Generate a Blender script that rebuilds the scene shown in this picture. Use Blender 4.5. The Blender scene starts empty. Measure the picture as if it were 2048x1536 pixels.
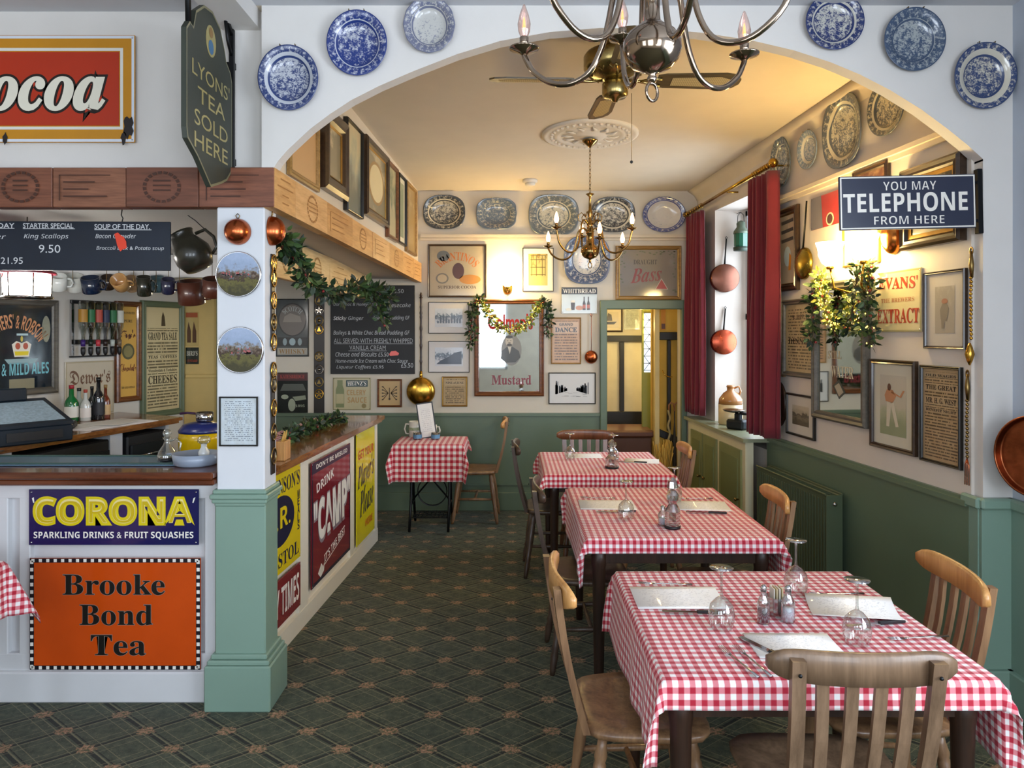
import bpy, math, random
from math import sin, cos, pi, hypot, atan2, sqrt, floor, exp
from mathutils import Vector, Matrix, noise
S = bpy.context.scene
C = S.collection
random.seed(11)
# ------------------------------------------------------------ camera, world, light, exposure
F, CX, CY, EYE = 1450.0, 1024.0, 668.0, 1.65
cam = bpy.data.cameras.new('camera'); cam_o = bpy.data.objects.new('camera', cam); C.objects.link(cam_o)
cam.sensor_width = 36; cam.lens = F / 2048 * 36; cam.shift_y = (CY - 768) / 2048; cam.clip_start = .02
cam_o.location = (0, 0, EYE); cam_o.rotation_euler = (pi / 2, 0, 0); S.camera = cam_o
S.view_settings.view_transform = 'Standard'; S.view_settings.look = 'None'
S.view_settings.gamma = 1; S.view_settings.use_curve_mapping = False
S.view_settings.exposure = 0.35
w = bpy.data.worlds.new('sky'); S.world = w; w.use_nodes = True
bg = w.node_tree.nodes['Background']; bg.inputs[0].default_value = (.72, .84, 1, 1); bg.inputs[1].default_value = 1.6
S.cycles.max_bounces = 7; S.cycles.diffuse_bounces = 4; S.cycles.glossy_bounces = 3
S.cycles.transparent_max_bounces = 14; S.cycles.transmission_bounces = 3
S.cycles.sample_clamp_indirect = 4; S.cycles.caustics_reflective = False; S.cycles.caustics_refractive = False
def area(name, loc, rot, sx, sy, power, col):
    l = bpy.data.lights.new(name, 'AREA'); l.shape = 'RECTANGLE'; l.size = sx; l.size_y = sy; l.energy = power; l.color = col
    o = bpy.data.objects.new(name, l); C.objects.link(o); o.location = loc; o.rotation_euler = rot; return o
def point(name, loc, power, col, r=.05):
    l = bpy.data.lights.new(name, 'POINT'); l.energy = power; l.color = col; l.shadow_soft_size = r
    o = bpy.data.objects.new(name, l); C.objects.link(o); o.location = loc; return o
COOL = (.80, .89, 1); WARM = (1, .74, .38)
area('street_window_light', (1.25, -1.93, 1.75), (pi / 2, 0, 0), 1.2, 1.6, 54, COOL)          # the shop windows behind the photographer
area('street_window_light', (-.75, -1.93, 1.75), (pi / 2, 0, 0), 1.2, 1.6, 34, COOL)
area('street_window_light', (-2.75, -1.93, 1.75), (pi / 2, 0, 0), 1.2, 1.6, 26, COOL)
area('street_window_light', (2.42, .25, 1.75), (0, pi / 2, 0), 1.5, 2.1, 112, COOL)                 # the window in the right wall beside the photographer
area('side_window_light', (2.42, 5.82, 1.85), (0, pi / 2, 0), 1.5, 1.0, 40, (.82, .90, 1))    # the curtained window on the right
point('passage_light', (1.45, 7.6, 1.75), 34, (1, .78, .35), .12)
point('kitchen_light', (-2.75, 7.6, 1.9), 34, (1, .84, .5), .12)

# ------------------------------------------------------------ shader helpers
def lin(h):
    if not isinstance(h, str): return h
    h = h.lstrip('#'); o = []
    for i in (0, 2, 4):
        c = int(h[i:i + 2], 16) / 255; o.append(c / 12.92 if c < .04045 else ((c + .055) / 1.055) ** 2.4)
    return (*o, 1)
class T:
    def __init__(s, name):
        s.m = bpy.data.materials.new(name); s.m.use_nodes = True; s.t = s.m.node_tree; s.t.nodes.clear()
        s.out = s.t.nodes.new('ShaderNodeOutputMaterial'); s.b = s.t.nodes.new('ShaderNodeBsdfPrincipled'); s.L(s.b.outputs[0], s.out.inputs[0])
    def L(s, a, b): s.t.links.new(a, b)
    def put(s, sock, v):
        if v is None: return
        if isinstance(v, bpy.types.NodeSocket): s.L(v, sock)
        elif isinstance(v, str): sock.default_value = lin(v)
        else: sock.default_value = v
    def N(s, ty, **k):
        n = s.t.nodes.new('ShaderNode' + ty)
        for a, v in k.items():
            if a[0] == '_': setattr(n, a[1:], v)
            else: s.put(n.inputs[int(a[1:])] if a[0] == 'i' and a[1:].isdigit() else n.inputs[a.replace('_', ' ')], v)
        return n
    def m_(s, op, a, b=None, c=None):
        n = s.t.nodes.new('ShaderNodeMath'); n.operation = op
        for i, v in enumerate((a, b, c)): s.put(n.inputs[i], v)
        return n.outputs[0]
    def mix(s, f, a, b, bt='MIX'):
        n = s.t.nodes.new('ShaderNodeMixRGB'); n.blend_type = bt; s.put(n.inputs[0], f); s.put(n.inputs[1], lin(a) if isinstance(a, str) else a); s.put(n.inputs[2], lin(b) if isinstance(b, str) else b); return n.outputs[0]
    def ramp(s, f, stops, const=False):
        n = s.t.nodes.new('ShaderNodeValToRGB'); e = n.color_ramp.elements
        while len(e) < len(stops): e.new(.5)
        for i, (p, c) in enumerate(stops): e[i].position = p; e[i].color = lin(c)
        if const: n.color_ramp.interpolation = 'CONSTANT'
        s.put(n.inputs[0], f); return n.outputs[0]
    def noise(s, vec, scale, detail=3, rough=.5, out=0):
        n = s.N('TexNoise', Scale=scale, Detail=detail, Roughness=rough); s.put(n.inputs['Vector'], vec); return n.outputs[out]
    def coord(s, k='Object'): return s.N('TexCoord').outputs[k]
    def mapv(s, vec, loc=(0, 0, 0), sc=(1, 1, 1), rot=(0, 0, 0)):
        n = s.N('Mapping'); s.put(n.inputs[0], vec); n.inputs[1].default_value = loc; n.inputs[2].default_value = rot; n.inputs[3].default_value = sc; return n.outputs[0]
    def xyz(s, vec):
        n = s.N('SeparateXYZ'); s.put(n.inputs[0], vec); return n.outputs
    def vec(s, x, y, z=0.0):
        n = s.N('CombineXYZ'); s.put(n.inputs[0], x); s.put(n.inputs[1], y); s.put(n.inputs[2], z); return n.outputs[0]
    def set(s, col=None, rough=.5, metal=0, spec=None, coat=0, bump=None, bd=.002, bs=.5, emis=None, es=0, sheen=0):
        s.put(s.b.inputs['Base Color'], col); s.put(s.b.inputs['Roughness'], rough); s.put(s.b.inputs['Metallic'], metal)
        if spec is not None: s.b.inputs['Specular IOR Level'].default_value = spec
        if coat: s.b.inputs['Coat Weight'].default_value = coat; s.b.inputs['Coat Roughness'].default_value = .06
        if sheen: s.b.inputs['Sheen Weight'].default_value = sheen
        if emis is not None: s.put(s.b.inputs['Emission Color'], emis); s.b.inputs['Emission Strength'].default_value = es
        if bump is not None:
            n = s.N('Bump', Strength=bs, Distance=bd); s.L(bump, n.inputs['Height']); s.L(n.outputs[0], s.b.inputs['Normal'])
        return s.m
CACHE = {}
def cached(fn):
    def g(*a, **k):
        key = (fn.__name__, repr(a), repr(sorted(k.items())))
        if key not in CACHE: CACHE[key] = fn(*a, **k)
        return CACHE[key]
    return g
@cached
def paint(col, rough=.5, metal=0, var=.06, vs=6, bump=0, bs=60, coat=0, spec=None, name='paint'):
    t = T(name); co = t.coord(); c = lin(col)
    n = t.noise(co, vs, 4); f = t.m_('MULTIPLY', n, 1)
    d = (*[x * (1 - var) for x in c[:3]], 1); l = (*[min(1, x * (1 + var)) for x in c[:3]], 1)
    colr = t.ramp(f, [(.3, d), (.7, l)])
    b = t.noise(co, bs, 3) if bump else None
    return t.set(colr, rough, metal, spec, coat, b, bump or .001)
@cached
def wood(c1, c2, scale=1.0, axis='z', rough=.45, coat=0, name='wood'):
    t = T(name); co = t.coord()
    sc = {'x': (.09, 1, 1), 'y': (1, .09, 1), 'z': (1, 1, .09)}[axis]
    v = t.mapv(co, sc=tuple(q * scale for q in sc))
    n = t.noise(v, 22, 6, .62); n2 = t.noise(t.mapv(co, sc=tuple(q * scale for q in sc)), 90, 3, .7)
    f = t.m_('ADD', t.m_('MULTIPLY', n, .75), t.m_('MULTIPLY', n2, .3))
    c = t.ramp(f, [(.34, c1), (.66, c2)])
    return t.set(c, rough, coat=coat, bump=n2, bd=.0006, bs=.4)
@cached
def metal(col, rough=.25, dent=0, name='metal', dirt=.25):
    t = T(name); co = t.coord(); n = t.noise(co, 9, 5, .6); c = lin(col)
    d = (*[x * (1 - dirt) for x in c[:3]], 1)
    r = t.m_('MULTIPLY_ADD', n, .25, rough - .1)
    return t.set(t.ramp(n, [(.35, d), (.62, c)]), r, 1, bump=t.noise(co, 14, 2) if dent else None, bd=dent or .001)
@cached
def glow(col, st, name='lit_glass'):
    t = T(name); return t.set(lin(col), .4, emis=lin(col), es=st)
@cached
def glass(tint='FFFFFF', refl=.09, name='clear_glass', dens=.04):
    t = T(name); t.t.nodes.remove(t.b)
    tr = t.N('BsdfTransparent', Color=lin(tint)); gl = t.N('BsdfGlossy', Roughness=.03)
    lw = t.N('LayerWeight', Blend=.28); f = t.m_('MULTIPLY_ADD', lw.outputs['Facing'], .75, refl); f.node.use_clamp = True
    mx = t.N('MixShader'); t.L(f, mx.inputs[0]); t.L(tr.outputs[0], mx.inputs[1]); t.L(gl.outputs[0], mx.inputs[2]); t.L(mx.outputs[0], t.out.inputs[0]); return t.m
@cached
def gingham(red='B4102C', per=.03):
    t = T('red_gingham_cotton'); u = t.N('UVMap').outputs[0]; x = t.xyz(u)
    def st(a):
        f = t.m_('FRACT', t.m_('DIVIDE', a, per)); d = t.m_('ABSOLUTE', t.m_('SUBTRACT', f, .5)); g = t.m_('MULTIPLY_ADD', t.m_('SUBTRACT', .25, d), 14, .5); g.node.use_clamp = True; return g
    s = t.m_('MULTIPLY', t.m_('ADD', st(x[0]), st(x[1])), .5)
    c = t.ramp(s, [(0, 'F0ECEA'), (.5, 'D98088'), (1, red)])
    wv = t.noise(u, 900, 2)
    c = t.mix(.12, c, t.ramp(wv, [(.3, 'B0A8A8'), (.7, 'FFFFFF')]), 'MULTIPLY')
    m = t.set(c, .85, bump=wv, bd=.0006, sheen=.15); return m
@cached
def art(seed, stops, a=1.0, b=.6, c=0.0, ns=4.0, sx=1.0, sy=1.0, detail=6, rough=.55, gloss=.45, coat=.25):
    """flat printed picture, or a reflection painted into a mirror: tone = a*height + b*noise + c*distance from the middle"""
    t = T('print_ink'); u = t.N('UVMap').outputs[0]; x = t.xyz(u)
    n = t.noise(t.mapv(u, loc=(seed * 3.7, seed * 1.9, seed), sc=(sx, sy, 1)), ns, detail, rough)
    dx = t.m_('SUBTRACT', x[0], .5); dy = t.m_('SUBTRACT', x[1], .5)
    r = t.m_('SQRT', t.m_('ADD', t.m_('MULTIPLY', dx, dx), t.m_('MULTIPLY', dy, dy)))
    f = t.m_('ADD', t.m_('ADD', t.m_('MULTIPLY', x[1], a), t.m_('MULTIPLY', t.m_('SUBTRACT', n, .5), b * 2)), t.m_('MULTIPLY', r, c))
    return t.set(t.ramp(f, stops), gloss, coat=coat)
@cached
def billtext(seed, paper, ink, rows=26, margin=.08, dens=.45):
    """rows of small print on paper"""
    t = T('letterpress_print'); u = t.N('UVMap').outputs[0]; x = t.xyz(u)
    rv = t.m_('MULTIPLY', x[1], float(rows)); fr = t.m_('FRACT', rv); ri = t.m_('FLOOR', rv)
    n = t.noise(t.vec(t.m_('MULTIPLY', x[0], 28.0), t.m_('MULTIPLY_ADD', ri, 3.71, seed * 5.3), 0.0), 1.0, 2)
    rn = t.noise(t.vec(0.0, t.m_('MULTIPLY_ADD', ri, 1.37, seed * 2.1), 0.0), 1.0, 1)
    on = t.m_('GREATER_THAN', n, dens); half = t.m_('LESS_THAN', fr, t.m_('MULTIPLY_ADD', rn, .5, .22))
    ex = t.m_('LESS_THAN', t.m_('ABSOLUTE', t.m_('SUBTRACT', x[0], .5)), t.m_('MULTIPLY_ADD', rn, .12, .5 - margin - .06))
    ey = t.m_('LESS_THAN', t.m_('ABSOLUTE', t.m_('SUBTRACT', x[1], .5)), .5 - margin * .6)
    f = t.m_('MULTIPLY', t.m_('MULTIPLY', on, half), t.m_('MULTIPLY', ex, ey))
    pn = t.noise(u, 5, 4); p = t.mix(0.0 if paper[:2] >= 'E9' else .35, paper, t.ramp(pn, [(.3, 'C8B48C'), (.7, 'FFFFFF')]), 'MULTIPLY')
    return t.set(t.mix(t.m_('MULTIPLY', f, .82), p, ink), .5, coat=.2)
@cached
def china(blue, white, a, b, rim=.70, ring=.60, seed=1, dens=.5, fine=30.0, flip=False):
    """transfer-printed blue and white pattern in the plate's own axes"""
    t = T('transfer_printed_china'); co = t.coord(); v = t.mapv(co, sc=(1 / a, 1, 1 / b)); x = t.xyz(v)
    r = t.m_('SQRT', t.m_('ADD', t.m_('MULTIPLY', x[0], x[0]), t.m_('MULTIPLY', x[2], x[2])))
    ang = t.m_('ARCTAN2', x[2], x[0])
    n1 = t.noise(t.mapv(v, loc=(seed, 0, seed * 2.3)), 5.5, 7, .72); n1 = t.m_('ADD', t.m_('MULTIPLY', n1, .62), t.m_('MULTIPLY', t.noise(t.mapv(v, loc=(seed * 7, 0, seed), sc=(1, 1, 1.7)), 17, 4, .6), .38))
    rb = t.noise(t.mapv(v, loc=(seed * 4, 0, 0)), 15, 5, .7)
    bl = lin(blue); wh = lin(white); mid = tuple(bl[i] * .6 + wh[i] * .4 for i in range(3)) + (1,)
    pale = tuple(bl[i] * .12 + wh[i] * .88 for i in range(3)) + (1,)
    sc = t.ramp(t.m_('ADD', n1, t.m_('MULTIPLY', x[2], .06)), [(.0, blue), (dens - .05, blue), (dens, mid), (dens + .035, pale), (1, white)])
    wave = t.m_('MULTIPLY', t.m_('SINE', t.m_('MULTIPLY', ang, 22.0)), .045)
    rimc = t.ramp(t.m_('ADD', rb, wave), [(0, blue), (.50, blue), (.56, mid), (.66, white), (1, white)])
    whr = t.m_('MULTIPLY', t.m_('GREATER_THAN', r, ring), t.m_('LESS_THAN', r, rim))
    bring = t.m_('MULTIPLY', t.m_('GREATER_THAN', r, ring - .055), t.m_('LESS_THAN', r, ring))
    c = t.mix(t.m_('GREATER_THAN', r, rim), sc, rimc if not flip else sc)
    c = t.mix(whr, c, wh); c = t.mix(bring, c, bl)
    c = t.mix(t.m_('GREATER_THAN', r, .965), c, bl)
    return t.set(c, .22, coat=.5)
@cached
def carpet():
    t = T('patterned_carpet'); co = t.coord(); x = t.xyz(co)
    wob = t.noise(co, 60, 2)
    X = t.m_('DIVIDE', t.m_('ADD', x[0], t.m_('MULTIPLY', wob, .006)), .338); Y = t.m_('DIVIDE', x[1], .262)
    def tri(a, off=0.0):
        f = t.m_('FRACT', t.m_('ADD', a, 100.5 + off)); return t.m_('SUBTRACT', f, .5)
    p = tri(t.m_('ADD', X, Y)); q = tri(t.m_('SUBTRACT', X, Y)); ap = t.m_('ABSOLUTE', p); aq = t.m_('ABSOLUTE', q)
    def band(a, c0, hw): return t.m_('LESS_THAN', t.m_('ABSOLUTE', t.m_('SUBTRACT', a, c0)), hw)
    def orr(*s):
        r = s[0]
        for k in s[1:]: r = t.m_('MAXIMUM', r, k)
        return r
    fib = t.noise(co, 420, 2); blot = t.noise(co, 26, 4, .7)
    base = t.ramp(blot, [(.3, '363D31'), (.52, '4C5444'), (.62, '565C49'), (.72, '6A6852')])
    sprig = t.ramp(t.noise(co, 48, 5, .8), [(.60, 'FFFFFF'), (.66, 'FFFFFF')])
    darkl = orr(band(ap, 0.0, .035), band(aq, 0.0, .035), band(p, .1, .012), band(q, -.1, .012))
    lite = orr(band(p, .055, .014), band(q, .055, .014), band(ap, .25, .007), band(aq, .25, .007), band(p, -.085, .010), band(q, -.085, .010))
    fx = t.m_('ABSOLUTE', t.m_('SUBTRACT', ap, .25)); spr = t.m_('MULTIPLY', t.m_('GREATER_THAN', t.noise(co, 70, 4, .8), .60), t.m_('LESS_THAN', fx, .16))
    base = t.mix(t.m_('MULTIPLY', spr, .55), base, '8A8466')
    c = t.mix(t.m_('MULTIPLY', darkl, .85), base, '161A18')
    c = t.mix(t.m_('MULTIPLY', lite, t.m_('MULTIPLY_ADD', fib, .7, .3)), c, '8F8768')
    # flower sprays on alternate crossings
    ux = t.m_('MULTIPLY', t.m_('ADD', p, q), .5); uy = t.m_('MULTIPLY', t.m_('SUBTRACT', p, q), .5)
    r = t.m_('SQRT', t.m_('ADD', t.m_('MULTIPLY', p, p), t.m_('MULTIPLY', q, q)))
    rr = t.m_('ADD', r, t.m_('MULTIPLY', t.m_('SUBTRACT', t.noise(co, 55, 4, .8), .5), .40))
    fl = t.m_('LESS_THAN', rr, .155)
    fcol = t.ramp(t.noise(co, 75, 3, .7), [(.38, '50553C'), (.46, '6E6A4A'), (.52, 'A87C64'), (.60, 'B08C6C'), (.7, 'CDB094')])
    c = t.mix(fl, c, fcol)
    c = t.mix(.5, c, t.ramp(fib, [(.3, '9A9A9A'), (.7, 'FFFFFF')]), 'MULTIPLY')
    return t.set(c, .95, spec=.1, bump=fib, bd=.003, bs=.6, sheen=.1)

# ------------------------------------------------------------ mesh helpers
class MB:
    def __init__(s): s.v = []; s.f = []; s.uv = []; s.sm = []; s.mi = []; s.X = Matrix.Identity(4); s.cm = 0
    def add(s, vs, fs, smooth=False, uvs=None):
        b = len(s.v); s.v += [tuple(s.X @ Vector(p)) for p in vs]
        for i, f in enumerate(fs):
            s.f.append(tuple(b + k for k in f)); s.sm.append(smooth); s.mi.append(s.cm)
            s.uv.append(uvs[i] if uvs else [(0, 0)] * len(f))
        return s
    def box(s, c, d, bev=0):
        x, y, z = c; a, b, e = d[0] / 2, d[1] / 2, d[2] / 2
        if not bev:
            vs = [(x + i * a, y + j * b, z + k * e) for i in (-1, 1) for j in (-1, 1) for k in (-1, 1)]
            uq = [[(0, 0), (0, 1), (1, 1), (1, 0)]] * 6
            return s.add(vs, [(0, 1, 3, 2), (4, 6, 7, 5), (0, 4, 5, 1), (2, 3, 7, 6), (0, 2, 6, 4), (1, 5, 7, 3)])
        bev = min(bev, a * .49, b * .49, e * .49); vs = []; ix = {}
        for i in (-1, 1):
            for j in (-1, 1):
                for k in (-1, 1):
                    for ax in range(3):
                        p = [a - bev, b - bev, e - bev]; p[ax] = (a, b, e)[ax]
                        ix[i, j, k, ax] = len(vs); vs.append((x + i * p[0], y + j * p[1], z + k * p[2]))
        fs = []
        for sg in (-1, 1):
            o = [(-1, -1), (1, -1), (1, 1), (-1, 1)]
            fx = [ix[sg, u, v, 0] for u, v in o]; fy = [ix[u, sg, v, 1] for u, v in o]; fz = [ix[u, v, sg, 2] for u, v in o]
            fs += [fx if sg > 0 else fx[::-1], fy[::-1] if sg > 0 else fy, fz if sg > 0 else fz[::-1]]
        for u in (-1, 1):
            for v in (-1, 1):
                fs.append((ix[u, v, -1, 0], ix[u, v, 1, 0], ix[u, v, 1, 1], ix[u, v, -1, 1]))
                fs.append((ix[u, -1, v, 0], ix[u, 1, v, 0], ix[u, 1, v, 2], ix[u, -1, v, 2]))
                fs.append((ix[-1, u, v, 1], ix[1, u, v, 1], ix[1, u, v, 2], ix[-1, u, v, 2]))
                for k in (-1, 1): fs.append((ix[u, v, k, 0], ix[u, v, k, 1], ix[u, v, k, 2]))
        return s.add(vs, fs)
    def loft(s, loops, closed=True, cap0=False, cap1=False, smooth=True, uvf=None):
        n = len(loops[0]); vs = [p for l in loops for p in l]; fs = []; uvs = []
        for i in range(len(loops) - 1):
            for j in range(n if closed else n - 1):
                k = (j + 1) % n; fs.append((i * n + j, i * n + k, (i + 1) * n + k, (i + 1) * n + j))
                if uvf: uvs.append([uvf(i, j), uvf(i, j + 1), uvf(i + 1, j + 1), uvf(i + 1, j)])
        if cap0: fs.append(tuple(range(n))[::-1]); uvs.append([(0, 0)] * n)
        if cap1: fs.append(tuple((len(loops) - 1) * n + j for j in range(n))); uvs.append([(0, 0)] * n)
        return s.add(vs, fs, smooth, uvs if uvf else None)
    def lathe(s, prof, n=20, c=(0, 0, 0), smooth=True, cap0=True, cap1=True):
        L = [[(c[0] + r * cos(2 * pi * j / n), c[1] + r * sin(2 * pi * j / n), c[2] + z) for j in range(n)] for r, z in prof]
        return s.loft(L, True, cap0 and prof[0][0] > 1e-5, cap1 and prof[-1][0] > 1e-5, smooth)
    def tube(s, path, r, n=8, closed=False, smooth=True, flat=1.0):
        P = [Vector(p) for p in path]; m = len(P); L = []; up = Vector((0, 0, 1)); pn = None
        for i, p in enumerate(P):
            d = (P[(i + 1) % m] - P[i - 1]) if closed else (P[min(i + 1, m - 1)] - P[max(i - 1, 0)])
            d = d.normalized() if d.length > 1e-9 else Vector((0, 0, 1))
            if pn is None: a = d.cross(up if abs(d.z) < .9 else Vector((1, 0, 0))).normalized()
            else: a = (pn - d * pn.dot(d)).normalized()
            pn = a; b = d.cross(a); rr = r[i] if isinstance(r, (list, tuple)) else r
            L.append([tuple(p + a * rr * cos(2 * pi * j / n) + b * rr * flat * sin(2 * pi * j / n)) for j in range(n)])
        if closed: L.append(L[0])
        return s.loft(L, True, not closed, not closed, smooth)
    def prism(s, poly, y0, y1, smooth=False):
        n = len(poly); a = [(x, y0, z) for x, z in poly]; b = [(x, y1, z) for x, z in poly]
        s.add(a + b, [tuple(range(n)), tuple(range(n, 2 * n))[::-1]] + [(i, i + n, (i + 1) % n + n, (i + 1) % n) for i in range(n)], smooth); return s
    def quad(s, x0, z0, x1, z1, y=0.0):
        return s.add([(x0, y, z0), (x1, y, z0), (x1, y, z1), (x0, y, z1)], [(0, 1, 2, 3)], False, [[(0, 0), (1, 0), (1, 1), (0, 1)]])
    def poly(s, pts, y=0.0):
        xs = [p[0] for p in pts]; zs = [p[1] for p in pts]; w_ = max(xs) - min(xs) or 1; h_ = max(zs) - min(zs) or 1
        return s.add([(x, y, z) for x, z in pts], [tuple(range(len(pts)))], False, [[((x - min(xs)) / w_, (z - min(zs)) / h_) for x, z in pts]])
    def frame(s, w, h, prof):
        L = [[(-(w / 2 - t), y, -(h / 2 - t)), (w / 2 - t, y, -(h / 2 - t)), (w / 2 - t, y, h / 2 - t), (-(w / 2 - t), y, h / 2 - t)] for t, y in prof]
        return s.loft(L, True, smooth=False)
    def ovals(s, a, b, prof, n=44, ex=2.0, wav=0, wn=12, smooth=True, cap=True):
        def pt(k, q):
            th = 2 * pi * k / n; c_, s_ = cos(th), sin(th); g = (abs(c_) ** ex + abs(s_) ** ex) ** (-1 / ex) * (1 + wav * cos(wn * th))
            return g * c_ * a * q, g * s_ * b * q
        L = [[(pt(k, q)[0], y, pt(k, q)[1]) for k in range(n)] for q, y in prof]
        return s.loft(L, True, False, cap and prof[-1][0] > .001, smooth)
    def build(s, name, mats, parent=None, loc=None, rot=None, **props):
        me = bpy.data.meshes.new(name); me.from_pydata(s.v, [], s.f)
        if any(any(q != (0, 0) for q in f) for f in s.uv):
            ul = me.uv_layers.new(name='UVMap'); flat = [c for f in s.uv for p in f for c in p]; ul.data.foreach_set('uv', flat)
        me.polygons.foreach_set('use_smooth', s.sm)
        for m in (mats if isinstance(mats, (list, tuple)) else [mats]): me.materials.append(m)
        if any(s.mi): me.polygons.foreach_set('material_index', s.mi)
        me.update(); o = bpy.data.objects.new(name, me); C.objects.link(o)
        if parent: o.parent = parent
        if loc: o.location = loc
        if rot: o.rotation_euler = rot
        for k, v in props.items(): o[k] = v
        return o
def thing(name, label, cat, loc=(0, 0, 0), rz=0.0, group=None, rot=None):
    o = bpy.data.objects.new(name, None); C.objects.link(o); o.empty_display_size = .05
    o.location = loc; o.rotation_euler = rot or (0, 0, rz); o['label'] = label; o['category'] = cat
    if group: o['group'] = group
    return o
def tag(o, label, cat, group=None):
    o['label'] = label; o['category'] = cat
    if group: o['group'] = group
    return o
def dup(root, loc, rz, label=None, group=None):
    r = root.copy(); C.objects.link(r); r.location = loc; r.rotation_euler = (0, 0, rz)
    if label: r['label'] = label
    if group: r['group'] = group
    for ch in list(root.children):
        c = ch.copy(); C.objects.link(c); c.parent = r
        for g in list(ch.children):
            d = g.copy(); C.objects.link(d); d.parent = c
    return r
def struct(name, mb, mat, parent=None, **k):
    o = mb.build(name, mat, parent, **k)
    if parent is None: o['kind'] = 'structure'
    return o
ST = {'b': (0x1D400, 0x1D41A, 0x1D7CE), 'bi': (0x1D468, 0x1D482, 0x1D7CE), 's': (0x1D4D0, 0x1D4EA, 0x1D7CE), 'f': (0x1D56C, 0x1D586, 0x1D7CE), 'sb': (0x1D5D4, 0x1D5EE, 0x1D7EC), 'sbi': (0x1D63C, 0x1D656, 0x1D7EC), 'i': (0x1D434, 0x1D44E, None), 'sl': (0x1D608, 0x1D622, None)}
def styled(s, st):
    if not st: return s
    U, L, D = ST[st]; o = ''
    for a in s:
        if 'A' <= a <= 'Z': o += chr(U + ord(a) - 65)
        elif 'a' <= a <= 'z': o += 'ℎ' if (st == 'i' and a == 'h') else chr(L + ord(a) - 97)
        elif '0' <= a <= '9' and D: o += chr(D + ord(a) - 48)
        else: o += a
    return o
TXT = {}
def textmesh(body, off):
    k = (body, off)
    if k in TXT: return TXT[k]
    cu = bpy.data.curves.new('t', 'FONT'); cu.body = body; cu.size = 1; cu.resolution_u = 3; cu.offset = off
    o = bpy.data.objects.new('t', cu); me = bpy.data.meshes.new_from_object(o)
    V = [(v.co.x, v.co.y) for v in me.vertices]; Fc = [tuple(p.vertices) for p in me.polygons]
    bpy.data.objects.remove(o); bpy.data.curves.remove(cu); bpy.data.meshes.remove(me); TXT[k] = (V, Fc); return TXT[k]
def text(body, parent, x, z, w, h, mat, st=None, y=0.0, off=0.0, name='lettering', arc=0.0, rot=0.0, shear=0.0, persp=0.0, ref=None, taper=0.0):
    """flat lettering fitted into a w x h box centred on (x, z); arc>0 bends it over an arch of that rise"""
    V, Fc = textmesh(styled(body, st), off)
    if not V: return None
    R = textmesh(styled(body, st), ref)[0] if ref is not None else V
    x0 = min(p[0] for p in R); x1 = max(p[0] for p in R); z0 = min(p[1] for p in R); z1 = max(p[1] for p in R)
    sx = w / (x1 - x0); sz = (h / (z1 - z0)) if h else sx; out = []
    for px, pz in V:
        a = (px - (x0 + x1) / 2) * sx; b = (pz - (z0 + z1) / 2) * sz; a += b * shear
        if taper: b *= 1 + taper * a / w
        if arc:
            Rr = (w * w / 8 / arc); th = a / Rr; a2 = (Rr + b) * sin(th); b = (Rr + b) * cos(th) - Rr + arc * .5; a = a2
        c_, s_ = cos(rot), sin(rot); out.append((x + a * c_ - b * s_, y, z + a * s_ + b * c_))
    mb = MB(); mb.add(out, [f for f in Fc]); return mb.build(name, mat, parent)
# ------------------------------------------------------------ walls as planes: X = X0 + k*Y (side walls) or Y = const (frontal)
class Wall:
    def __init__(s, kind, a, k=0.0, rz=0.0, lift=0.0): s.kind, s.a, s.k, s.rz = kind, a, k, rz
    def hit(s, px, py=CY):
        u = (px - CX) / F
        d = s.a if s.kind == 'f' else s.a / (u - s.k)
        return Vector((u * d, d, EYE - (py - CY) / F * d))
BACK = Wall('f', 6.8); FRONT = Wall('f', 3.2); BARF = Wall('f', 3.25)
RIGHT = Wall('s', 2.368, -.0929, -atan2(1, .0929))
BARS = Wall('s', -1.414, .0581, atan2(1, .0581))
UPL = Wall('s', -1.239, .0528, atan2(1, .0528))
BARL = Wall('s', -5.198, .31, atan2(1, .31))
def on_wall(W, x0, y0, x1, y1, lift=0.0):
    """a rectangle on a wall: its middle, width, height, and turn; y0 and y1 are the heights at its middle column"""
    xm = (x0 + x1) / 2; a = W.hit(x0); b = W.hit(x1); wd = (b - a).length; mid = (a + b) / 2
    pxm = CX + F * mid.x / mid.y
    zt = EYE - (y0 - CY) / F * mid.y; zb = EYE - (y1 - CY) / F * mid.y
    n = Vector((sin(W.rz), -cos(W.rz), 0)); c = Vector((mid.x, mid.y, (zt + zb) / 2)) + n * lift
    return c, wd, zt - zb
# ============================================================ materials
WHITE = paint('DDD9D4', .75, bump=.002, bs=18, var=.02, name='white_plaster')
CREAM = paint('D9CBB4', .75, bump=.002, bs=18, var=.03, name='cream_plaster')
CEILM = paint('DACDB8', .85, var=.02, name='ceiling_paint')
YELW = paint('DCC07C', .7, var=.04, name='yellow_plaster')
GREEN = paint('62745F', .38, var=.04, vs=3, name='green_gloss_paint')
GREEN2 = paint('7F9A8B', .4, var=.03, vs=3, name='pale_green_paint')
OLIVE = paint('6E7B5A', .4, var=.05, name='olive_paint')
WPAINT = paint('D3D4D6', .35, var=.02, name='white_gloss_paint')
MAHOG = wood('3A1A0E', '6A3418', 1, 'x', .22, .5, name='mahogany')
MAHOGY = wood('5A2E14', '9A6430', 1, 'y', .22, .5, name='mahogany')
BLACK = paint('15161A', .45, var=.1, name='black_paint')
IRON = paint('17181A', .4, metal=.6, var=.1, name='black_iron')
BRASS = metal('C79A3F', .2, name='brass')
DBRASS = metal('8C7446', .3, name='aged_brass')
CHROME = metal('C9C9CC', .12, name='polished_steel')
COPPER = metal('C0643A', .22, dent=.002, name='copper')
PEWTER = metal('8D857C', .14, name='tarnished_brass')
PAPER = paint('EDEAE4', .6, var=.02, name='paper')
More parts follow.
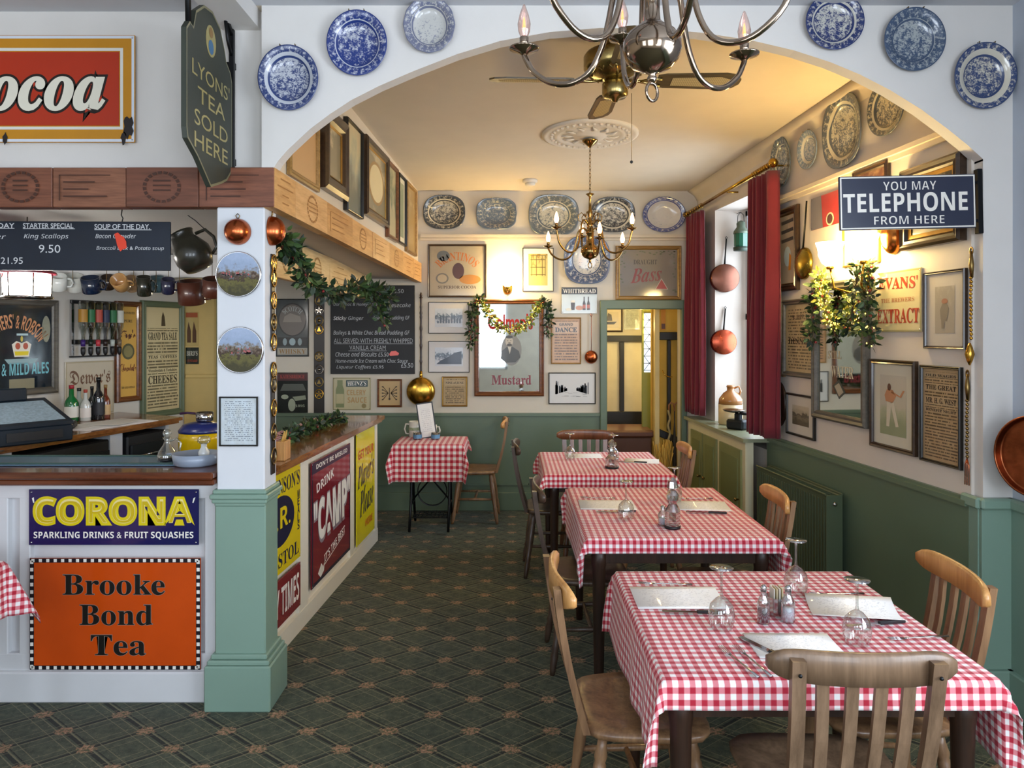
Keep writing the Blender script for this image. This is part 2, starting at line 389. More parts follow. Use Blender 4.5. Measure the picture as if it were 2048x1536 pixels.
GLASSM = glass()
# ============================================================ the room
Zc = lambda y: 3.10 - .0306 * (y - 3.2)
RX = lambda y: 2.368 - .0929 * y
fl = MB(); fl.add([(-5.2, -2.1, 0), (3.2, -2.1, 0), (3.2, 8.9, 0), (-5.2, 8.9, 0)], [(0, 1, 2, 3)]); struct('floor', fl, carpet())
ce = MB(); ce.add([(-1.30, 3.2, 3.1), (2.3, 3.2, 3.1), (2.3, 6.95, Zc(6.95)), (-1.30, 6.95, Zc(6.95)), (-1.30, 3.2, 3.2), (2.3, 3.2, 3.2), (2.3, 6.95, 3.2), (-1.30, 6.95, 3.2)], [(0, 1, 2, 3), (7, 6, 5, 4)]); struct('ceiling', ce, CEILM)
ce = MB(); ce.box((-1.0, .6, 3.15), (8.4, 5.5, .1)); struct('ceiling', ce, paint('C9CBD0', .8, var=.02))
ce = MB(); ce.add([(-5.2, 3.265, 2.245), (-1.092, 3.265, 2.245), (-.892, 6.8, 2.165), (-5.2, 6.8, 2.19)], [(0, 1, 2, 3)]); struct('ceiling', ce, paint('B9B6B0', .7, var=.02))
b = MB(); b.box((-1.215, .6, 3.058), (.17, 5.4, .085)); struct('trim_1', b, WHITE)
# arch wall
A = [(548, 335), (556, 322), (575, 300), (620, 258), (660, 228), (703, 200), (760, 171), (830, 141), (915, 108), (1000, 82), (1100, 64), (1200, 56), (1300, 57), (1400, 65), (1500, 80), (1589, 101), (1660, 124), (1720, 149), (1780, 180), (1843, 219), (1898, 260), (1935, 290), (1966, 318), (1966, 322)]
P = [((x - CX) / 453.1, EYE + (CY - y) / 453.1) for x, y in A]
aw = MB(); TH = .075; y0, y1 = 3.2, 3.2 + TH
n = len(P)
for k in range(n - 1):
    (xa, za), (xb, zb) = P[k], P[k + 1]
    aw.add([(xa, y0, za), (xb, y0, zb), (xb, y0, 3.16), (xa, y0, 3.16)], [(0, 1, 2, 3)])
    aw.add([(xa, y1, za), (xb, y1, zb), (xb, y1, 3.16), (xa, y1, 3.16)], [(3, 2, 1, 0)])
    aw.add([(xa, y0, za), (xb, y0, zb), (xb, y1, zb), (xa, y1, za)], [(3, 2, 1, 0)], True)
xl, xr = -1.105, P[-1][0]
aw.add([(xl, y0, 2.385), (P[0][0], y0, 2.385), (P[0][0], y0, 3.16), (xl, y0, 3.16), (xl, y1, 2.385), (xl, y1, 3.16)], [(0, 1, 2, 3), (4, 0, 3, 5)])
aw.box((xr + .075, 3.24, 1.65), (.15, .08, 3.1))
struct('wall_front', aw, WHITE)
lw = MB(); lw.box((-3.15, 3.30, 2.75), (4.1, .08, .75)); struct('wall_left', lw, WHITE)
# right side of the front room
rw = MB(); rw.box((2.28, 2.275, 1.6), (.14, 1.85, 3.2)); rw.box((2.28, -1.4, 1.6), (.14, 1.2, 3.2)); rw.box((2.28, .275, .48), (.14, 2.15, .96)); rw.box((2.28, .275, 2.86), (.14, 2.15, .68)); rw.box((2.25, 3.285, 1.6), (.16, .13, 3.2)); struct('wall_front_right', rw, paint('B9C2CF', .7, var=.02, bump=.002, bs=18))
# right wall of the dining room, with the window opening
r0, r1 = 3.26, 6.9
def wbox(mb, ya, yb, za, zb, t=.2, off=0.0):
    v = [(RX(ya) + off, ya, za), (RX(yb) + off, yb, za), (RX(yb) + off + t, yb, za), (RX(ya) + off + t, ya, za)]
    v += [(a, b_, zb) for a, b_, _ in v]
    mb.add(v, [(0, 1, 2, 3)[::-1], (4, 5, 6, 7), (0, 4, 5, 1)[::-1], (1, 5, 6, 2)[::-1], (2, 6, 7, 3)[::-1], (3, 7, 4, 0)[::-1]])
rw = MB(); wbox(rw, r0, 5.33, 0, 3.12, .6); wbox(rw, 5.33, 6.35, 2.73, 3.12, .6); wbox(rw, 6.35, 6.9, 0, 3.12, .6); wbox(rw, 5.33, 6.35, 0, .80, .6)
wr = struct('wall_right', rw, paint('D5CBC0', .75, bump=.003, bs=9, var=.02, name='lumpy_plaster'))
p = MB(); wbox(p, r0, 5.3, 0, .875, .012, -.012); struct('wainscot', p, GREEN, wr)
p = MB(); wbox(p, r0, 5.3, .875, .90, .03, -.03); wbox(p, r0, 5.3, .90, .915, .018, -.018); struct('dado_rail', p, GREEN, wr)
p = MB(); wbox(p, r0, 5.3, 0, .14, .022, -.022); struct('baseboard_right', p, GREEN)
p = MB(); wbox(p, r0, 5.36, 2.585, 2.61, .035, -.035); wbox(p, r0, 5.36, 2.56, 2.585, .018, -.018); struct('trim_2', p, CREAM)
p = MB(); q = []
for yy in (3.26, 6.85):
    q.append([(RX(yy) - .0, yy, Zc(yy) - .10), (RX(yy) - .03, yy, Zc(yy) - .045), (RX(yy) - .09, yy, Zc(yy) - .005), (RX(yy) + .05, yy, Zc(yy) + .02)])
p.loft(q, False, smooth=True); struct('trim_3', p, CREAM)
# back wall with the doorway
DX0, DX1, DZ = .882, 1.585, 1.894
bw = MB()
bw.box(((-2.52 + DX0) / 2, 6.875, 1.6), (DX0 + 2.52, .15, 3.2)); bw.box(((DX0 + DX1) / 2, 6.875, (DZ + 3.2) / 2), (DX1 - DX0, .15, 3.2 - DZ)); bw.box(((DX1 + 2.4) / 2, 6.875, 1.6), (2.4 - DX1, .15, 3.2))
bwo = struct('wall_back', bw, paint('D6CDBD', .75, bump=.002, bs=14, var=.02))
p = MB(); p.box(((-2.5 + DX0 - .06) / 2, 6.793, .44), (DX0 - .06 + 2.5, .014, .88)); struct('wainscot', p, GREEN, bwo)
p = MB(); p.box(((-2.5 + DX0 - .06) / 2, 6.782, .897), (DX0 - .06 + 2.5, .036, .028)); struct('dado_rail', p, GREEN, bwo)
p = MB(); p.box(((-2.5 + DX0 - .06) / 2, 6.78, .085), (DX0 - .06 + 2.5, .03, .17), .004); p.box(((-2.5 + DX0 - .06) / 2, 6.78, .245), (DX0 - .06 + 2.5, .018, .018)); struct('baseboard_back', p, GREEN)
p = MB(); p.box((.42, 6.785, 2.565), (2.55, .03, .03)); p.box((.42, 6.79, 2.535), (2.55, .018, .022)); struct('trim_4', p, CREAM)
# door frame
p = MB(); p.box((DX0 - .028, 6.78, DZ / 2), (.065, .06, DZ), .006); p.box(((DX0 + DX1) / 2, 6.78, DZ + .03), (DX1 - DX0 + .12, .06, .085), .006); p.box((DX1 + .02, 6.78, DZ / 2), (.05, .06, DZ), .006)
struct('trim_5', p, GREEN)
# upper left wall above the header, dining room side
XU = lambda y: -1.239 + .0528 * y
p = MB(); v = [(XU(3.26), 3.26, 2.3), (XU(6.8), 6.8, 2.2), (XU(6.8), 6.8, 3.15), (XU(3.26), 3.26, 3.15)]
p.add(v + [(x - .12, y, z) for x, y, z in v], [(3, 2, 1, 0), (4, 5, 6, 7), (0, 1, 5, 4), (2, 3, 7, 6)]); struct('wall_upper_left', p, paint('D9C9B0', .75, bump=.002, bs=14, var=.02))
# front room side/rear walls (behind the photographer: three shop windows)
rr = MB(); rr.box((-1, -2.0, .45), (8.4, .12, .9)); rr.box((-1, -2.0, 2.85), (8.4, .12, .6))
for xa, xb in ((1.9, 3.2), (-.1, .6), (-2.1, -1.4), (-5.2, -3.4)): rr.box(((xa + xb) / 2, -2.0, 1.73), (xb - xa, .12, 1.66))
struct('wall_rear', rr, paint('CFC6B8', .75))
for i, xc in enumerate((1.25, -.75, -2.75)):
    f = MB(); 
    for sx in (-1, 1): f.box((xc + sx * .63, -1.96, 1.73), (.05, .1, 1.66))
    f.box((xc, -1.96, 2.53), (1.3, .1, .05)); f.box((xc, -1.96, .93), (1.3, .1, .05)); f.box((xc, -1.96, 1.73), (.03, .06, 1.6)); f.box((xc, -1.96, 1.95), (1.2, .06, .03))
    struct('window_%d' % (i + 2), f, WPAINT)
p = MB(); p.box((-4.7, .65, 1.6), (.12, 5.3, 3.2)); p.box((-4.55, 5.0, 1.6), (.12, 3.6, 3.2)); struct('wall_far_left', p, CREAM)
f = MB()
for yy in (-.78, .275, 1.33): f.box((2.30, yy, 1.74), (.06, .06, 1.56))
for zz in (.98, 1.74, 2.50): f.box((2.30, .275, zz), (.06, 2.1, .05))
struct('window_5', f, WPAINT)
# ---- right jamb wainscot and dado in the front room
p = MB(); p.box((2.125, 3.19, .44), (.13, .02, .88)); p.box((2.2, 1.4, .44), (.02, 3.6, .88)); p.box((2.06, 3.24, .44), (.012, .085, .88)); struct('wainscot', p, GREEN2, wr)
p = MB(); p.box((2.125, 3.178, .905), (.15, .044, .05), .01); p.box((2.19, 1.4, .905), (.04, 3.6, .05), .01); p.box((2.052, 3.24, .905), (.03, .12, .05), .01); struct('dado_rail', p, GREEN2, wr)
p = MB(); p.box((2.12, 3.175, .09), (.15, .04, .18), .006); p.box((2.185, 1.4, .09), (.04, 3.6, .18), .006); struct('baseboard_front_right', p, GREEN2)
# ---- window in the right wall
wn = MB(); xo = RX(5.84) + .24
for yy in (5.37, 5.84, 6.31): wn.box((xo, yy, 1.77), (.05, .05, 1.9))
for zz in (.84, 1.8, 2.70): wn.box((xo, 5.84, zz), (.05, 1.0, .05))
wo = struct('window_1', wn, WPAINT)
g = MB(); g.add([(xo + .01, 5.36, .82), (xo + .01, 6.34, .82), (xo + .01, 6.34, 2.72), (xo + .01, 5.36, 2.72)], [(0, 1, 2, 3)]); g.build('pane', glass('F4FAFF', .05), wo)
# ---- plaster pillar at the bar corner
PX0, PX1 = (433 - CX) / 453.1, (529 - CX) / 453.1
p = MB(); p.box(((PX0 + PX1) / 2, 3.28, 1.56), (PX1 - PX0, .16, 1.30), .006); pil = struct('pillar', p, paint('D6D8DC', .6, var=.02, bump=.001, bs=14))
p = MB(); p.box(((PX0 + PX1) / 2, 3.28, .47), (PX1 - PX0 + .012, .17, .90), .006); struct('pedestal', p, GREEN2, pil)
p = MB(); cxp = (PX0 + PX1) / 2
for hw, z, t in ((.118, .955, .02), (.128, .935, .022), (.121, .915, .02), (.112, .90, .02)): p.box((cxp, 3.28, z), (hw * 2, .17 + (hw - .106) * 2, t), .005)
struct('cap_moulding', p, GREEN2, pil)
p = MB()
for hw, z, t in ((.145, .10, .20), (.136, .21, .022), (.124, .232, .022)): p.box((cxp, 3.28, z), (hw * 2, .17 + (hw - .106) * 2, t), .006)
struct('plinth', p, GREEN2, pil)

# ============================================================ wooden header over the bar: planks from printed packing cases
hd = thing('bar_header', 'long wooden header over the bar, faced with printed crate boards', 'beam', (-1.05, 3.2, 2.2)); hd['kind'] = 'structure'; del hd['category']
PLW = [wood('5A3324', '8A543C', 1, 'x', .5), wood('623A28', '936046', 1.3, 'x', .5), wood('54301F', '7E4B36', .8, 'x', .5)]
STAMP = paint('452619', .6, var=.1, name='branded_ink')
def stamp(mb, cx, cz, w_, h_, y, rnd):
    k = rnd.choice((0, 1, 2))
    if k == 0:
        for r in range(4):
            z = cz + h_ * (.3 - .2 * r); L = w_ * rnd.uniform(.3, .85); mb.quad(cx - L / 2, z, cx + L / 2, z + h_ * .035, y)
    elif k == 1:
        mb.ovals(h_ * .42, h_ * .36, [(1, 0), (.90, 0)], 24, cap=False) if 0 else None
        for r in range(3): mb.quad(cx - w_ * .12, cz - h_ * (.1 - .12 * r), cx + w_ * .12, cz - h_ * (.06 - .12 * r), y)
        n_ = 20
        for j in range(n_):
            a0, a1 = 2 * pi * j / n_, 2 * pi * (j + .7) / n_
            mb.poly([(cx + cos(a) * h_ * q * 1.2, cz + sin(a) * h_ * q) for a, q in ((a0, .33), (a1, .33), (a1, .40), (a0, .40))], y)
    else:
        mb.quad(cx - w_ * .40, cz - h_ * .34, cx - w_ * .385, cz + h_ * .3, y); mb.quad(cx - w_ * .40, cz + h_ * .29, cx + w_ * .3, cz + h_ * .31, y)
        for r in range(3): mb.quad(cx - w_ * .34, cz - h_ * (.25 - .18 * r), cx + w_ * rnd.uniform(0, .3), cz - h_ * (.215 - .18 * r), y)
rn = random.Random(4)
xs = [-900, -750, -600, -450, -300, -150, -20, 105, 252, 398, 549]
for i in range(len(xs) - 1):
    xa, xb = (xs[i] - CX) / 453.1, (xs[i + 1] - CX) / 453.1
    m = MB(); m.box(((xa + xb) / 2 + 1.05, .035 - rn.uniform(0, .006), .0975), (xb - xa - .003, .07, .175), .003)
    pl = m.build('plank', PLW[i % 3], hd)
    m = MB(); stamp(m, (xa + xb) / 2 + 1.05, .0975, xb - xa, .175, -.0075, rn); m.build('branded_mark', STAMP, pl)
HX = lambda y: -1.05 + .0556 * (y - 3.2)
PLY = [wood('B9854C', 'DCA968', 1, 'y', .5), wood('C08D52', 'E0B074', 1.3, 'y', .5), wood('AD7A42', 'D29D5C', .8, 'y', .5)]
ys = [3.2, 3.46, 3.95, 4.45, 4.95, 5.45, 5.95, 6.4, 6.79]
for i in range(len(ys) - 1):
    ya, yb = ys[i] + .0015, ys[i + 1] - .0015
    zt = lambda y: 2.385 - .021 * (y - 3.2); zb = lambda y: 2.21 - .022 * (y - 3.2)
    o_ = rn.uniform(0, .005); m = MB()
    v = []
    for dx in (o_, -.05): v += [(HX(ya) + dx, ya, zb(ya)), (HX(yb) + dx, yb, zb(yb)), (HX(yb) + dx, yb, zt(yb)), (HX(ya) + dx, ya, zt(ya))]
    v = [(x + 1.05, y - 3.2, z - 2.2) for x, y, z in v]
    m.add(v, [(0, 1, 2, 3), (7, 6, 5, 4), (0, 4, 5, 1), (3, 2, 6, 7), (0, 3, 7, 4), (1, 5, 6, 2)])
    pl = m.build('plank', PLY[i % 3], hd)
    sm = MB(); stamp(sm, 0, 0, yb - ya, .175, 0, rn); s_ = sm.build('branded_mark', paint('A57038', .6), pl)
    ym = (ya + yb) / 2; s_.location = (HX(ym) + o_ + .0015 + 1.05, ym - 3.2, (zt(ym) + zb(ym)) / 2 - 2.2); s_.rotation_euler = (0, 0, atan2(1, .0556))
# inner beams under the low ceiling
ib = thing('inner_beam', 'inner wooden beam with crate boards above the bar counter', 'beam', (-1.33, 4.0, 2.0)); ib['kind'] = 'structure'; del ib['category']
for i, (ya, yb) in enumerate(((3.9, 4.55), (4.55, 5.2), (5.2, 5.85), (5.85, 6.5))):
    m = MB(); m.box((.0, (ya + yb) / 2 - 4.0, .085), (.04 + .004 * i, yb - ya - .004, .235), .003); pl = m.build('plank', wood('CFA76C', 'EBCB95', 1, 'y', .5), ib)
    sm = MB(); stamp(sm, 0, 0, yb - ya, .2, 0, rn); s_ = sm.build('branded_mark', paint('B68A52', .6), pl); s_.location = (.025, (ya + yb) / 2 - 4.0, .085); s_.rotation_euler = (0, 0, pi / 2)
p = MB(); p.box((-2.9, 5.06, 2.12), (3.1, .10, .16), .004); struct('trim_6', p, WPAINT)
# ============================================================ bar: front run
bar = thing('bar_counter', 'white panelled bar front with a mahogany top, left of the pillar', 'counter', (-2.4, 3.4, 0))
def bbox(mb, xa, xb, ya, yb, za, zb, bev=0.004): mb.box(((xa + xb) / 2 + 2.4, (ya + yb) / 2 - 3.4, (za + zb) / 2), (xb - xa, yb - ya, zb - za), bev)
XE = PX0 - .002
p = MB(); bbox(p, -4.0, XE, 3.285, 3.55, .02, .985, 0); bbox(p, -1.6, -1.23, 3.37, 3.60, .02, .94, 0); p.build('carcass', WPAINT, bar)
p = MB()
for xa, xb in ((-2.215, -2.165 + .0), (XE - .075, XE)): bbox(p, xa, xb, 3.256, 3.29, .15, .989)
bbox(p, -2.72, -2.265, 3.256, 3.29, .15, .989); bbox(p, -4.0, XE, 3.255, 3.29, .91, .99); bbox(p, -4.0, XE, 3.255, 3.29, .136, .215)
p.build('panel_frame', WPAINT, bar)
p = MB(); bbox(p, -4.0, XE, 3.235, 3.29, .0, .140, .008); p.build('skirting', WPAINT, bar)
p = MB(); bbox(p, -4.0, XE, 3.16, 3.62, 1.012, 1.045, .01); bbox(p, -4.0, XE, 3.175, 3.60, .985, 1.012, .006); bbox(p, XE - .05, -1.17, 3.375, 3.62, .958, .985, .006); p.build('worktop', MAHOG, bar)
rm = thing('bar_runner', 'long green and blue rubber bar mat along the front counter top', 'bar mat', (-2.4, 3.4, 1.0465))
m = MB(); m.box((-.3, .04, .003), (2.6, .26, .006), .002); m.build('mat', art(5, [(.3, '4C6A7E'), (.5, '7E9088'), (.62, '9BA488'), (.7, '5F7A74')], .1, .5, ns=3, sx=3), rm)
m = MB(); m.box((-.3, -.06, .008), (2.6, .02, .004), .001); m.box((-.3, .15, .008), (2.6, .02, .004), .001); m.build('border', paint('31504A', .5), rm)
# side run
def BX(y): return -1.414 + .0581 * y
sb = thing('bar_counter', 'white panelled side of the bar with a wooden top, hung with enamel signs', 'counter', (-1.2, 3.6, 0))
def sbox(mb, ya, yb, za, zb, t, off=0.0):
    v = [(BX(ya) + off - t + 1.2, ya - 3.6, za), (BX(ya) + off + 1.2, ya - 3.6, za), (BX(yb) + off + 1.2, yb - 3.6, za), (BX(yb) + off - t + 1.2, yb - 3.6, za)]
    v += [(a, b_, zb) for a, b_, _ in v]
    mb.add(v, [(3, 2, 1, 0), (4, 5, 6, 7), (0, 1, 5, 4), (1, 2, 6, 5), (2, 3, 7, 6), (3, 0, 4, 7)])
CRW = paint('E3DCCB', .35, var=.02, name='cream_gloss_paint')
p = MB(); sbox(p, 3.63, 5.80, .02, .943, .30, -.02); p.build('carcass', CRW, sb)
p = MB()
for ya, yb in ((3.63, 3.64), (4.02, 4.17), (5.03, 5.12), (5.72, 5.80)): sbox(p, ya, yb, .10, .943, .022)
sbox(p, 3.63, 5.80, .935, .943, .022); p.build('panel_frame', CRW, sb)
p = MB(); sbox(p, 3.63, 5.80, 0, .10, .03, .004); p.build('skirting', CRW, sb)
p = MB(); sbox(p, 3.63, 5.86, .962, .992, .47, .045); sbox(p, 3.63, 5.84, .944, .962, .44, .028); p.build('worktop', MAHOGY, sb)
# ============================================================ back counter of the bar
bc = thing('back_counter', 'dark wooden back bar counter with white cupboards beneath, behind the till', 'counter', (-2.8, 5, 0))
pts = [(-2.58, 5.68), (-3.28, 6.05), (-3.62, 5.02), (-3.95, 3.95), (-3.02, 3.78)]
def ppoly(mb, pts, z0, z1):
    n_ = len(pts); a = [(x + 2.8, y - 5, z0) for x, y in pts]; b_ = [(x + 2.8, y - 5, z1) for x, y in pts]
    mb.add(a + b_, [tuple(range(n_))[::-1], tuple(range(n_, 2 * n_))] + [(i, (i + 1) % n_, (i + 1) % n_ + n_, i + n_) for i in range(n_)])
p = MB(); ppoly(p, pts, .975, 1.0); ppoly(p, [(-2.60, 5.66), (-3.27, 6.02), (-3.62, 5.02), (-3.95, 3.95), (-3.05, 3.80)], .955, .975); p.build('worktop', MAHOGY, bc)
dirv = Vector((-2.58 + 3.02, 5.68 - 3.78, 0)).normalized(); ang = atan2(dirv.y, dirv.x)
def on_edge(t_, off=.0): return Vector((-3.12, 3.8, 0)) + Vector((.46, 1.82, 0)) * t_ + Vector((dirv.y, -dirv.x, 0)) * off
p = MB(); ppoly(p, [(-2.98, 5.64), (-3.26, 5.92), (-3.7, 4.6), (-3.60, 4.0), (-3.44, 3.84)], .0, .955)
for t0_, t1_ in ((0, .29), (.69, .75), (.98, 1.0)):
    a_, b_, c_, d_ = on_edge(t0_), on_edge(t1_), on_edge(t1_, -.31), on_edge(t0_, -.31); ppoly(p, [(q.x, q.y) for q in (a_, b_, c_, d_)], 0, .955)
p.build('cupboard_body', WPAINT, bc)
for t0_, t1_, lb in ((.30, .68, 'wide black bottle cooler under the back bar counter'), (.76, .97, 'narrow black bottle cooler at the far end of the back bar')):
    c = on_edge((t0_ + t1_) / 2, .012); L = 1.877 * (t1_ - t0_)
    fr = thing('bottle_cooler', lb, 'fridge', (c.x, c.y, 0), ang)
    m = MB(); m.box((0, .12, .49), (L, .26, .86), .01); m.build('cabinet', BLACK, fr)
    m = MB(); m.frame(L - .02, .62, [(0, -.012), (0, -.035), (.03, -.035), (.04, -.012)]); d_ = m.build('door', paint('24282C', .3), fr, (0, 0, .42))
    m = MB(); m.quad(-L / 2 + .05, -.27, L / 2 - .05, .27, -.014); m.build('pane', art(3, [(.3, '0C1114'), (.55, '27323A'), (.7, '4B5A60')], .2, .6, ns=5, gloss=.08), d_)
    m = MB(); m.box((0, -.02, .80), (L - .04, .02, .10), .004); m.build('control_panel', paint('1C2024', .3), fr)
    m = MB(); m.tube([(-L * .3, -.05, .77), (L * .3, -.05, .77)], .008, 8); m.build('handle', CHROME, fr)
# left wall of the bar, turned towards the room; the wall behind, painted yellow
th = BARL.rz; bl = MB(); c0, c1 = Vector((-5.198 + .31 * 3.6, 3.6, 0)), Vector((-5.198 + .31 * 6.86, 6.86, 0)); L = (c1 - c0).length
bl.box((L / 2, .06, 1.1), (L, .12, 2.2)); struct('wall_bar', bl, paint('D2CDC4', .7, var=.02), loc=tuple(c0), rot=(0, 0, th))
yb_ = MB(); yb_.box((-2.915, 6.86, 1.1), (.33, .1, 2.2)); struct('wall_bar_back', yb_, YELW)
p = MB(); p.box((-2.91, 6.80, 1.255), (.30, .025, .035), .005); struct('trim_7', p, YELW)
p = MB(); p.box((-2.735, 6.79, 1.1), (.04, .08, 2.2), .005); p.box((-2.585, 6.79, 1.1), (.08, .08, 2.2), .005); struct('trim_8', p, OLIVE)
p = MB(); p.box((-2.66, 8.6, 1.3), (1.3, .1, 2.6)); p.box((-3.3, 7.7, 1.3), (.1, 1.8, 2.6)); p.box((-2.05, 7.7, 1.3), (.1, 1.6, 2.6)); p.box((-2.66, 7.7, 2.65), (1.4, 1.9, .1)); struct('wall_kitchen', p, paint('E6D9A0', .6))
# ============================================================ passage beyond the doorway
p = MB(); p.box((1.3, 8.35, 1.3), (1.6, .1, 2.6)); p.box((.75, 7.6, 1.3), (.1, 1.5, 2.6)); p.box((2.35, 7.6, 1.3), (.1, 1.6, 2.6)); p.box((1.5, 7.65, 2.65), (1.8, 1.5, .1)); pw = struct('wall_passage', p, paint('D8CFB8', .7))
p = MB(); cxk = lambda px, d: (px - CX) / F * d
def pbeam(x0, x1, ya, yb, d=8.27, par=None, mat=BLACK, name='beam'):
    m = MB(); X0, X1 = cxk(x0, d), cxk(x1, d); Z0, Z1 = EYE - (yb - CY) / F * d, EYE - (ya - CY) / F * d
    m.box(((X0 + X1) / 2, d, (Z0 + Z1) / 2), (X1 - X0, .05, Z1 - Z0), .004); return m.build(name, mat, pw)
pbeam(1205, 1285, 671, 683); pbeam(1239, 1248, 684, 822); pbeam(1205, 1285, 823, 850)
p = MB(); m = MB(); X0 = cxk(1308, 7.35)
m.box((cxk(1338, 7.3), 7.35, 1.25), (.34, .06, 2.5)); yw = struct('wall_passage_right', m, paint('D2AC4C', .8, bump=.004, bs=22))
for a_ in ((1318, 1362, 664, 680), (1334, 1341, 680, 862), (1355, 1364, 664, 890)):
    m = MB(); d = 7.3; Xa, Xb = cxk(a_[0], d), cxk(a_[1], d); Za, Zb = EYE - (a_[3] - CY) / F * d, EYE - (a_[2] - CY) / F * d
    m.box(((Xa + Xb) / 2, d, (Za + Zb) / 2), (Xb - Xa, .05, Zb - Za), .006); m.build('beam', BLACK, yw)
m = MB(); d = 7.3; m.box((0, 0, 0), (.24, .05, .07), .006); m.build('beam', BLACK, yw, (cxk(1336, d), d, EYE - (873 - CY) / F * d), (0, .42, 0))
m = MB(); m.box((cxk(1313, 7.2), 7.2, 1.0), (.045, .08, 2.0), .004); m.build('door_post', paint('D8C48A', .5), yw)
# inner door with the leaded light, standing open
dr = MB(); dr.box((0, 0, .95), (.16, .04, 1.92), .004); d1 = struct('door_1', dr, paint('8A9448', .4)); d1.location = (cxk(1299, 7.6), 7.6, 0)
m = MB(); m.quad(-.062, .62, .05, 0.0, -.0225); pn = m.build('leaded_pane', glow('CFE2F2', 1.1, 'daylight_glow_glass'), d1, (0, 0, 1.25));  # the pane itself glows, standing in for daylight behind it
m = MB()
for k in range(9):
    z = 1.27 + .075 * k; m.box((-.005, -.026, z), (.118, .006, .006))
for s_ in (-1, 1):
    for k in range(4): m.tube([(-.006 - s_ * .055, -.026, 1.27 + .15 * k), (-.006 + s_ * .055, -.026, 1.42 + .15 * k)], .003, 4)
m.build('lead', paint('1E2A50', .5), d1)
# ============================================================ things on the walls
FR = {}
def frame_mat(k):
    if k not in FR:
        FR[k] = {'black': paint('17140F', .3, var=.1, name='black_frame'), 'dark': wood('22170F', '3D2A1B', 1.5, 'x', .3, .3), 'brown': wood('4B2814', '7E4A26', 1.5, 'x', .3, .3),
                 'gold': metal('B08A4A', .35, name='gilt'), 'oak': wood('7C5A2C', 'A9834A', 1.5, 'x', .35), 'green': paint('5D6B52', .4), 'grey': wood('4A463F', '6B665C', 1.5, 'x', .4), 'white': paint('D8D2C4', .4)}[k]
    return FR[k]
def pic(W, x0, y0, x1, y1, label, fk, fw, pm, mount=0.0, mcol='E8E2D6', name='framed_print', cat='picture', d=.022, group=None, tilt=0.0, lift=0.003, slip=None, inner='print'):
    """framed picture; x0..y1 is its outline on the wall, fw the width of its moulding in metres"""
    c, w_, h_ = on_wall(W, x0, y0, x1, y1, lift)
    r = thing(name, label, cat, c, group=group, rot=(0, 0, W.rz))
    if tilt: r.rotation_euler = (Matrix.Rotation(W.rz, 3, 'Z') @ Matrix.Rotation(tilt, 3, 'Y')).to_euler()
    MB().frame(w_, h_, [(0, 0), (0, -d * .75), (fw * .25, -d), (fw * .55, -d * .8), (fw * .8, -d * .85), (fw, -d * .5), (fw, -d * .2)]).build('frame', frame_mat(fk), r)
    if slip: MB().frame(w_ - 2 * fw, h_ - 2 * fw, [(0, -d * .45), (.001, -d * .55), (slip, -d * .45), (slip, -d * .3)]).build('slip', frame_mat('gold'), r)
    iw, ih = w_ / 2 - fw, h_ / 2 - fw; y = -d * .35
    if mount:
        MB().quad(-iw, -ih, iw, ih, y).build('mount', paint(mcol, .6, var=.02, name='card_mount'), r); y -= .0008
    MB().quad(-iw + mount, -ih + mount, iw - mount, ih - mount, y).build(inner, pm, r)
    return r, (iw - mount) * 2, (ih - mount) * 2, y - .0008
def plate_sign(W, x0, y0, x1, y1, label, col, name='enamel_sign', cat='sign', t=.006, border=None, bw=.008, lift=.003, bend=0, gloss=.2, mat=None, rot=0, rivets=True):
    c, w_, h_ = on_wall(W, x0, y0, x1, y1, lift)
    r = thing(name, label, cat, c, rot=(0, 0, W.rz))
    if rot: r.rotation_euler = (Matrix.Rotation(W.rz, 3, 'Z') @ Matrix.Rotation(rot, 3, 'Y')).to_euler()
    MB().box((0, -t / 2, 0), (w_, t, h_), .002).build('plate', mat or paint(col, gloss, coat=.6, var=.05, name='vitreous_enamel'), r)
    if border:
        MB().frame(w_ - .006, h_ - .006, [(0, -t - .0006), (bw, -t - .0006)]).build('border', paint(border, gloss, coat=.5, var=.03), r)
    if rivets:
        m = MB()
        for sx in (-1, 1):
            for sz in (-1, 1): m.lathe([(.004, 0), (.003, .002), (.0001, .003)], 8, smooth=True) if 0 else m.ovals(.004, .004, [(1, -t), (.7, -t - .002), (.01, -t - .003)], 8)
        for k, (sx, sz) in enumerate(((-1, -1), (-1, 1), (1, -1), (1, 1))):
            q = MB(); q.ovals(.004, .004, [(1, -t), (.7, -t - .002), (.02, -t - .003)], 8); q.build('screw', CHROME, r, (sx * (w_ / 2 - .012), 0, sz * (h_ / 2 - .012)))
    return r, w_, h_, -t - .0012
flat = lambda c: paint(c, .35, var=.03, coat=.2, name='printed_colour')
WH = flat('EFEBE2'); BK = flat('14120F'); CHALK = flat('D8DADD'); 
def shape(parent, pts, col, y, name='motif', mat=None): return MB().poly(pts, y).build(name, mat or flat(col), parent)
def ell(cx, cz, a, b, n=28, a0=0, a1=2 * pi): return [(cx + a * cos(a0 + (a1 - a0) * k / n), cz + b * sin(a0 + (a1 - a0) * k / n)) for k in range(n + (0 if abs(a1 - a0 - 2 * pi) < 1e-6 else 1))]
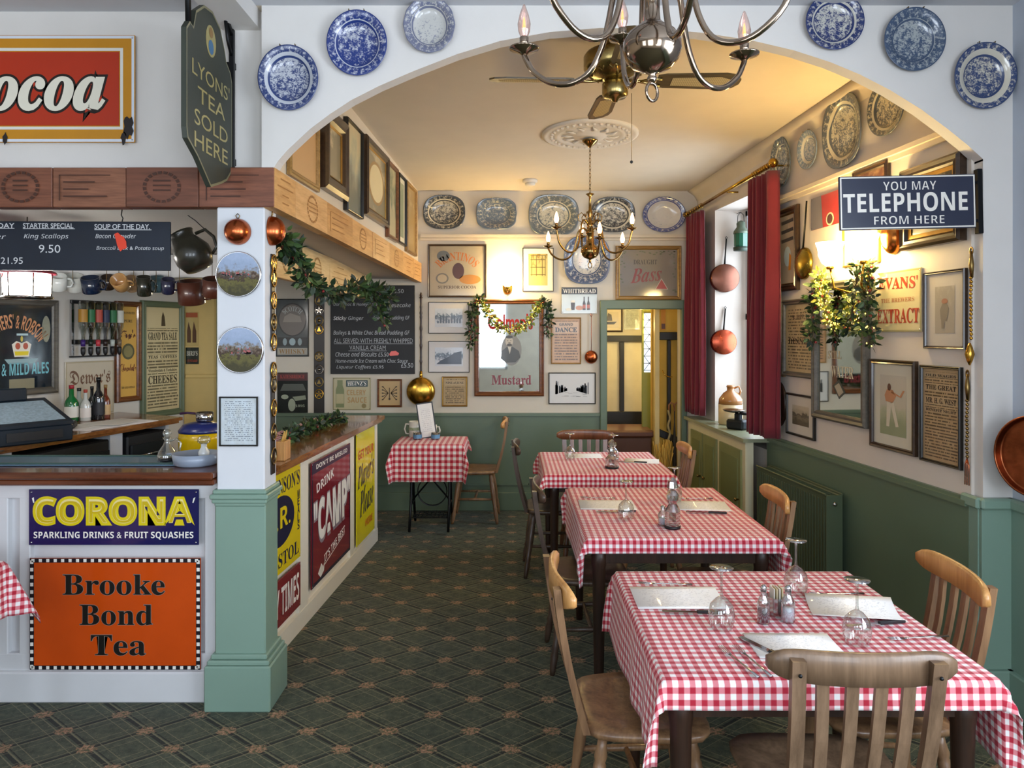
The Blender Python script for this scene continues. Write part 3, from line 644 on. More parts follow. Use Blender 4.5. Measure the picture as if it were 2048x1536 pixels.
# ---- front wall: cocoa sign
r, w_, h_, y = plate_sign(BARF, -262, 72, 272, 286, 'large orange and red enamel cocoa sign with chipped corner, high on the left wall', 'C98A14', bw=.012, border='DDE3EE')
k = w_ / 534
MB().frame(w_ - .105, h_ - .115, [(0, y), (.013, y)]).build('inner_border', flat('E4E2DA'), r)
shape(r, [(-w_ / 2 + .07, -h_ / 2 + .075), (w_ / 2 - .07, -h_ / 2 + .075), (w_ / 2 - .07, h_ / 2 - .075), (-w_ / 2 + .07, h_ / 2 - .075)], 'B5300E', y - .0003, 'red_field')
tx = (58 - 5) * k; tw = 305 * k
text('Cocoa', r, tx, .012, tw, .215, flat('1A0E08'), 'bi', y - .0006, off=.055, ref=0, name='letter_shadow')
text('Cocoa', r, tx, .012, tw, .215, flat('E9E4D2'), 'bi', y - .0016, off=.018, ref=0)
for cx_, cz_, s_ in ((w_ / 2 - .028, -h_ / 2 + .07, .06), (.02 + .0, -h_ / 2 + .015, .03), (w_ / 2 - .05, -h_ / 2 + .02, .035)):
    rn = random.Random(int(s_ * 999)); shape(r, [(cx_ + cos(a * pi / 7) * s_ * rn.uniform(.35, .75) * .6, cz_ + sin(a * pi / 7) * s_ * rn.uniform(.6, 1.1)) for a in range(14)], '1C1414', y - .002, 'rust_chip')
# ---- bar front signs
r, w_, h_, y = plate_sign(BARF, 60, 978, 399, 1089, 'blue enamel sign with yellow inline lettering, upper one on the bar front', '12144E')
text('CORONA', r, 0, .028, w_ * .94, h_ * .50, flat('D8C400'), 'sb', y, off=.055, ref=.03)
text('CORONA', r, 0, .028, w_ * .915, h_ * .44, flat('E8D890'), 'sb', y - .0006, off=-.022, name='letter_inline')
text('CORONA', r, 0, .028, w_ * .905, h_ * .42, flat('C9AE00'), 'sb', y - .0012, off=-.034, name='letter_inline')
text('SPARKLING DRINKS & FRUIT SQUASHES', r, 0, -.082, w_ * .94, .036, WH, 'sb', y)
for sx in (-1, 1): shape(r, [(sx * w_ * .475 - .004, .085), (sx * w_ * .475 + .005, .09), (sx * w_ * .468 + .002, .065), (sx * w_ * .468 - .003, .065)], 'E8E8E0', y, 'quote_mark')
r, w_, h_, y = plate_sign(BARF, 62, 1115, 403, 1338, 'big orange enamel tea sign with black and white dashed border, lower bar front', 'C94A0C')
m = MB(); m2 = MB()
bwid = .019
m.frame(w_ - .002, h_ - .002, [(0, y), (bwid, y)])
m.build('border', flat('15131C'), r)
nx, nz = 23, 15
for i in range(nx):
    xx = -w_ / 2 + w_ * (i + .5) / nx
    for zz in (-h_ / 2 + bwid * .55, h_ / 2 - bwid * .55): m2.quad(xx - .008, zz - .007, xx + .006, zz + .007, y - .0006)
for i in range(nz):
    zz = -h_ / 2 + h_ * (i + .5) / nz
    for xx in (-w_ / 2 + bwid * .55, w_ / 2 - bwid * .55): m2.quad(xx - .007, zz - .009, xx + .007, zz + .007, y - .0006)
m2.build('border_dashes', WH, r)['kind'] = 'stuff'
for s_, zz, ww, xx in (('Brooke', .135, .455, 0), ('Bond', .0, .325, .01), ('Tea', -.135, .245, .02)):
    text(' '.join(s_) if 0 else s_, r, xx - .005, zz - .004, ww, .092, flat('8E8478'), 'b', y, off=.012, ref=0, name='letter_edge'); text(s_, r, xx - .005, zz - .004, ww, .092, BK, 'b', y - .0008)
# ---- signs on the side of the bar
def zsign(W, x0, x1, z0, z1, *a, **k):
    m_ = (W.hit(x0) + W.hit(x1)) / 2; f_ = lambda z: CY + (EYE - z) * F / m_.y
    return plate_sign(W, x0, f_(z1), x1, f_(z0), *a, **k)
r, w_, h_, y = zsign(BARS, 515, 597.5, .42, .935, 'yellow enamel sign with a dark blue roundel, nearest the pillar on the bar side', 'E2C60E', t=.006, lift=.004)
hh = h_
navy = flat('161636')
text("ROBINSON'S", r, 0, hh * .37, w_ * .94, hh * .16, navy, 'b', y)
shape(r, ell(-.02, hh * .02, w_ * .36, hh * .25), '161636', y, 'roundel')
text('J.R.', r, -.02, hh * .02, w_ * .5, hh * .27, flat('E2C60E'), 'sb', y - .0008)
for k_, ch in enumerate('MEALS'): text(ch, r, w_ * .44, hh * (.19 - .085 * k_), .03, .042, navy, 'sb', y)
text('BRISTOL', r, 0, -hh * .37, w_ * .9, hh * .14, navy, 'b', y)
r, w_, h_, y = zsign(BARS, 517, 598, .15, .39, 'dark red enamel sign under the yellow JR sign beside the pillar', '7E1424')
text('PLAY TIMES', r, 0, 0, w_ * .9, h_ * .62, WH, 'sb', y)
r, w_, h_, y = zsign(BARS, 620, 698, .165, .90, 'tall crimson enamel coffee sign in the middle of the bar side', '7C1226', border='1C1A36', bw=.02)
text("DRINK", r, -w_ * .18, h_ * .30, w_ * .42, h_ * .075, WH, 'sb', y, rot=.12)
shape(r, [(-w_ / 2 + .005, h_ / 2 - .07), (w_ / 2 - .005, h_ / 2 - .07), (w_ / 2 - .005, h_ / 2 - .005), (-w_ / 2 + .005, h_ / 2 - .005)], '1C1A36', y, 'top_band')
text("DON'T BE MISLED", r, 0, h_ / 2 - .035, w_ * .8, .028, WH, 'sb', y - .0008)
text('"CAMP"', r, .02, h_ * .01, w_ * .94, h_ * .34, flat('8D7F86'), 'sb', y, off=.05, ref=.0, name='letter_shadow', rot=.04)
text('"CAMP"', r, .012, h_ * .02, w_ * .92, h_ * .32, WH, 'sb', y - .0008, off=.025, ref=0, rot=.04)
text("IT'S THE BEST", r, .05, -h_ * .30, w_ * .55, h_ * .065, WH, 'sb', y, rot=.16)
shape(r, [(-w_ * .30, -h_ * .42), (w_ * .32, -h_ * .30), (w_ * .32, -h_ * .293), (-w_ * .30, -h_ * .41)], 'EDE6DA', y, 'flourish')
shape(r, [(-w_ * .36, -h_ * .42), (-w_ * .28, -h_ * .36), (-w_ * .24, -h_ * .40), (-w_ * .2, -h_ * .37), (-w_ * .22, -h_ * .44), (-w_ * .30, -h_ * .47)], 'EDE6DA', y, 'flourish')
r, w_, h_, y = zsign(BARS, 711, 747, .13, .935, "bright yellow enamel sign with blue script, far end of the bar side", 'E5D516')
text('GET YOUR', r, 0, h_ * .30, w_ * .85, h_ * .08, flat('C23A1E'), 'sb', y)
text("Player's", r, 0, h_ * .10, w_ * .9, h_ * .26, navy, 'bi', y, shear=.15, rot=.1); text('Please', r, .02, -h_ * .13, w_ * .75, h_ * .24, navy, 'bi', y, shear=.15, rot=.1)
text('HERE', r, w_ * .16, -h_ * .36, w_ * .4, h_ * .065, flat('C23A1E'), 'sb', y)
# ---- pillar front: copper mould, two hunting plates, framed notice; side: copper mould
def dish(c, a, b, rz, label, mat, name='copper_mould', cat='pan', prof=None, hook=True, tilt=0):
    r = thing(name, label, cat, c, rot=(0, 0, rz)); m = MB(); m.ovals(a, b, prof or [(1, 0), (1.0, -.012), (.93, -.03), (.72, -.05), (.4, -.062), (.02, -.066)], 36); m.build('bowl', mat, r)
    if hook:
        m = MB(); m.tube([(0, -.004, b - .003), (.009, -.008, b + .012), (0, -.008, b + .022), (-.009, -.008, b + .012), (0, -.004, b - .003)], .002, 6); m.build('ring', DBRASS, r)
    return r
PF = Wall('f', 3.198)
dish(Vector(((477 - CX) / 453.1, 3.199, EYE + (CY - 464) / 453.1)), .057, .058, 0, 'small round copper mould at the top of the white pillar', COPPER)
dish(Vector((PX1 + .002, 3.275, EYE + (CY - 461) / 445)), .055, .066, pi / 2, 'oval copper mould on the narrow side face of the pillar', COPPER)
def pot_lid(px, py, R, label, seed):
    r = thing('decorative_plate', label, 'plate', ((px - CX) / 453.1, 3.197, EYE + (CY - py) / 453.1)); m = MB(); m.ovals(R, R, [(1, 0), (1, -.007), (.97, -.011), (.94, -.009)], 44, cap=False); m.build('rim', CHROME, r)
    m = MB(); m.cm = 0; pts = ell(0, 0, R * .95, R * .95, 44); m.poly(pts, -.0095)
    m.build('picture', art(seed, [(.12, '3E3A1E'), (.34, '66602E'), (.42, '33221A'), (.50, '5E4A3A'), (.56, '7E7464'), (.66, '93A3BC'), (1, 'A3B2CC')], 1.0, .42, 0, 8, rough=.7, gloss=.6, coat=0), r)
    rn = random.Random(seed)
    m = MB(); m2 = MB()
    for k in range(11):
        x = rn.uniform(-.7, .7) * R; z = rn.uniform(-.18, .05) * R; s_ = R * rn.uniform(.07, .12)
        m.poly([(x - s_, z - s_ * .3), (x - s_ * .9, z - s_), (x - s_ * .7, z - s_ * .3), (x + s_ * .5, z - s_ * .35), (x + s_ * .8, z - s_), (x + s_, z), (x + s_ * 1.4, z + s_ * .6), (x + s_ * .9, z + s_ * .5), (x + s_ * .4, z + s_ * .2), (x - s_ * .8, z + s_ * .25)], -.0102)
        m2.poly([(x - s_ * .3, z + s_ * .2), (x + s_ * .25, z + s_ * .2), (x + s_ * .2, z + s_ * .9), (x - s_ * .1, z + s_ * 1.1), (x - s_ * .3, z + s_ * .8)], -.0106)
    m.build('horses', flat('33241C' if seed % 2 else '4A3628'), r)['kind'] = 'stuff'; m2.build('riders', flat('9C2A22'), r)['kind'] = 'stuff'
pot_lid(478, 549, .101, 'round hunting-scene plate with many riders, upper one on the pillar', 3)
pot_lid(482, 700, .103, 'round hunting-scene plate with galloping riders, lower one on the pillar', 6)
c, ww, hh = on_wall(PF, 440, 793, 517, 892)
r, w_, h_, y = pic(PF, 440, 793, 517, 892, 'small black-framed typed notice on the pillar above the pedestal', 'black', .007, billtext(2, 'C9D4DC', '6A7480', 24, .1, .5), d=.012, name='framed_notice', cat='notice')
# ---- leather strap with horse brasses hung on the pillar's side
def brass(parent, x, z, R, y, kind, mat, name='horse_brass'):
    m = MB(); m.ovals(R, R * 1.12, [(.78, y), (.8, y - .004), (1, y - .004), (1.02, y)], 20, cap=False)
    if kind == 0: m.poly([(0, R * .7), (-R * .3, -R * .1), (-R * .55, -R * .4), (R * .55, -R * .4), (R * .3, -R * .1)], y - .003)
    elif kind == 1:
        for k in range(5):
            a = 2 * pi * k / 5 + pi / 2; m.poly([(0, 0), (cos(a - .3) * R * .5, sin(a - .3) * R * .5), (cos(a) * R * .85, sin(a) * R * .85), (cos(a + .3) * R * .5, sin(a + .3) * R * .5)], y - .003)
    else: m.ovals(R * .35, R * .4, [(1, y), (.9, y - .005), (.02, y - .007)], 14)
    m.ovals(R * .25, R * .2, [(.5, y - .001), (.6, y - .004), (1, y - .003)], 10, cap=False) if 0 else None
    o = m.build(name, mat, parent, (x, 0, z)); return o
LEATH = paint('1E1510', .4, var=.2, name='black_leather')
def strap(W, c, w_, h_, label, zs, R, rz, mats=(BRASS, DBRASS)):
    r = thing('horse_brass_strap', label, 'horse brasses', c, rot=(0, 0, rz)); m = MB(); m.box((0, -.003, 0), (w_, .006, h_), .002); m.build('strap', LEATH, r)
    for i, z in enumerate(zs): brass(r, 0, z, R, -.0065, i % 3, mats[i % len(mats)])
    return r
xs_ = PX1 + .0015
strap(None, Vector((xs_, 3.30, EYE + (CY - 600) / 445)), .05, .42, 'upper leather strap with brasses on the side of the pillar', [.10, .0, -.10, -.19, .17], .036, pi / 2, (BRASS, BRASS, DBRASS))
strap(None, Vector((xs_, 3.30, EYE + (CY - 840) / 445)), .05, .50, 'lower leather strap with dull brasses on the side of the pillar', [.16, .05, -.06, -.17, .22], .036, pi / 2, (DBRASS, BRASS, DBRASS))
# ---- plates over the arch
def plate(W, px, py, ra, rb, label, m, ex=2.0, wav=0, rim=.70, group=None, lift=.0, name='china_plate', cat='plate', metres=None, wn=12, foot=True):
    c = W.hit(px, py); sc_ = F / c.y
    if metres: a, b = metres
    elif W.kind == 'f': a, b = ra / sc_, rb / sc_
    else:
        p0, p1 = W.hit(px - ra), W.hit(px + ra); a = (p1 - p0).length / 2; b = rb / sc_
    nrm = Vector((sin(W.rz), -cos(W.rz), 0)); c = c + nrm * .004
    r = thing(name, label, cat, c, group=group, rot=(0, 0, W.rz)); r.rotation_euler = (Matrix.Rotation(W.rz, 3, 'Z') @ Matrix.Rotation(.05, 3, 'X')).to_euler()
    q = MB(); q.ovals(a, b, [(.55, -.004), (.62, -.003), (.94, -.024), (1, -.030), (1, -.034), (.97, -.034), (rim + .01, -.022), (rim - .03, -.012), (rim * .5, -.011), (.001, -.011)], 56, ex, wav, wn); q.build('plate', m(a, b), r)
    h = MB()
    for s_ in (-1, 1): h.tube([(s_ * a * .25, -.034, b * .97), (s_ * a * .25, -.038, b * 1.005), (s_ * a * .25, -.02, b * 1.0)], .0018, 5)
    h.build('plate_hanger', DBRASS, r)
    return r
GA = 'blue and white plates around the arch'
plate(FRONT, 581, 160, 60, 64, 'blue willow plate with a wide white ring, lowest on the left of the arch', lambda a, b: china('2E3F72', 'C4C8D0', a, b, .80, .70, 3, .50), rim=.70, group=GA)
plate(FRONT, 717, 91, 60, 64, 'deep blue plate with a flower bouquet, second from the left over the arch', lambda a, b: china('20367A', 'C6CAD2', a, b, .74, .71, 5, .53), rim=.70, group=GA)
plate(FRONT, 860, 55, 51, 55, 'pale scalloped plate with faint blue pattern, third from the left over the arch', lambda a, b: china('70748C', 'C9C8C2', a, b, .72, .70, 7, .42), wav=.012, group=GA)
plate(FRONT, 1663, 48, 58, 56, 'dark blue plate with scroll border, right of the brass lamp over the arch', lambda a, b: china('243468', 'CCCAC0', a, b, .76, .70, 9, .50), group=GA)
plate(FRONT, 1821, 84, 61, 62, 'grey-blue plate with landscape and shell border, second from the right over the arch', lambda a, b: china('42546F', 'AEB4B4', a, b, .70, .69, 12, .50), group=GA)
plate(FRONT, 1961, 156, 62, 65, 'blue willow plate with broad cream ring, lowest on the right of the arch', lambda a, b: china('34456E', 'D2CCBC', a, b, .82, .66, 15, .52), rim=.66, group=GA)
GB = 'row of china platters along the back wall'
plate(BACK, 889, 425, 42, 34, 'dark willow platter, leftmost in the row on the back wall', lambda a, b: china('3A4148', 'C9C2AE', a, b, .78, .72, 21, .50), ex=2.6, group=GB)
plate(BACK, 993, 428, 40, 31, 'small grey-blue octagonal platter, second from left on the back wall', lambda a, b: china('4E5E74', 'B9B8AC', a, b, .70, .69, 24, .55), ex=3.2, wav=.01, group=GB)
plate(BACK, 1107, 431, 50, 41, 'large platter with flowery border, behind the chain of the brass chandelier', lambda a, b: china('5C666C', 'C6BFA8', a, b, .68, .64, 27, .47), ex=2.8, group=GB)
plate(BACK, 1225, 430, 44, 35, 'black and white willow platter, second from right on the back wall', lambda a, b: china('35393E', 'CFC8B6', a, b, .80, .72, 30, .50), ex=2.6, group=GB)
plate(BACK, 1327, 430, 43, 35, 'white oval platter with thin blue border, rightmost on the back wall', lambda a, b: china('4A5488', 'DAD5CC', a, b, .84, .83, 33, .36), group=GB)
plate(BACK, 1173, 520, 46, 48, 'white platter with coloured flowers, below the brass chandelier', lambda a, b: china('4A5A78', 'DAD6CC', a, b, .66, .65, 36, .42), ex=2.8)
GC = 'china plates high on the right wall'
plate(RIGHT, 1570, 324, 20, 50, 'dark oval plate above the crimson curtain on the right wall', lambda a, b: china('47545E', 'B9B4A2', a, b, .70, .66, 41, .52), group=GC)
plate(RIGHT, 1624, 299, 20, 38, 'small pale plate between two large ones on the right wall', lambda a, b: china('6C7C8E', 'C2BEB0', a, b, .72, .60, 44, .50), group=GC)
plate(RIGHT, 1693, 262, 39, 72, 'largest willow platter, high on the right wall', lambda a, b: china('4A525C', 'BDB6A0', a, b, .80, .72, 47, .50), ex=2.5, group=GC)
plate(RIGHT, 1783, 214, 38, 56, 'dark willow plate half hidden by the right side of the arch', lambda a, b: china('3C444E', 'B9B09A', a, b, .80, .72, 50, .50), group=GC)

# ============================================================ back wall
AX = lambda px: (px - CX) / F * 6.8
r, w_, h_, y = pic(BACK, 856, 489, 973, 595, 'brown-framed advertising mirror with arched gold lettering, left of the wall lamp', 'dark', .018, art(61, [(.25, 'A79C88'), (.45, '9A9080'), (.6, 'BDB4A0'), (.8, 'CCC4B0')], .3, .45, ns=3, gloss=.12), name='advertising_mirror', cat='mirror', inner='mirror')
text('BRANTINOS', r, .0, h_ * .20, w_ * .82, h_ * .17, flat('B4682A'), 'b', y, arc=h_ * .2)
m = MB(); m.poly(ell(.01, 0, .055, .075), y); m.build('motif', flat('4A2E2A'), r); shape(r, ell(-.14, -.07, .06, .05), '6E6A62', y, 'medal'); shape(r, ell(-.14, -.07, .045, .037), 'A89A80', y - .0006, 'medal'); shape(r, ell(.12, -.08, .10, .045), 'A8742C', y, 'medal')
shape(r, ell(-.13, .14, .06, .05), '5E6264', y, 'medal'); text('SUPERIOR COCOA', r, .0, -h_ * .33, w_ * .7, h_ * .06, flat('4A3A2A'), 'b', y)
r, w_, h_, y = pic(BACK, 1045, 496, 1107, 583, 'thin black frame with a yellow interior print, right of the wall lamp', 'black', .006, art(63, [(.3, 'C9B46A'), (.42, '8E7A2E'), (.5, 'B88C34'), (.6, 'D9B964'), (.75, 'A08838')], .35, .5, ns=7), .05, d=.014)
m = MB()
for z in (-.05, .02, .09, .13): m.quad(-w_ * .4, z, w_ * .4, z + .006, y)
for x in (-.35, -.1, .2, .36): m.quad(x * w_, -.06, x * w_ + .006, .13, y)
m.build('printed_lines', flat('6A5A24'), r)
r, w_, h_, y = plate_sign(BACK, 1123, 575, 1194, 627, 'small tin beer sign with bottles, under the flowered platter', 'A9B0A8', name='tin_sign', border='C9C9BE', bw=.004)
shape(r, [(-w_ / 2, h_ * .24), (w_ / 2, h_ * .24), (w_ / 2, h_ / 2), (-w_ / 2, h_ / 2)], '1E2430', y, 'top_band'); text('WHITBREAD', r, 0, h_ * .36, w_ * .92, h_ * .17, WH, 'b', y - .0008)
shape(r, [(-.08, -.02), (-.04, -.02), (-.045, -.09), (-.075, -.09)], '3A2A20', y, 'glass_of_beer'); shape(r, [(-.08, -.0), (-.04, -.0), (-.04, -.02), (-.08, -.02)], 'E4DCC8', y, 'froth')
for xx in (.045, .085): shape(r, [(xx - .014, -.09), (xx + .014, -.09), (xx + .014, -.03), (xx + .005, .0), (xx + .005, .035), (xx - .005, .035), (xx - .005, .0), (xx - .014, -.03)], '30231E', y, 'bottle'); shape(r, [(xx - .014, -.075), (xx + .014, -.075), (xx + .014, -.04), (xx - .014, -.04)], 'B4604A', y - .0008, 'bottle_label')
shape(r, ell(0, -.07, .035, .022), 'C08A6C', y, 'motif'); shape(r, ell(-.1, -.085, .03, .012), 'E6DFC9', y, 'motif')
def mirror_mat(): 
    t = T('silvered_glass'); return t.set(lin('C9CDC8'), .03, 1)
MIR = mirror_mat()
r, w_, h_, y = pic(BACK, 1231, 492, 1362, 600, 'gilt-framed beer mirror with a red triangle, over the doorway', 'oak', .032, art(66, [(.3, '8A8278'), (.42, 'BDB4A6'), (.5, '9A9288'), (.6, 'D5CCBC')], .1, .45, ns=2.2, sx=2.2, sy=.4, gloss=.1), name='advertising_mirror', cat='mirror', inner='mirror', slip=.006)  # upright streaks in the mirror colour paint in a reflection
text('DRAUGHT', r, -.03, h_ * .23, w_ * .40, h_ * .10, flat('34302E'), 'b', y); text('Bass', r, -.02, -h_ * .04, w_ * .52, h_ * .30, flat('7E1420'), 'bi', y, shear=.2, rot=.10)
shape(r, [(.06, -.155), (.185, -.155), (.122, -.05)], 'C4BCAE', y, 'triangle'); shape(r, [(.07, -.15), (.175, -.15), (.122, -.06)], 'A01E26', y - .0008, 'triangle')
m = MB(); rn = random.Random(3)
for k in range(46):
    s_ = rn.choice((-1, 1)); x = s_ * w_ * rn.uniform(.40, .48) if k % 2 else rn.uniform(-.48, .48) * w_; z = rn.uniform(-.42, .45) * h_ if k % 2 else h_ * rn.uniform(.38, .46)
    m.poly(ell(x, z, .011, .006, 6, 0, 2 * pi), y)
m.build('hop_border', flat('5E6448'), r)['kind'] = 'stuff'
BL = lambda s_: art(s_, [(.22, 'C9CCD2'), (.34, '9AA2B0'), (.42, '5A6676'), (.50, '70808E'), (.56, 'C4CCD6'), (1, 'D6DAE2')], .8, .35, 0, 9, sx=1.5)
r, w_, h_, y = pic(BACK, 857, 604, 938, 667, 'thin-framed blue print of spires, upper of two left of the mustard mirror', 'black', .006, BL(71), .055, 'D5D2D0', d=.012)
m = MB()
for k in range(9): x = -w_ * .42 + w_ * .1 * k; hh = .02 + .045 * abs(sin(k * 2.3)); m.poly([(x, -h_ * .3), (x + .016, -h_ * .3), (x + .016, -h_ * .3 + hh), (x + .008, -h_ * .3 + hh * 1.35), (x, -h_ * .3 + hh)], y)
m.build('printed_buildings', flat('56606E'), r)
r, w_, h_, y = pic(BACK, 857, 682, 939, 745, 'thin-framed print of a dark hillside, lower of two left of the mustard mirror', 'black', .006, BL(74), .055, 'D5D2D0', d=.012)
shape(r, [(-w_ * .45, -h_ * .4), (w_ * .45, -h_ * .4), (w_ * .45, h_ * .3), (w_ * .2, h_ * .22), (0, h_ * .0), (-w_ * .3, -h_ * .2)], '3E4654', y, 'printed_hill')
# mustard mirror
r, w_, h_, y = pic(BACK, 949, 599, 1088, 792, 'tall brown-framed mustard mirror with an oval portrait, draped with a garland', 'brown', .045, MIR, name='advertising_mirror', cat='mirror', d=.035, inner='mirror')
RD = paint('A8202A', .7, var=.03, name='printed_colour'); text("Colman's", r, .01, h_ * .30, w_ * .74, h_ * .17, RD, None, y, off=.025, ref=0); text('Mustard', r, .02, -h_ * .37, w_ * .66, h_ * .11, flat('7E1A28'), 'b', y, off=.01)
shape(r, ell(.02, -.02, .095, .145), '82807A', y, 'portrait_oval'); shape(r, ell(.0, .06, .036, .046), 'BDB4A4', y - .001, 'portrait_face'); shape(r, ell(.0, .101, .034, .014, 16), '3E3A36', y - .0015, 'portrait_hair'); shape(r, ell(.002, .026, .024, .013, 16), '4C4640', y - .0015, 'portrait_beard')
shape(r, ell(.002, .046, .014, .004, 10), '5A524A', y - .002, 'portrait_mouth')
shape(r, [(-.08, -.10), (-.07, -.03), (-.02, .01), (.03, .01), (.09, -.03), (.105, -.09), (.06, -.135), (-.03, -.14)], '4A4A48', y - .001, 'portrait_coat'); shape(r, [(-.015, .012), (.02, .012), (.005, -.06)], 'C9C2B4', y - .002, 'portrait_shirt')
for s_ in (-1, 1): shape(r, ell(s_ * .014, .066, .005, .003, 8), '2A2624', y - .002, 'portrait_eye')
# bills
r, w_, h_, y = pic(BACK, 1102, 635, 1162, 728, 'oak-framed letterpress bill headed Grand Dance, beside the copper ladle', 'oak', .012, billtext(4, 'C49A72', '3A2418', 16, .08, .42), d=.014, name='framed_bill', cat='poster')
MB().quad(-w_ * .45, h_ * .17, w_ * .45, h_ * .43, y).build('paper', flat('C8A27C'), r); text('GRAND', r, .0, h_ * .37, w_ * .5, h_ * .06, BK, 'sb', y - .001); text('DANCE', r, 0, h_ * .25, w_ * .8, h_ * .11, BK, 'b', y - .001, off=.02)
r, w_, h_, y = pic(BACK, 884, 753, 935, 813, 'small gilt-framed bill headed Nine of June, right of the brass warming pan', 'gold', .014, billtext(8, 'B59B6E', '40301E', 14, .08, .45), d=.014, name='framed_bill', cat='poster')
MB().quad(-w_ * .44, h_ * .22, w_ * .44, h_ * .42, y).build('paper', flat('B59B6E'), r); text('NINE of JUNE', r, 0, h_ * .32, w_ * .8, h_ * .09, BK, 'b', y - .001)
r, w_, h_, y = pic(BACK, 1097, 745, 1191, 808, 'black-framed ink drawing of a street, just left of the doorway', 'black', .009, paint('D9D8D6', .6, var=.02), .0, d=.014)
m = MB(); rn = random.Random(8)
for s_ in (-1, 1):
    for k in range(26):
        u = rn.random(); x = s_ * w_ * (.10 + .26 * u); hh = h_ * (.08 + .30 * u) * rn.uniform(.4, 1); wd = rn.uniform(.002, .008)
        m.quad(x - wd, -h_ * .08 - h_ * .12 * u, x + wd, -h_ * .08 + hh, y)
for k in range(16): z = -h_ * .1 - h_ * .2 * rn.random(); x = rn.uniform(-.3, .3) * w_; m.quad(x - .02, z, x + .02, z + .0016, y)
m.build('ink_drawing', flat('33343A'), r)['kind'] = 'stuff'
# cutlery case
r, w_, h_, y = pic(BACK, 755, 758, 804, 814, 'small brown-framed case of crossed spoons, left of the warming pan', 'brown', .018, flat('C0A06A'), d=.02, name='cutlery_display', cat='display case', inner='backing')
m = MB()
for k in range(5):
    for s_ in (-1, 1):
        z = .06 - .03 * k; m.tube([(s_ * .012, y - .003, .0), (s_ * .06, y - .003, z)], .0025, 5); m.ovals(.008, .006, [(1, 0), (.5, -.003), (.02, -.004)], 10) if 0 else None
        m.poly(ell(s_ * .064, z, .009, .006, 10), y - .004)
m.tube([(0, y - .003, -.05), (0, y - .003, .05)], .003, 5); m.poly(ell(0, -.055, .01, .01, 10), y - .004); m.build('spoons', flat('3A2A18'), r)['kind'] = 'stuff'
# relish sign
r, w_, h_, y = plate_sign(BACK, 666, 755, 742, 820, 'cream tin sauce sign with a green bottle, below the chalkboard', 'C2B894', name='tin_sign', border='8E8460', bw=.006)
shape(r, [(-w_ * .42, -h_ * .42), (-w_ * .20, -h_ * .42), (-w_ * .20, h_ * .12), (-w_ * .24, h_ * .26), (-w_ * .24, h_ * .42), (-w_ * .38, h_ * .42), (-w_ * .38, h_ * .26), (-w_ * .42, h_ * .12)], '7E865A', y, 'bottle'); shape(r, [(-w_ * .41, -h_ * .3), (-w_ * .21, -h_ * .3), (-w_ * .21, 0), (-w_ * .41, 0)], 'B8AE84', y - .0008, 'bottle_label')
shape(r, [(-w_ * .15, h_ * .22), (w_ * .42, h_ * .22), (w_ * .42, h_ * .42), (-w_ * .15, h_ * .42)], '2E4648', y, 'name_band'); text("HEINZ'S", r, w_ * .135, h_ * .32, w_ * .5, h_ * .14, WH, 'b', y - .0008, arc=.004)
text('CELERY', r, w_ * .12, h_ * .04, w_ * .5, h_ * .17, flat('B08A54'), 'sb', y); text('SAUCE', r, w_ * .14, -h_ * .19, w_ * .5, h_ * .17, flat('B08A54'), 'sb', y); shape(r, ell(w_ * .32, -h_ * .37, .022, .022, 16), '8E7C4C', y, 'seal')
# chalkboard
c, w_, h_ = on_wall(BACK, 662, 571, 830, 748, .004)
r = thing('dessert_chalkboard', 'large black chalkboard of desserts on the back wall beyond the bar', 'chalkboard', c)
MB().box((0, -.008, 0), (w_, .016, h_), .003).build('board', paint('16171A', .55, var=.12), r)
m = MB(); m.tube([(0, -.01, h_ / 2), (.004, -.012, h_ / 2 + .03), (0, -.012, h_ / 2 + .04)], .003, 5); m.build('hook', IRON, r)
y = -.017; pz = lambda py: (660 - py) / F * 6.8
for s_, py, x0, x1, hh, st in (('£6.50', 583, 782, 808, 8, 'sl'), ('Dark Choc & Honeycomb', 610, 668, 755, 8, 'sl'), ('Cheesecake', 611, 765, 822, 8, 'sl'), ('Sticky Ginger', 638, 668, 728, 10, 'sl'), ('Guinness Pudding GF', 637, 748, 820, 10, 'sl'), ('Baileys & White Choc Bread Pudding GF', 667, 668, 820, 11, 'sl'), ('ALL SERVED WITH FRESHLY WHIPPED', 682, 669, 826, 9, None), ('VANILLA CREAM', 696, 700, 772, 9, None), ('Cheese and Biscuits £5.50', 709, 672, 778, 9, 'sl'), ('Home-made Ice Cream with Choc Sauce', 722, 672, 816, 8, 'sl'), ('£5.50', 731, 803, 827, 9, 'sl'), ('Liqueur Coffees £5.95', 735, 674, 768, 9, 'sl')):
    text(s_, r, ((x0 + x1) / 2 - 746) / F * 6.8, pz(py), (x1 - x0) / F * 6.8, hh / F * 6.8, flat('A9ACB0'), st, y, off=-.012 if not st else 0, name='chalk_writing')
for py, x0, x1 in ((688.5, 669, 826), (702.5, 698, 774)): shape(r, [((x0 - 746) / F * 6.8, pz(py)), ((x1 - 746) / F * 6.8, pz(py)), ((x1 - 746) / F * 6.8, pz(py) + .004), ((x0 - 746) / F * 6.8, pz(py) + .004)], 'A9ACB0', y, 'chalk_underline')
shape(r, [((x - 746) / F * 6.8, pz(z)) for x, z in ((779, 709), (783, 703), (792, 702), (799, 707), (797, 711), (781, 712))], 'E2401E', y - .002, 'red_sticker')
# strap of brasses
c, w_, h_ = on_wall(BACK, 628, 566, 649, 830)
strap(None, c, w_, h_, 'broad black leather strap of brasses on the back wall, left of the chalkboard', [(697 - p_) / F * 6.8 for p_ in (600, 620, 640, 658, 712, 738, 763, 787)], .042, 0, (DBRASS, PEWTER, DBRASS, BRASS))
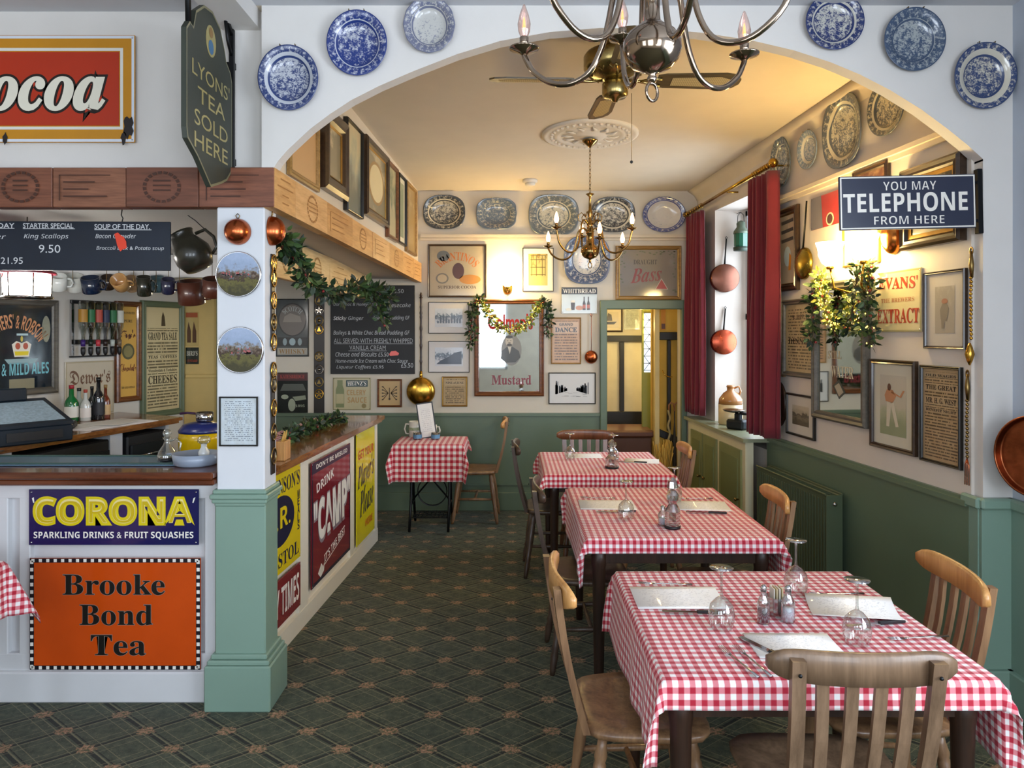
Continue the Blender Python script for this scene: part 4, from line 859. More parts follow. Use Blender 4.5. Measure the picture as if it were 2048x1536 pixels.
# whisky mirror, dark sign
r, w_, h_, y = pic(BACK, 553, 598, 618, 713, 'grey whisky mirror with a ringed medallion, seen over the bar', 'black', .006, paint('4E5456', .15, var=.25, vs=4), name='advertising_mirror', cat='mirror', inner='mirror')
shape(r, ell(0, h_ * .14, w_ * .46, h_ * .30), '15181A', y, 'medallion_ring'); shape(r, ell(0, h_ * .14, w_ * .42, h_ * .275), '6A625C', y - .0006, 'medallion'); text('SCOTCH', r, 0, h_ * .30, w_ * .66, h_ * .09, flat('A9AEAC'), 'b', y - .0014, arc=.04)
shape(r, [(-w_ * .3, h_ * .1), (w_ * .3, h_ * .1), (w_ * .25, h_ * .2), (-.02, h_ * .26), (-w_ * .25, h_ * .2)], '8E867C', y - .0012, 'ship_motif')
shape(r, [(-w_ * .47, -h_ * .33), (w_ * .47, -h_ * .33), (w_ * .47, -h_ * .17), (-w_ * .47, -h_ * .17)], '14181A', y, 'crest_panel'); 
for s_ in (-1, 1): shape(r, ell(s_ * .07, -h_ * .25, .02, .035, 10), '8FA0A4', y - .0008, 'lion_motif')
shape(r, ell(0, -h_ * .25, .03, .035, 12), '9FB4BA', y - .0008, 'crest'); shape(r, [(-w_ * .48, -h_ * .48), (w_ * .48, -h_ * .48), (w_ * .48, -h_ * .36), (-w_ * .48, -h_ * .36)], 'A8A294', y, 'word_band'); text('WHISKY', r, 0, -h_ * .42, w_ * .86, h_ * .085, flat('8E6A34'), 'b', y - .0008)
r, w_, h_, y = plate_sign(BACK, 555, 745, 616, 826, 'dark tin tyre sign with a driver, below the whisky mirror', '1E2220', name='tin_sign', rivets=False)
shape(r, [(-w_ / 2, h_ * .3), (w_ / 2, h_ * .3), (w_ / 2, h_ * .48), (-w_ / 2, h_ * .48)], '4A1A1C', y, 'top_band'); text('KATESBRIDGE', r, 0, h_ * .40, w_ * .8, h_ * .09, flat('A83A34'), 'b', y - .0008)
shape(r, [(-w_ * .4, h_ * .05), (w_ * .45, h_ * .05), (w_ * .35, h_ * .22), (-w_ * .3, h_ * .22)], '4E524A', y, 'motif'); shape(r, ell(-w_ * .25, -h_ * .1, .035, .022, 14), '9AA08A', y, 'motif'); shape(r, ell(-w_ * .02, -h_ * .30, .035, .06, 14), '9AA08A', y, 'motif'); shape(r, [(0, -h_ * .1), (w_ * .42, -h_ * .06), (w_ * .45, -h_ * .16), (w_ * .1, -h_ * .2)], '8A907A', y, 'motif'); text('1895', r, w_ * .25, -h_ * .32, w_ * .3, h_ * .06, flat('9AA08A'), 'b', y)
# ladle, warming pan
c = BACK.hit(1182, 714); r = thing('copper_ladle', 'long copper ladle hanging on the back wall left of the doorway', 'ladle', (c.x, 6.795, c.z)); m = MB(); m.ovals(.06, .062, [(1, -.004), (1, -.014), (.8, -.03), (.4, -.042), (.02, -.046)], 24); m.build('bowl', COPPER, r)
m = MB(); m.tube([(0, -.012, .055), (0, -.012, .2), (0, -.012, .38)], [.006, .005, .005], 6, flat=.5); m.tube([(0, -.012, .38), (.01, -.012, .395), (0, -.012, .41), (-.01, -.012, .395), (0, -.012, .38)], .003, 5); m.build('handle', COPPER, r)
c = BACK.hit(843, 782); r = thing('warming_pan', 'brass warming pan with a long dark turned handle, beside the chalkboard', 'pan', (c.x, 6.79, c.z)); m = MB(); m.lathe([(.128, 0), (.132, .02), (.132, .05), (.118, .07), (.08, .085), (.04, .092), (.001, .095)], 32); o = m.build('pan', BRASS, r, rot=(pi / 2, 0, 0))
m = MB(); pr = []
for k in range(41): pr.append((.010 + .004 * (k % 8 == 0) + .003 * sin(k * 1.3) * (k % 5 == 0), .13 + .75 * k / 40))
m.lathe(pr, 10, (0, 0, 0)); m.lathe([(.005, .88), (.014, .895), (.002, .925)], 10); m.build('handle', wood('20120A', '3E2212', 1, 'z', .3), r, (0, -.03, 0))
m = MB(); m.lathe([(.014, .12), (.016, .15), (.012, .19)], 10); m.build('ferrule', BRASS, r, (0, -.03, 0))
# wall lamp
def bell(m, c, R, H, axis=None, n=20):
    m.lathe([(R * .28, H), (R * .42, H * .92), (R * .62, H * .6), (R * .78, H * .25), (R, 0)], n, c, cap0=False, cap1=False)
def wall_lamp(loc, rz, label, shades, arms, cross=False, st=15):
    r = thing('wall_lamp', label, 'lamp', loc, rot=(0, 0, rz))
    m = MB(); m.ovals(.045, .065, [(1, 0), (1, -.008), (.7, -.018), (.02, -.022)], 24); m.build('wall_plate', BRASS, r)
    for (x, yy, z) in shades:
        m = MB(); m.tube([(0, -.015, -.02), (x * .4, yy * .5, -.05), (x * .8, yy * .95, -.02), (x, yy, z + .005)], .006, 8); m.lathe([(.018, -.01), (.022, .0), (.01, .02)], 12, (x, yy, z)); m.build('arm', BRASS, r)
        m = MB(); m.lathe([(.022, 0), (.045, .02), (.062, .06), (.066, .10), (.078, .135), (.076, .135), (.06, .10), (.02, .01)], 24, (x, yy, z + .01), cap0=False, cap1=False); m.build('glass_shade', glow('FFDE96', st, 'lit_frosted_shade'), r)
    return r
c = BACK.hit(1015, 575); wall_lamp((c.x, 6.795, c.z), 0, 'glowing frosted brass wall lamp above the mustard mirror', [(0, -.14, -.01)], 1, st=75)
# ============================================================ right wall
r, w_, h_, y = pic(RIGHT, 1546, 418, 1601, 583, 'dark-framed red and white poster beside the crimson curtain', 'dark', .045, art(81, [(.3, 'B8A890'), (.45, 'D9CDB8'), (.52, '8E4A36'), (.6, 'C9BBA0'), (.75, '6A6A62')], .2, .6, ns=6), d=.03, slip=.008)
shape(r, [(-w_ / 2, -h_ / 2), (-w_ * .22, -h_ / 2), (-w_ * .22, h_ / 2), (-w_ / 2, h_ / 2)], 'A83226', y, 'red_band'); shape(r, ell(w_ * .15, -h_ * .1, .05, .07, 12), 'C9DADA', y, 'motif'); shape(r, [(w_ * .2, -h_ * .3), (w_ * .3, -h_ * .3), (w_ * .32, -h_ * .1), (w_ * .24, -h_ * .05)], 'E0902C', y - .0008, 'motif')
for k in range(3): text('ALE', r, w_ * .12, h_ * (.38 - .14 * k), w_ * .55, h_ * .08, flat('4A3A34'), 'bi', y) if k == 9 else shape(r, [(-w_ * .12, h_ * (.36 - .13 * k)), (w_ * .42, h_ * (.38 - .13 * k)), (w_ * .40, h_ * (.43 - .13 * k)), (-w_ * .14, h_ * (.41 - .13 * k))], '55504C', y, 'printed_words')
c = RIGHT.hit(1612, 527) + Vector((-.004, 0, 0)); r = thing('brass_skimmer', 'round brass skimmer with a long iron handle, left of the lit wall lamp', 'ladle', c, rot=(0, 0, RIGHT.rz))
m = MB(); m.ovals(.105, .105, [(1, -.004), (1, -.016), (.9, -.03), (.5, -.045), (.02, -.05)], 28); m.build('bowl', metal('A08838', .25, name='brass'), r)
m = MB(); m.tube([(0, -.016, .10), (.03, -.018, .25), (.055, -.02, .40)], [.007, .006, .006], 6, flat=.5); m.build('handle', IRON, r)
r, w_, h_, y = plate_sign(RIGHT, 1625, 386, 1697, 452, 'red and grey tin sign partly hidden behind the telephone sign', 'A82E2A', name='tin_sign')
shape(r, [(-w_ / 2, -h_ / 2), (-w_ * .15, -h_ / 2), (-w_ * .20, h_ / 2), (-w_ / 2, h_ / 2)], '6E6A74', y, 'grey_field'); shape(r, ell(w_ * .05, -h_ * .30, .045, .04, 20), 'D8CDA8', y, 'roundel'); shape(r, ell(w_ * .05, -h_ * .30, .033, .03, 20), '4A2A26', y - .0008, 'roundel')
r, w_, h_, y = pic(RIGHT, 1690, 436, 1763, 530, 'pale gilt-framed mirror lit by the double wall lamp', 'gold', .012, paint('E2D6A8', .3, var=.05), d=.018, name='framed_print')
r, w_, h_, y = pic(RIGHT, 1712, 332, 1782, 410, 'dark-framed picture peeping over the top of the telephone sign', 'dark', .03, art(83, [(.3, '5E3A2E'), (.5, '8A6A4E'), (.7, 'B89A70')], .4, .5), d=.025)
dish(RIGHT.hit(1791, 472) + Vector((-.004, 0, 0)), .065, .098, RIGHT.rz, 'oval copper mould glowing orange under the telephone sign', metal('D4813C', .2, name='bright_copper'), hook=True)
r, w_, h_, y = pic(RIGHT, 1813, 324, 1935, 492, 'large heavy dark-framed mirror picture behind the telephone sign', 'dark', .05, art(85, [(.28, '2A2A26'), (.42, '6A6450'), (.5, '2E3230'), (.6, 'A8A07A'), (.75, 'CFC79C')], .3, .6, ns=6), d=.045, slip=.02, name='advertising_mirror', cat='mirror', inner='mirror')
shape(r, ell(0, h_ * .22, w_ * .36, h_ * .2), 'D6CB9E', y, 'medallion')
for k in range(5): shape(r, ell(w_ * (-.3 + .15 * k), -h_ * .18, .026, .03, 12), 'B0A88A' if k % 2 else '8C8468', y, 'motif')
r, w_, h_, y = plate_sign(RIGHT, 1754, 541, 1846, 664, 'cream and red tin sign lettered Extract, right of the garland', 'D2C69A', name='tin_sign', border='A8A070', bw=.008, gloss=.12)
RE = flat('A83C26'); text("EVANS'", r, .0, h_ * .30, w_ * .86, h_ * .20, RE, 'b', y, rot=-.03, off=.01); text('THE BREWERS', r, 0, h_ * .02, w_ * .72, h_ * .07, flat('B0704A'), 'b', y); text('EXTRACT', r, 0, -h_ * .24, w_ * .92, h_ * .24, RE, 'b', y, off=.01)
def carica(r, w_, h_, y, c1, c2, seed):
    rn = random.Random(seed); shape(r, ell(0, h_ * .18, w_ * .16, h_ * .06, 14), c2, y, 'figure_head')
    shape(r, [(-w_ * .2, -h_ * .2), (w_ * .12, -h_ * .25), (w_ * .22, h_ * .02), (w_ * .1, h_ * .14), (-w_ * .12, h_ * .13), (-w_ * .24, 0)], c1, y, 'figure_coat'); shape(r, [(-w_ * .18, -h_ * .2), (0, -h_ * .22), (-w_ * .02, -h_ * .4), (-w_ * .16, -h_ * .4)], c1, y, 'figure_leg')
r, w_, h_, y = pic(RIGHT, 1854, 541, 1937, 698, 'thin dark-framed caricature on grey paper, next to the front jamb', 'dark', .014, art(87, [(.25, '9E968A'), (.5, 'B4ACA2'), (.8, 'BDB5AB')], .3, .4), .06, 'BDB6AC', d=.02)
carica(r, w_, h_, y, '7E766C', '9A6A58', 1)
r, w_, h_, y = pic(RIGHT, 1571, 598, 1640, 755, 'black-framed yellowed bill, left of the tall garlanded mirror', 'grey', .035, billtext(12, 'BCAA84', '3E3424', 22, .08, .46), d=.03, name='framed_bill', cat='poster')
text('DINNER', r, 0, -.02, w_ * .8, h_ * .08, BK, 'b', y); text('A BILL', r, 0, h_ * .32, w_ * .6, h_ * .06, BK, 'b', y)
r, w_, h_, y = plate_sign(RIGHT, 1549, 604, 1570, 663, 'small unframed monochrome card above the tiny brown frame by the curtain', 'B8A8A2', name='postcard', cat='picture', t=.003, rivets=False)
shape(r, [(-w_ * .35, -h_ * .35), (w_ * .35, -h_ * .35), (w_ * .35, h_ * .05), (.0, h_ * .15), (-w_ * .35, h_ * .0)], '3E3A38', y, 'printed_scene')
r, w_, h_, y = pic(RIGHT, 1548, 684, 1572, 752, 'tiny brown-framed card above the oval brush plaque', 'oak', .014, art(89, [(.3, '8E5A3E'), (.5, 'B89A70'), (.7, 'C2A67C')], .3, .5), d=.014)
# tall mirror
r, w_, h_, y = pic(RIGHT, 1633, 562, 1742, 845, 'tall wood-framed mirror hung with a leafy garland on the right wall', 'grey', .05, MIR, d=.04, name='wall_mirror', cat='mirror', inner='mirror')
text('STILL', r, -.05, -.02, w_ * .3, .05, flat('B8A88A'), 'b', y); text('WATER', r, .03, -.12, w_ * .5, .07, flat('CFC6AE'), 'b', y)
shape(r, [(.0, -h_ * .38), (.07, -h_ * .32), (.0, -h_ * .22), (-.07, -h_ * .28)], '2E3430', y, 'diamond_label'); shape(r, [(.0, -h_ * .36), (.05, -h_ * .32), (.0, -h_ * .25), (-.05, -h_ * .28)], 'A89E8A', y - .0006, 'diamond_label')
# brush plaque
c, w_, h_ = on_wall(RIGHT, 1543, 762, 1575, 853, .002); r = thing('brush_plaque', 'dark oval wooden plaque with white china knobs beside the curtain', 'coat hooks', c, rot=(0, 0, RIGHT.rz))
m = MB(); m.ovals(w_ / 2, h_ / 2, [(1, 0), (1, -.014), (.9, -.022), (.02, -.02)], 36); m.build('plaque', wood('1E120C', '38211A', 1, 'z', .3), r)
for sx, sz in ((-1, 1), (1, 1), (-1, -1), (1, -1)):
    m = MB(); m.lathe([(.008, 0), (.010, .02), (.022, .035), (.024, .05), (.014, .064), (.001, .068)], 16); m.build('china_knob', paint('E6E4DE', .15, coat=.6, var=.01), r, (sx * .024, -.02, sz * h_ * .27), (pi / 2, 0, 0))
m = MB(); m.lathe([(.012, 0), (.02, .03), (.012, .06), (.016, .09), (.008, .11)], 14, (0, -.03, -.06)); m.build('bell_pull', paint('D6CFC0', .2), r)
r, w_, h_, y = pic(RIGHT, 1577, 789, 1633, 874, 'black-framed grey landscape, left of the tall mirror foot', 'black', .016, art(91, [(.2, '5A5646'), (.4, '79745F'), (.55, '4E4A40'), (.65, 'A39A84'), (.9, 'B6AE9A')], 1, .4, ns=5), .06, 'C9C3B8', d=.02)
r, w_, h_, y = pic(RIGHT, 1747, 720, 1838, 902, 'brown-framed cricketer print, lowest middle of the right wall', 'dark', .026, art(93, [(.2, '8C9474'), (.42, 'A8A88C'), (.5, 'B5AE9C'), (.9, 'B8B2A4')], 1, .15, ns=4), .055, 'C4C0B0', d=.026)
FL = 'C8C0AC'
shape(r, ell(-.03, h_ * .30, .016, .02, 12), '5E3A2A', y, 'figure_head'); shape(r, [(-.06, h_ * .06), (.0, h_ * .04), (.03, h_ * .16), (.0, h_ * .26), (-.05, h_ * .26), (-.07, h_ * .16)], 'B8805A', y, 'figure_shirt')
shape(r, [(-.05, h_ * .06), (-.01, h_ * .05), (-.03, -h_ * .36), (-.055, -h_ * .36)], FL, y, 'figure_leg'); shape(r, [(-.02, h_ * .05), (.01, h_ * .05), (.05, -h_ * .34), (.025, -h_ * .35)], FL, y, 'figure_leg'); shape(r, [(-.01, h_ * .20), (.07, h_ * .14), (.10, h_ * .26), (.085, h_ * .265), (.06, h_ * .17), (-.01, h_ * .24)], 'B8805A', y, 'figure_arm')
r, w_, h_, y = pic(RIGHT, 1846, 732, 1928, 930, 'black-framed theatre bill, lowest print next to the front jamb', 'black', .016, billtext(14, 'A8906E', '33261C', 30, .05, .42), d=.02, name='framed_bill', cat='poster')
for z, hh, s_ in ((.43, .03, 'OLD WAGES'), (.30, .055, 'THE GREAT'), (.155, .06, 'MR. H. G. WEST'), (.05, .03, 'BENEFIT NIGHT')):
    MB().quad(-w_ * .47, h_ * (z - hh * .75), w_ * .47, h_ * (z + hh * .75), y + .0004).build('paper', flat('A8906E'), r); text(s_, r, 0, h_ * z, w_ * .84, h_ * hh, flat('2E241C'), 'b', y, off=.015)
# brass forks and chains at the jamb
def fork_chain(px, y0, y1, label, fork):
    c = RIGHT.hit(px, y0); z1 = EYE - (y1 - CY) / F * c.y; r = thing('toasting_fork' if fork else 'brass_bell_pull', label, 'fork' if fork else 'ornament', (c.x - .008, c.y, c.z), rot=(0, 0, RIGHT.rz)); L = c.z - z1; m = MB()
    m.tube([(0, -.004, 0), (0, -.004, -.06), (.003, -.004, -.12)], [.004, .011, .006], 8); m.ovals(.014, .02, [(.5, 0), (.6, -.006), (1, -.004)], 12, cap=False); m.build('finial', DBRASS, r)
    m = MB(); k = 0; z = -.12
    while z > -L + .12: m.lathe([(.003, .008), (.008, 0), (.003, -.008)], 8, (.002 * sin(k), -.006, z)); z -= .018; k += 1
    m.build('chain', BRASS if not fork else DBRASS, r)
    m = MB()
    if fork:
        for s_ in (-1, 0, 1): m.tube([(0, -.006, -L + .12), (s_ * .012, -.006, -L + .09), (s_ * .013, -.006, -L)], .0025, 5)
    else: m.lathe([(.004, .05), (.012, .03), (.02, 0), (.012, -.03), (.003, -.05)], 12, (0, -.012, -L + .06))
    m.build('prongs' if fork else 'tassel', COPPER if fork else BRASS, r)
fork_chain(1948, 502, 735, 'upper brass chain hanging at the front jamb beside the caricature', False)
fork_chain(1940, 748, 970, 'lower twisted chain with a fork end at the front jamb', True)
# telephone sign on its bracket
r = thing('telephone_sign', 'dark blue hanging telephone sign on a bracket at the right side of the arch', 'sign', ((1814 - CX) / 453.1 * .995, 3.185, EYE + (CY - 406) / 453.1), rot=(0, -.022, -.0)); w_, h_ = .598, .236
MB().box((0, 0, 0), (w_, .012, h_), .002).build('plate', paint('262C42', .3, coat=.5, var=.08, name='vitreous_enamel'), r); y = -.0072
MB().frame(w_ - .008, h_ - .008, [(0, y), (.006, y)]).build('border', WH, r)
text('YOU MAY', r, .01, .072, .232, .038, WH, 'sb', y, off=-.02); text('TELEPHONE', r, -.01, .0, .545, .084, WH, 'sb', y); text('FROM HERE', r, .005, -.078, .308, .036, WH, 'sb', y, off=-.02)
m = MB(); m.box((.328, .02, .0), (.022, .03, .285), .002); m.box((.305, .02, .085), (.04, .02, .012)); m.box((.305, .02, -.085), (.04, .02, .012)); m.build('bracket', IRON, r)
# hanging tea sign with its iron bracket
r = thing('hanging_tea_sign', 'dark green shield-shaped hanging tea sign on an iron bracket over the bar', 'sign', (-1.25, 3.22, 2.62), rot=(0, 0, pi / 2))
# local x runs away from the viewer (0 at the wall)
PTS = [(-.46, .20), (-.43, .235), (-.40, .225), (-.375, .30), (-.30, .355), (-.22, .365), (-.14, .33), (-.09, .25), (-.075, .21), (-.03, .18), (-.01, .14), (-.01, -.25), (-.07, -.305), (-.13, -.33), (-.235, -.365), (-.36, -.27), (-.45, -.22), (-.46, -.18)]
MB().prism(PTS, -.01, .01).build('board', paint('33382F', .5, var=.12, name='painted_board'), r); GO = flat('A5995E')
m = MB(); y = -.0108
for (a, b_) in zip(PTS, PTS[1:] + PTS[:1]):
    k = .972; m.poly([(a[0] * 1, a[1]), (b_[0], b_[1]), (-.235 + (b_[0] + .235) * k, b_[1] * k), (-.235 + (a[0] + .235) * k, a[1] * k)], y)
m.build('gilt_edge', flat('7E7A5A'), r)
for s_, z, ww in (('LYONS’', .075, .37), ('TEA', -.02, .27), ('SOLD', -.115, .33), ('HERE', -.205, .33)): text(s_.replace('’', "'"), r, -.225, z, ww, .062, GO, None, y, off=.0)
shape(r, ell(-.235, .235, .05, .065, 16), 'A5995E', y, 'crest'); shape(r, ell(-.235, .21, .026, .03, 12), '2F6A96', y - .0008, 'crest_shield'); shape(r, ell(-.235, .27, .02, .022, 10), '8E6A30', y - .0008, 'crest_crown')
m = MB(); m.box((.016, .0, .02), (.022, .022, .74), .003); m.box((.03, 0.02, .23), (.03, .06, .03), .002); m.box((.03, .02, -.20), (.03, .06, .03), .002)
m.tube([(.016, 0, .36), (-.10, 0, .46), (-.30, 0, .57), (-.5, 0, .60)], .011, 6); m.tube([(-.06, 0, .41), (-.03, 0, .32), (.01, 0, .27)], .008, 6); m.tube([(-.44, 0, .62), (-.43, 0, .45), (-.42, 0, .23)], .012, 6)
m.build('bracket', IRON, r)
# big copper pan, right edge
c = Vector((2.150, 2.96, 1.150)); r = thing('copper_pan', 'big battered copper pan on the wall at the right edge of the picture', 'pan', c, rot=(0, 0, -pi / 2 + .45))
m = MB(); m.ovals(.155, .165, [(1.0, 0), (1.02, -.03), (1.02, -.034), (1.0, -.038), (.975, -.038), (.96, -.034), (.94, -.010), (.93, -.007), (.91, -.006), (.90, -.006), (.5, -.005), (.001, -.005)], 48); m.build('pan', metal('A05A38', .3, .006, dirt=.5, name='battered_copper'), r)
m = MB(); m.tube([(0, -.02, .165), (.03, -.02, .2), (0, -.02, .23), (-.03, -.02, .2), (0, -.02, .165)], .006, 6); m.build('handle', COPPER, r)
# ============================================================ upper left wall pictures
def upic(x0, x1, yt, yb, label, fk, fw, pm, *a, **k): return pic(UPL, x0, yt, x1, yb, label, fk, fw, pm, *a, **k)
LT = lambda s_: art(s_, [(.25, '8E8468'), (.4, 'C9B68E'), (.5, 'B89E6A'), (.62, 'E0CFA4'), (.8, 'B4986A')], .15, .6, .3, 3.2, sx=.6, gloss=.3)
upic(572, 632, 232, 368, 'oak-framed pale print nearest the arch on the upper left wall', 'oak', .035, art(99, [(.3, 'C99C66'), (.5, 'DDB583'), (.62, 'CFA470'), (.8, 'E2C294')], .2, .5, ns=5))
upic(636, 683, 228, 390, 'heavy dark-framed label picture, second from the arch on the upper left wall', 'dark', .085, LT(101), d=.05, slip=.01)
upic(686, 718, 250, 430, 'narrow thin-framed tall print, third on the upper left wall', 'black', .012, art(103, [(.2, '6E7264'), (.4, '9A9C88'), (.6, 'C9BE92'), (.8, 'D6BE90')], .8, .4, ns=3), d=.03)
r, w_, h_, y = upic(724, 769, 293, 443, 'dark-framed label print with an oval border, fourth on the upper left wall', 'dark', .055, LT(105), d=.04, slip=.008)
shape(r, ell(0, .0, w_ * .42, h_ * .36, 24), 'A8844E', y, 'label_border'); shape(r, ell(0, .0, w_ * .36, h_ * .31, 24), 'E2CE9C', y - .0006, 'label')
upic(770, 790, 328, 480, 'brown-framed tall print, fifth on the upper left wall', 'brown', .035, art(107, [(.2, 'B8AC84'), (.4, '6E7A60'), (.6, 'B0A67E'), (.8, 'CDBE92')], .6, .5, ns=4), d=.03)
upic(792, 807, 352, 489, 'black-framed pale print, second nearest the back wall on the upper left wall', 'black', .02, art(109, [(.3, '8E9676'), (.5, 'D2C8A4'), (.8, 'E0D6B6')], .3, .5, ns=4), .04, 'DCD2B4', d=.03)
upic(809, 828, 371, 508, 'oak-framed print nearest the back wall on the upper left wall', 'oak', .03, art(111, [(.3, 'A88C5A'), (.5, 'CDBB8A'), (.8, 'B0B094')], .3, .5, ns=4), d=.03)
# ============================================================ bar room
r, w_, h_, y = pic(BARL, -62, 597, 112, 792, 'big dark brewery mirror with a crown and gold lettering behind the till', 'grey', .05, art(121, [(.3, '16222C'), (.5, '22323E'), (.62, '2C3A44'), (.72, '6A6E62')], .05, .5, ns=2.4, sx=2.5, sy=.5, gloss=.08), d=.03, name='brewery_mirror', cat='mirror', inner='mirror')
OG = flat('E09A66'); X0 = 0.0
text("BROTHERS' & ROBSON", r, -.02, h_ * .20, w_ * .98, h_ * .17, OG, 'sb', y, arc=h_ * .22)
text('& MILD ALES', r, w_ * .13, -h_ * .26, w_ * .66, h_ * .15, flat('79C2CE'), 'sb', y, taper=-.1)
shape(r, [(w_ * .0, h_ * .14), (w_ * .16, h_ * .14), (w_ * .16, h_ * .165), (0, h_ * .165)], 'BCD8DC', y, 'ribbon')
cx = w_ * .07
shape(r, [(cx - .055, -.07), (cx + .055, -.07), (cx + .075, .02), (cx + .04, .045), (cx, .03), (cx - .04, .045), (cx - .075, .02)], 'EDE8D8', y, 'crown'); shape(r, [(cx - .05, -.06), (cx + .05, -.06), (cx + .055, -.03), (cx - .055, -.03)], 'E8D200', y - .0006, 'crown_band'); shape(r, ell(cx - .03, .008, .02, .025, 10), 'B84A2A', y - .0006, 'crown_lining'); shape(r, ell(cx + .03, .008, .02, .025, 10), 'B84A2A', y - .0006, 'crown_lining'); shape(r, ell(cx, .06, .01, .022, 10), 'D8C24A', y - .0006, 'crown_cross')
shape(r, [(cx - .13, -.085), (cx + .13, -.085), (cx + .10, -.12), (cx - .10, -.12)], '8FAEB4', y, 'scroll')
shape(r, ell(w_ * .42, h_ * .22, .035, .10, 16), '9A9A84', y, 'painted_clock_reflection')  # clock and sign reflections are flat shapes painted on the mirror
shape(r, [(-w_ * .1, -h_ * .5), (w_ * .25, -h_ * .5), (w_ * .25, -h_ * .38), (-w_ * .1, -h_ * .38)], '8A8468', y, 'painted_sign_reflection')
r, w_, h_, y = plate_sign(BARL, 128, 722, 225, 830, 'cream whisky sign with brown blackletter writing, behind the bottles', 'C6BBA6', name='bar_sign', t=.012, rivets=False, border='B0A488', bw=.01)
text("Dewar's", r, 0, .09, w_ * .84, h_ * .26, flat('6E4E3A'), 'f', y)
r, w_, h_, y = pic(BARL, 228, 603, 278, 803, 'tall brown-framed yellow chocolate sign behind the bar', 'brown', .045, flat('D6A850'), d=.035, name='framed_sign', cat='sign')
text("Fry's", r, 0, h_ * .18, w_ * .95, h_ * .13, flat('4A1A14'), 's', y, off=.03); text('PURE', r, 0, h_ * .34, w_ * .5, h_ * .03, BK, 'b', y); text('CONCENTRATED', r, 0, h_ * .43, w_ * .8, h_ * .025, BK, 'b', y); text('Chocolate', r, 0, -h_ * .18, w_ * .95, h_ * .09, flat('6A2A18'), 's', y, off=.03)
shape(r, ell(0, .0, w_ * .38, h_ * .09, 20), '57563A', y, 'medallion'); shape(r, ell(0, .0, w_ * .28, h_ * .065, 20), '8A8254', y - .0006, 'medallion'); text('300 GOLD MEDALS', r, 0, -h_ * .40, w_ * .8, h_ * .025, BK, 'b', y)
r, w_, h_, y = pic(BARL, 279, 603, 364, 832, 'tall green-framed grocer’s bill headed Cheeses, behind the bar'.replace('’', "'"), 'green', .055, billtext(21, 'CDBF96', '38301E', 34, .05, .40), d=.035, name='framed_bill', cat='poster')
for z, hh, s_, st in ((.22, .075, 'GRAND TEA SALE', 'b'), (-.115, .035, 'Wensleydale & Yorkshire', 'b'), (-.20, .08, 'CHEESES', 'b'), (.02, .03, 'TEAS  COFFEES', 'b')):
    MB().quad(-w_ * .48, h_ * (z - hh * .65), w_ * .48, h_ * (z + hh * .65), y + .0004).build('paper', flat('CDBF96'), r); text(s_, r, 0, h_ * z, w_ * .86, h_ * hh, flat('2E281C'), st, y, off=.01)
MB().quad(-w_ * .48, h_ * .30, w_ * .48, h_ * .49, y + .0004).build('paper', flat('CDBF96'), r); shape(r, [(-.02, h_ * .32), (.03, h_ * .32), (.02, h_ * .41), (.0, h_ * .46), (-.015, h_ * .41)], '4A3E2C', y, 'figure_motif')
YB = Wall('f', 6.808)
r, w_, h_, y = plate_sign(YB, 371, 624, 397, 692, 'small poster of bottles on the yellow wall behind the bar', 'C9B070', name='paper_poster', cat='poster', t=.002, rivets=False)
shape(r, [(-w_ * .45, h_ * .34), (w_ * .45, h_ * .34), (w_ * .45, h_ * .48), (-w_ * .45, h_ * .48)], 'B05A34', y, 'red_band')
for s_ in (-1, 1): shape(r, [(s_ * .025 - .018, -h_ * .4), (s_ * .025 + .018, -h_ * .4), (s_ * .025 + .018, -.02), (s_ * .025 + .005, .03), (s_ * .025 - .005, .07), (s_ * .025 - .018, -.02)], '5A3A22', y, 'bottle')
r, w_, h_, y = plate_sign(YB, 372, 695, 398, 728, 'dark custard sign under the bottle poster on the yellow wall', '22281E', name='bar_sign', t=.004, rivets=False)
text("BIRD'S", r, 0, h_ * .15, w_ * .84, h_ * .3, flat('D8D4C4'), 'b', y); text('CUSTARD', r, 0, -h_ * .3, w_ * .8, h_ * .14, flat('B84A30'), 'b', y)
r, w_, h_, y = pic(YB, 372, 590, 393, 607, 'tiny framed card above the bottle poster behind the bar', 'brown', .012, flat('C9B070'), d=.012)
# long chalkboard hanging from the header
r = thing('menu_chalkboard', 'long dark chalkboard of starters and soups hanging over the front bar', 'chalkboard', (-1.95, 3.42, 2.045), rot=(0, .004, 0)); k = 3.42 / F
bx = lambda px: (px - CX) * k + 1.95; bz = lambda py: EYE + (CY - py) * k - 2.045
MB().box(((bx(-330) + bx(340)) / 2, .006, (bz(443) + bz(541)) / 2), (bx(340) - bx(-330), .012, bz(443) - bz(541)), .002).build('board', paint('101C2C', .45, var=.15, name='blackboard'), r)
for s_, x0, x1, py, hh, st in (('THE DAY', -40, 29, 452, 10, None), ('STARTER SPECIAL', 46, 147, 452, 10, None), ('King Scallops', 48, 137, 474, 12, 'sl'), ('9.50', 78, 121, 498, 16, 'sl'), ('21.95', 2, 46, 522, 13, 'sl'), ('SOUP OF THE DAY.', 189, 300, 453, 10, None), ('Bacon Chowder', 191, 272, 472, 9, 'sl'), ('Broccoli Leek & Potato soup', 193, 328, 497, 10, 'sl'), ('Lobster', -60, 12, 474, 10, 'sl')):
    text(s_, r, bx((x0 + x1) / 2), bz(py), (x1 - x0) * k, hh * k, CHALK, st, -.0012, off=.012 if st is None else 0, name='chalk_writing')
for x0, x1, py in ((-40, 29, 458), (46, 150, 458.5), (189, 303, 460)): shape(r, [(bx(x0), bz(py)), (bx(x1), bz(py)), (bx(x1), bz(py) + .003), (bx(x0), bz(py) + .003)], 'D8DADD', -.0012, 'chalk_underline')
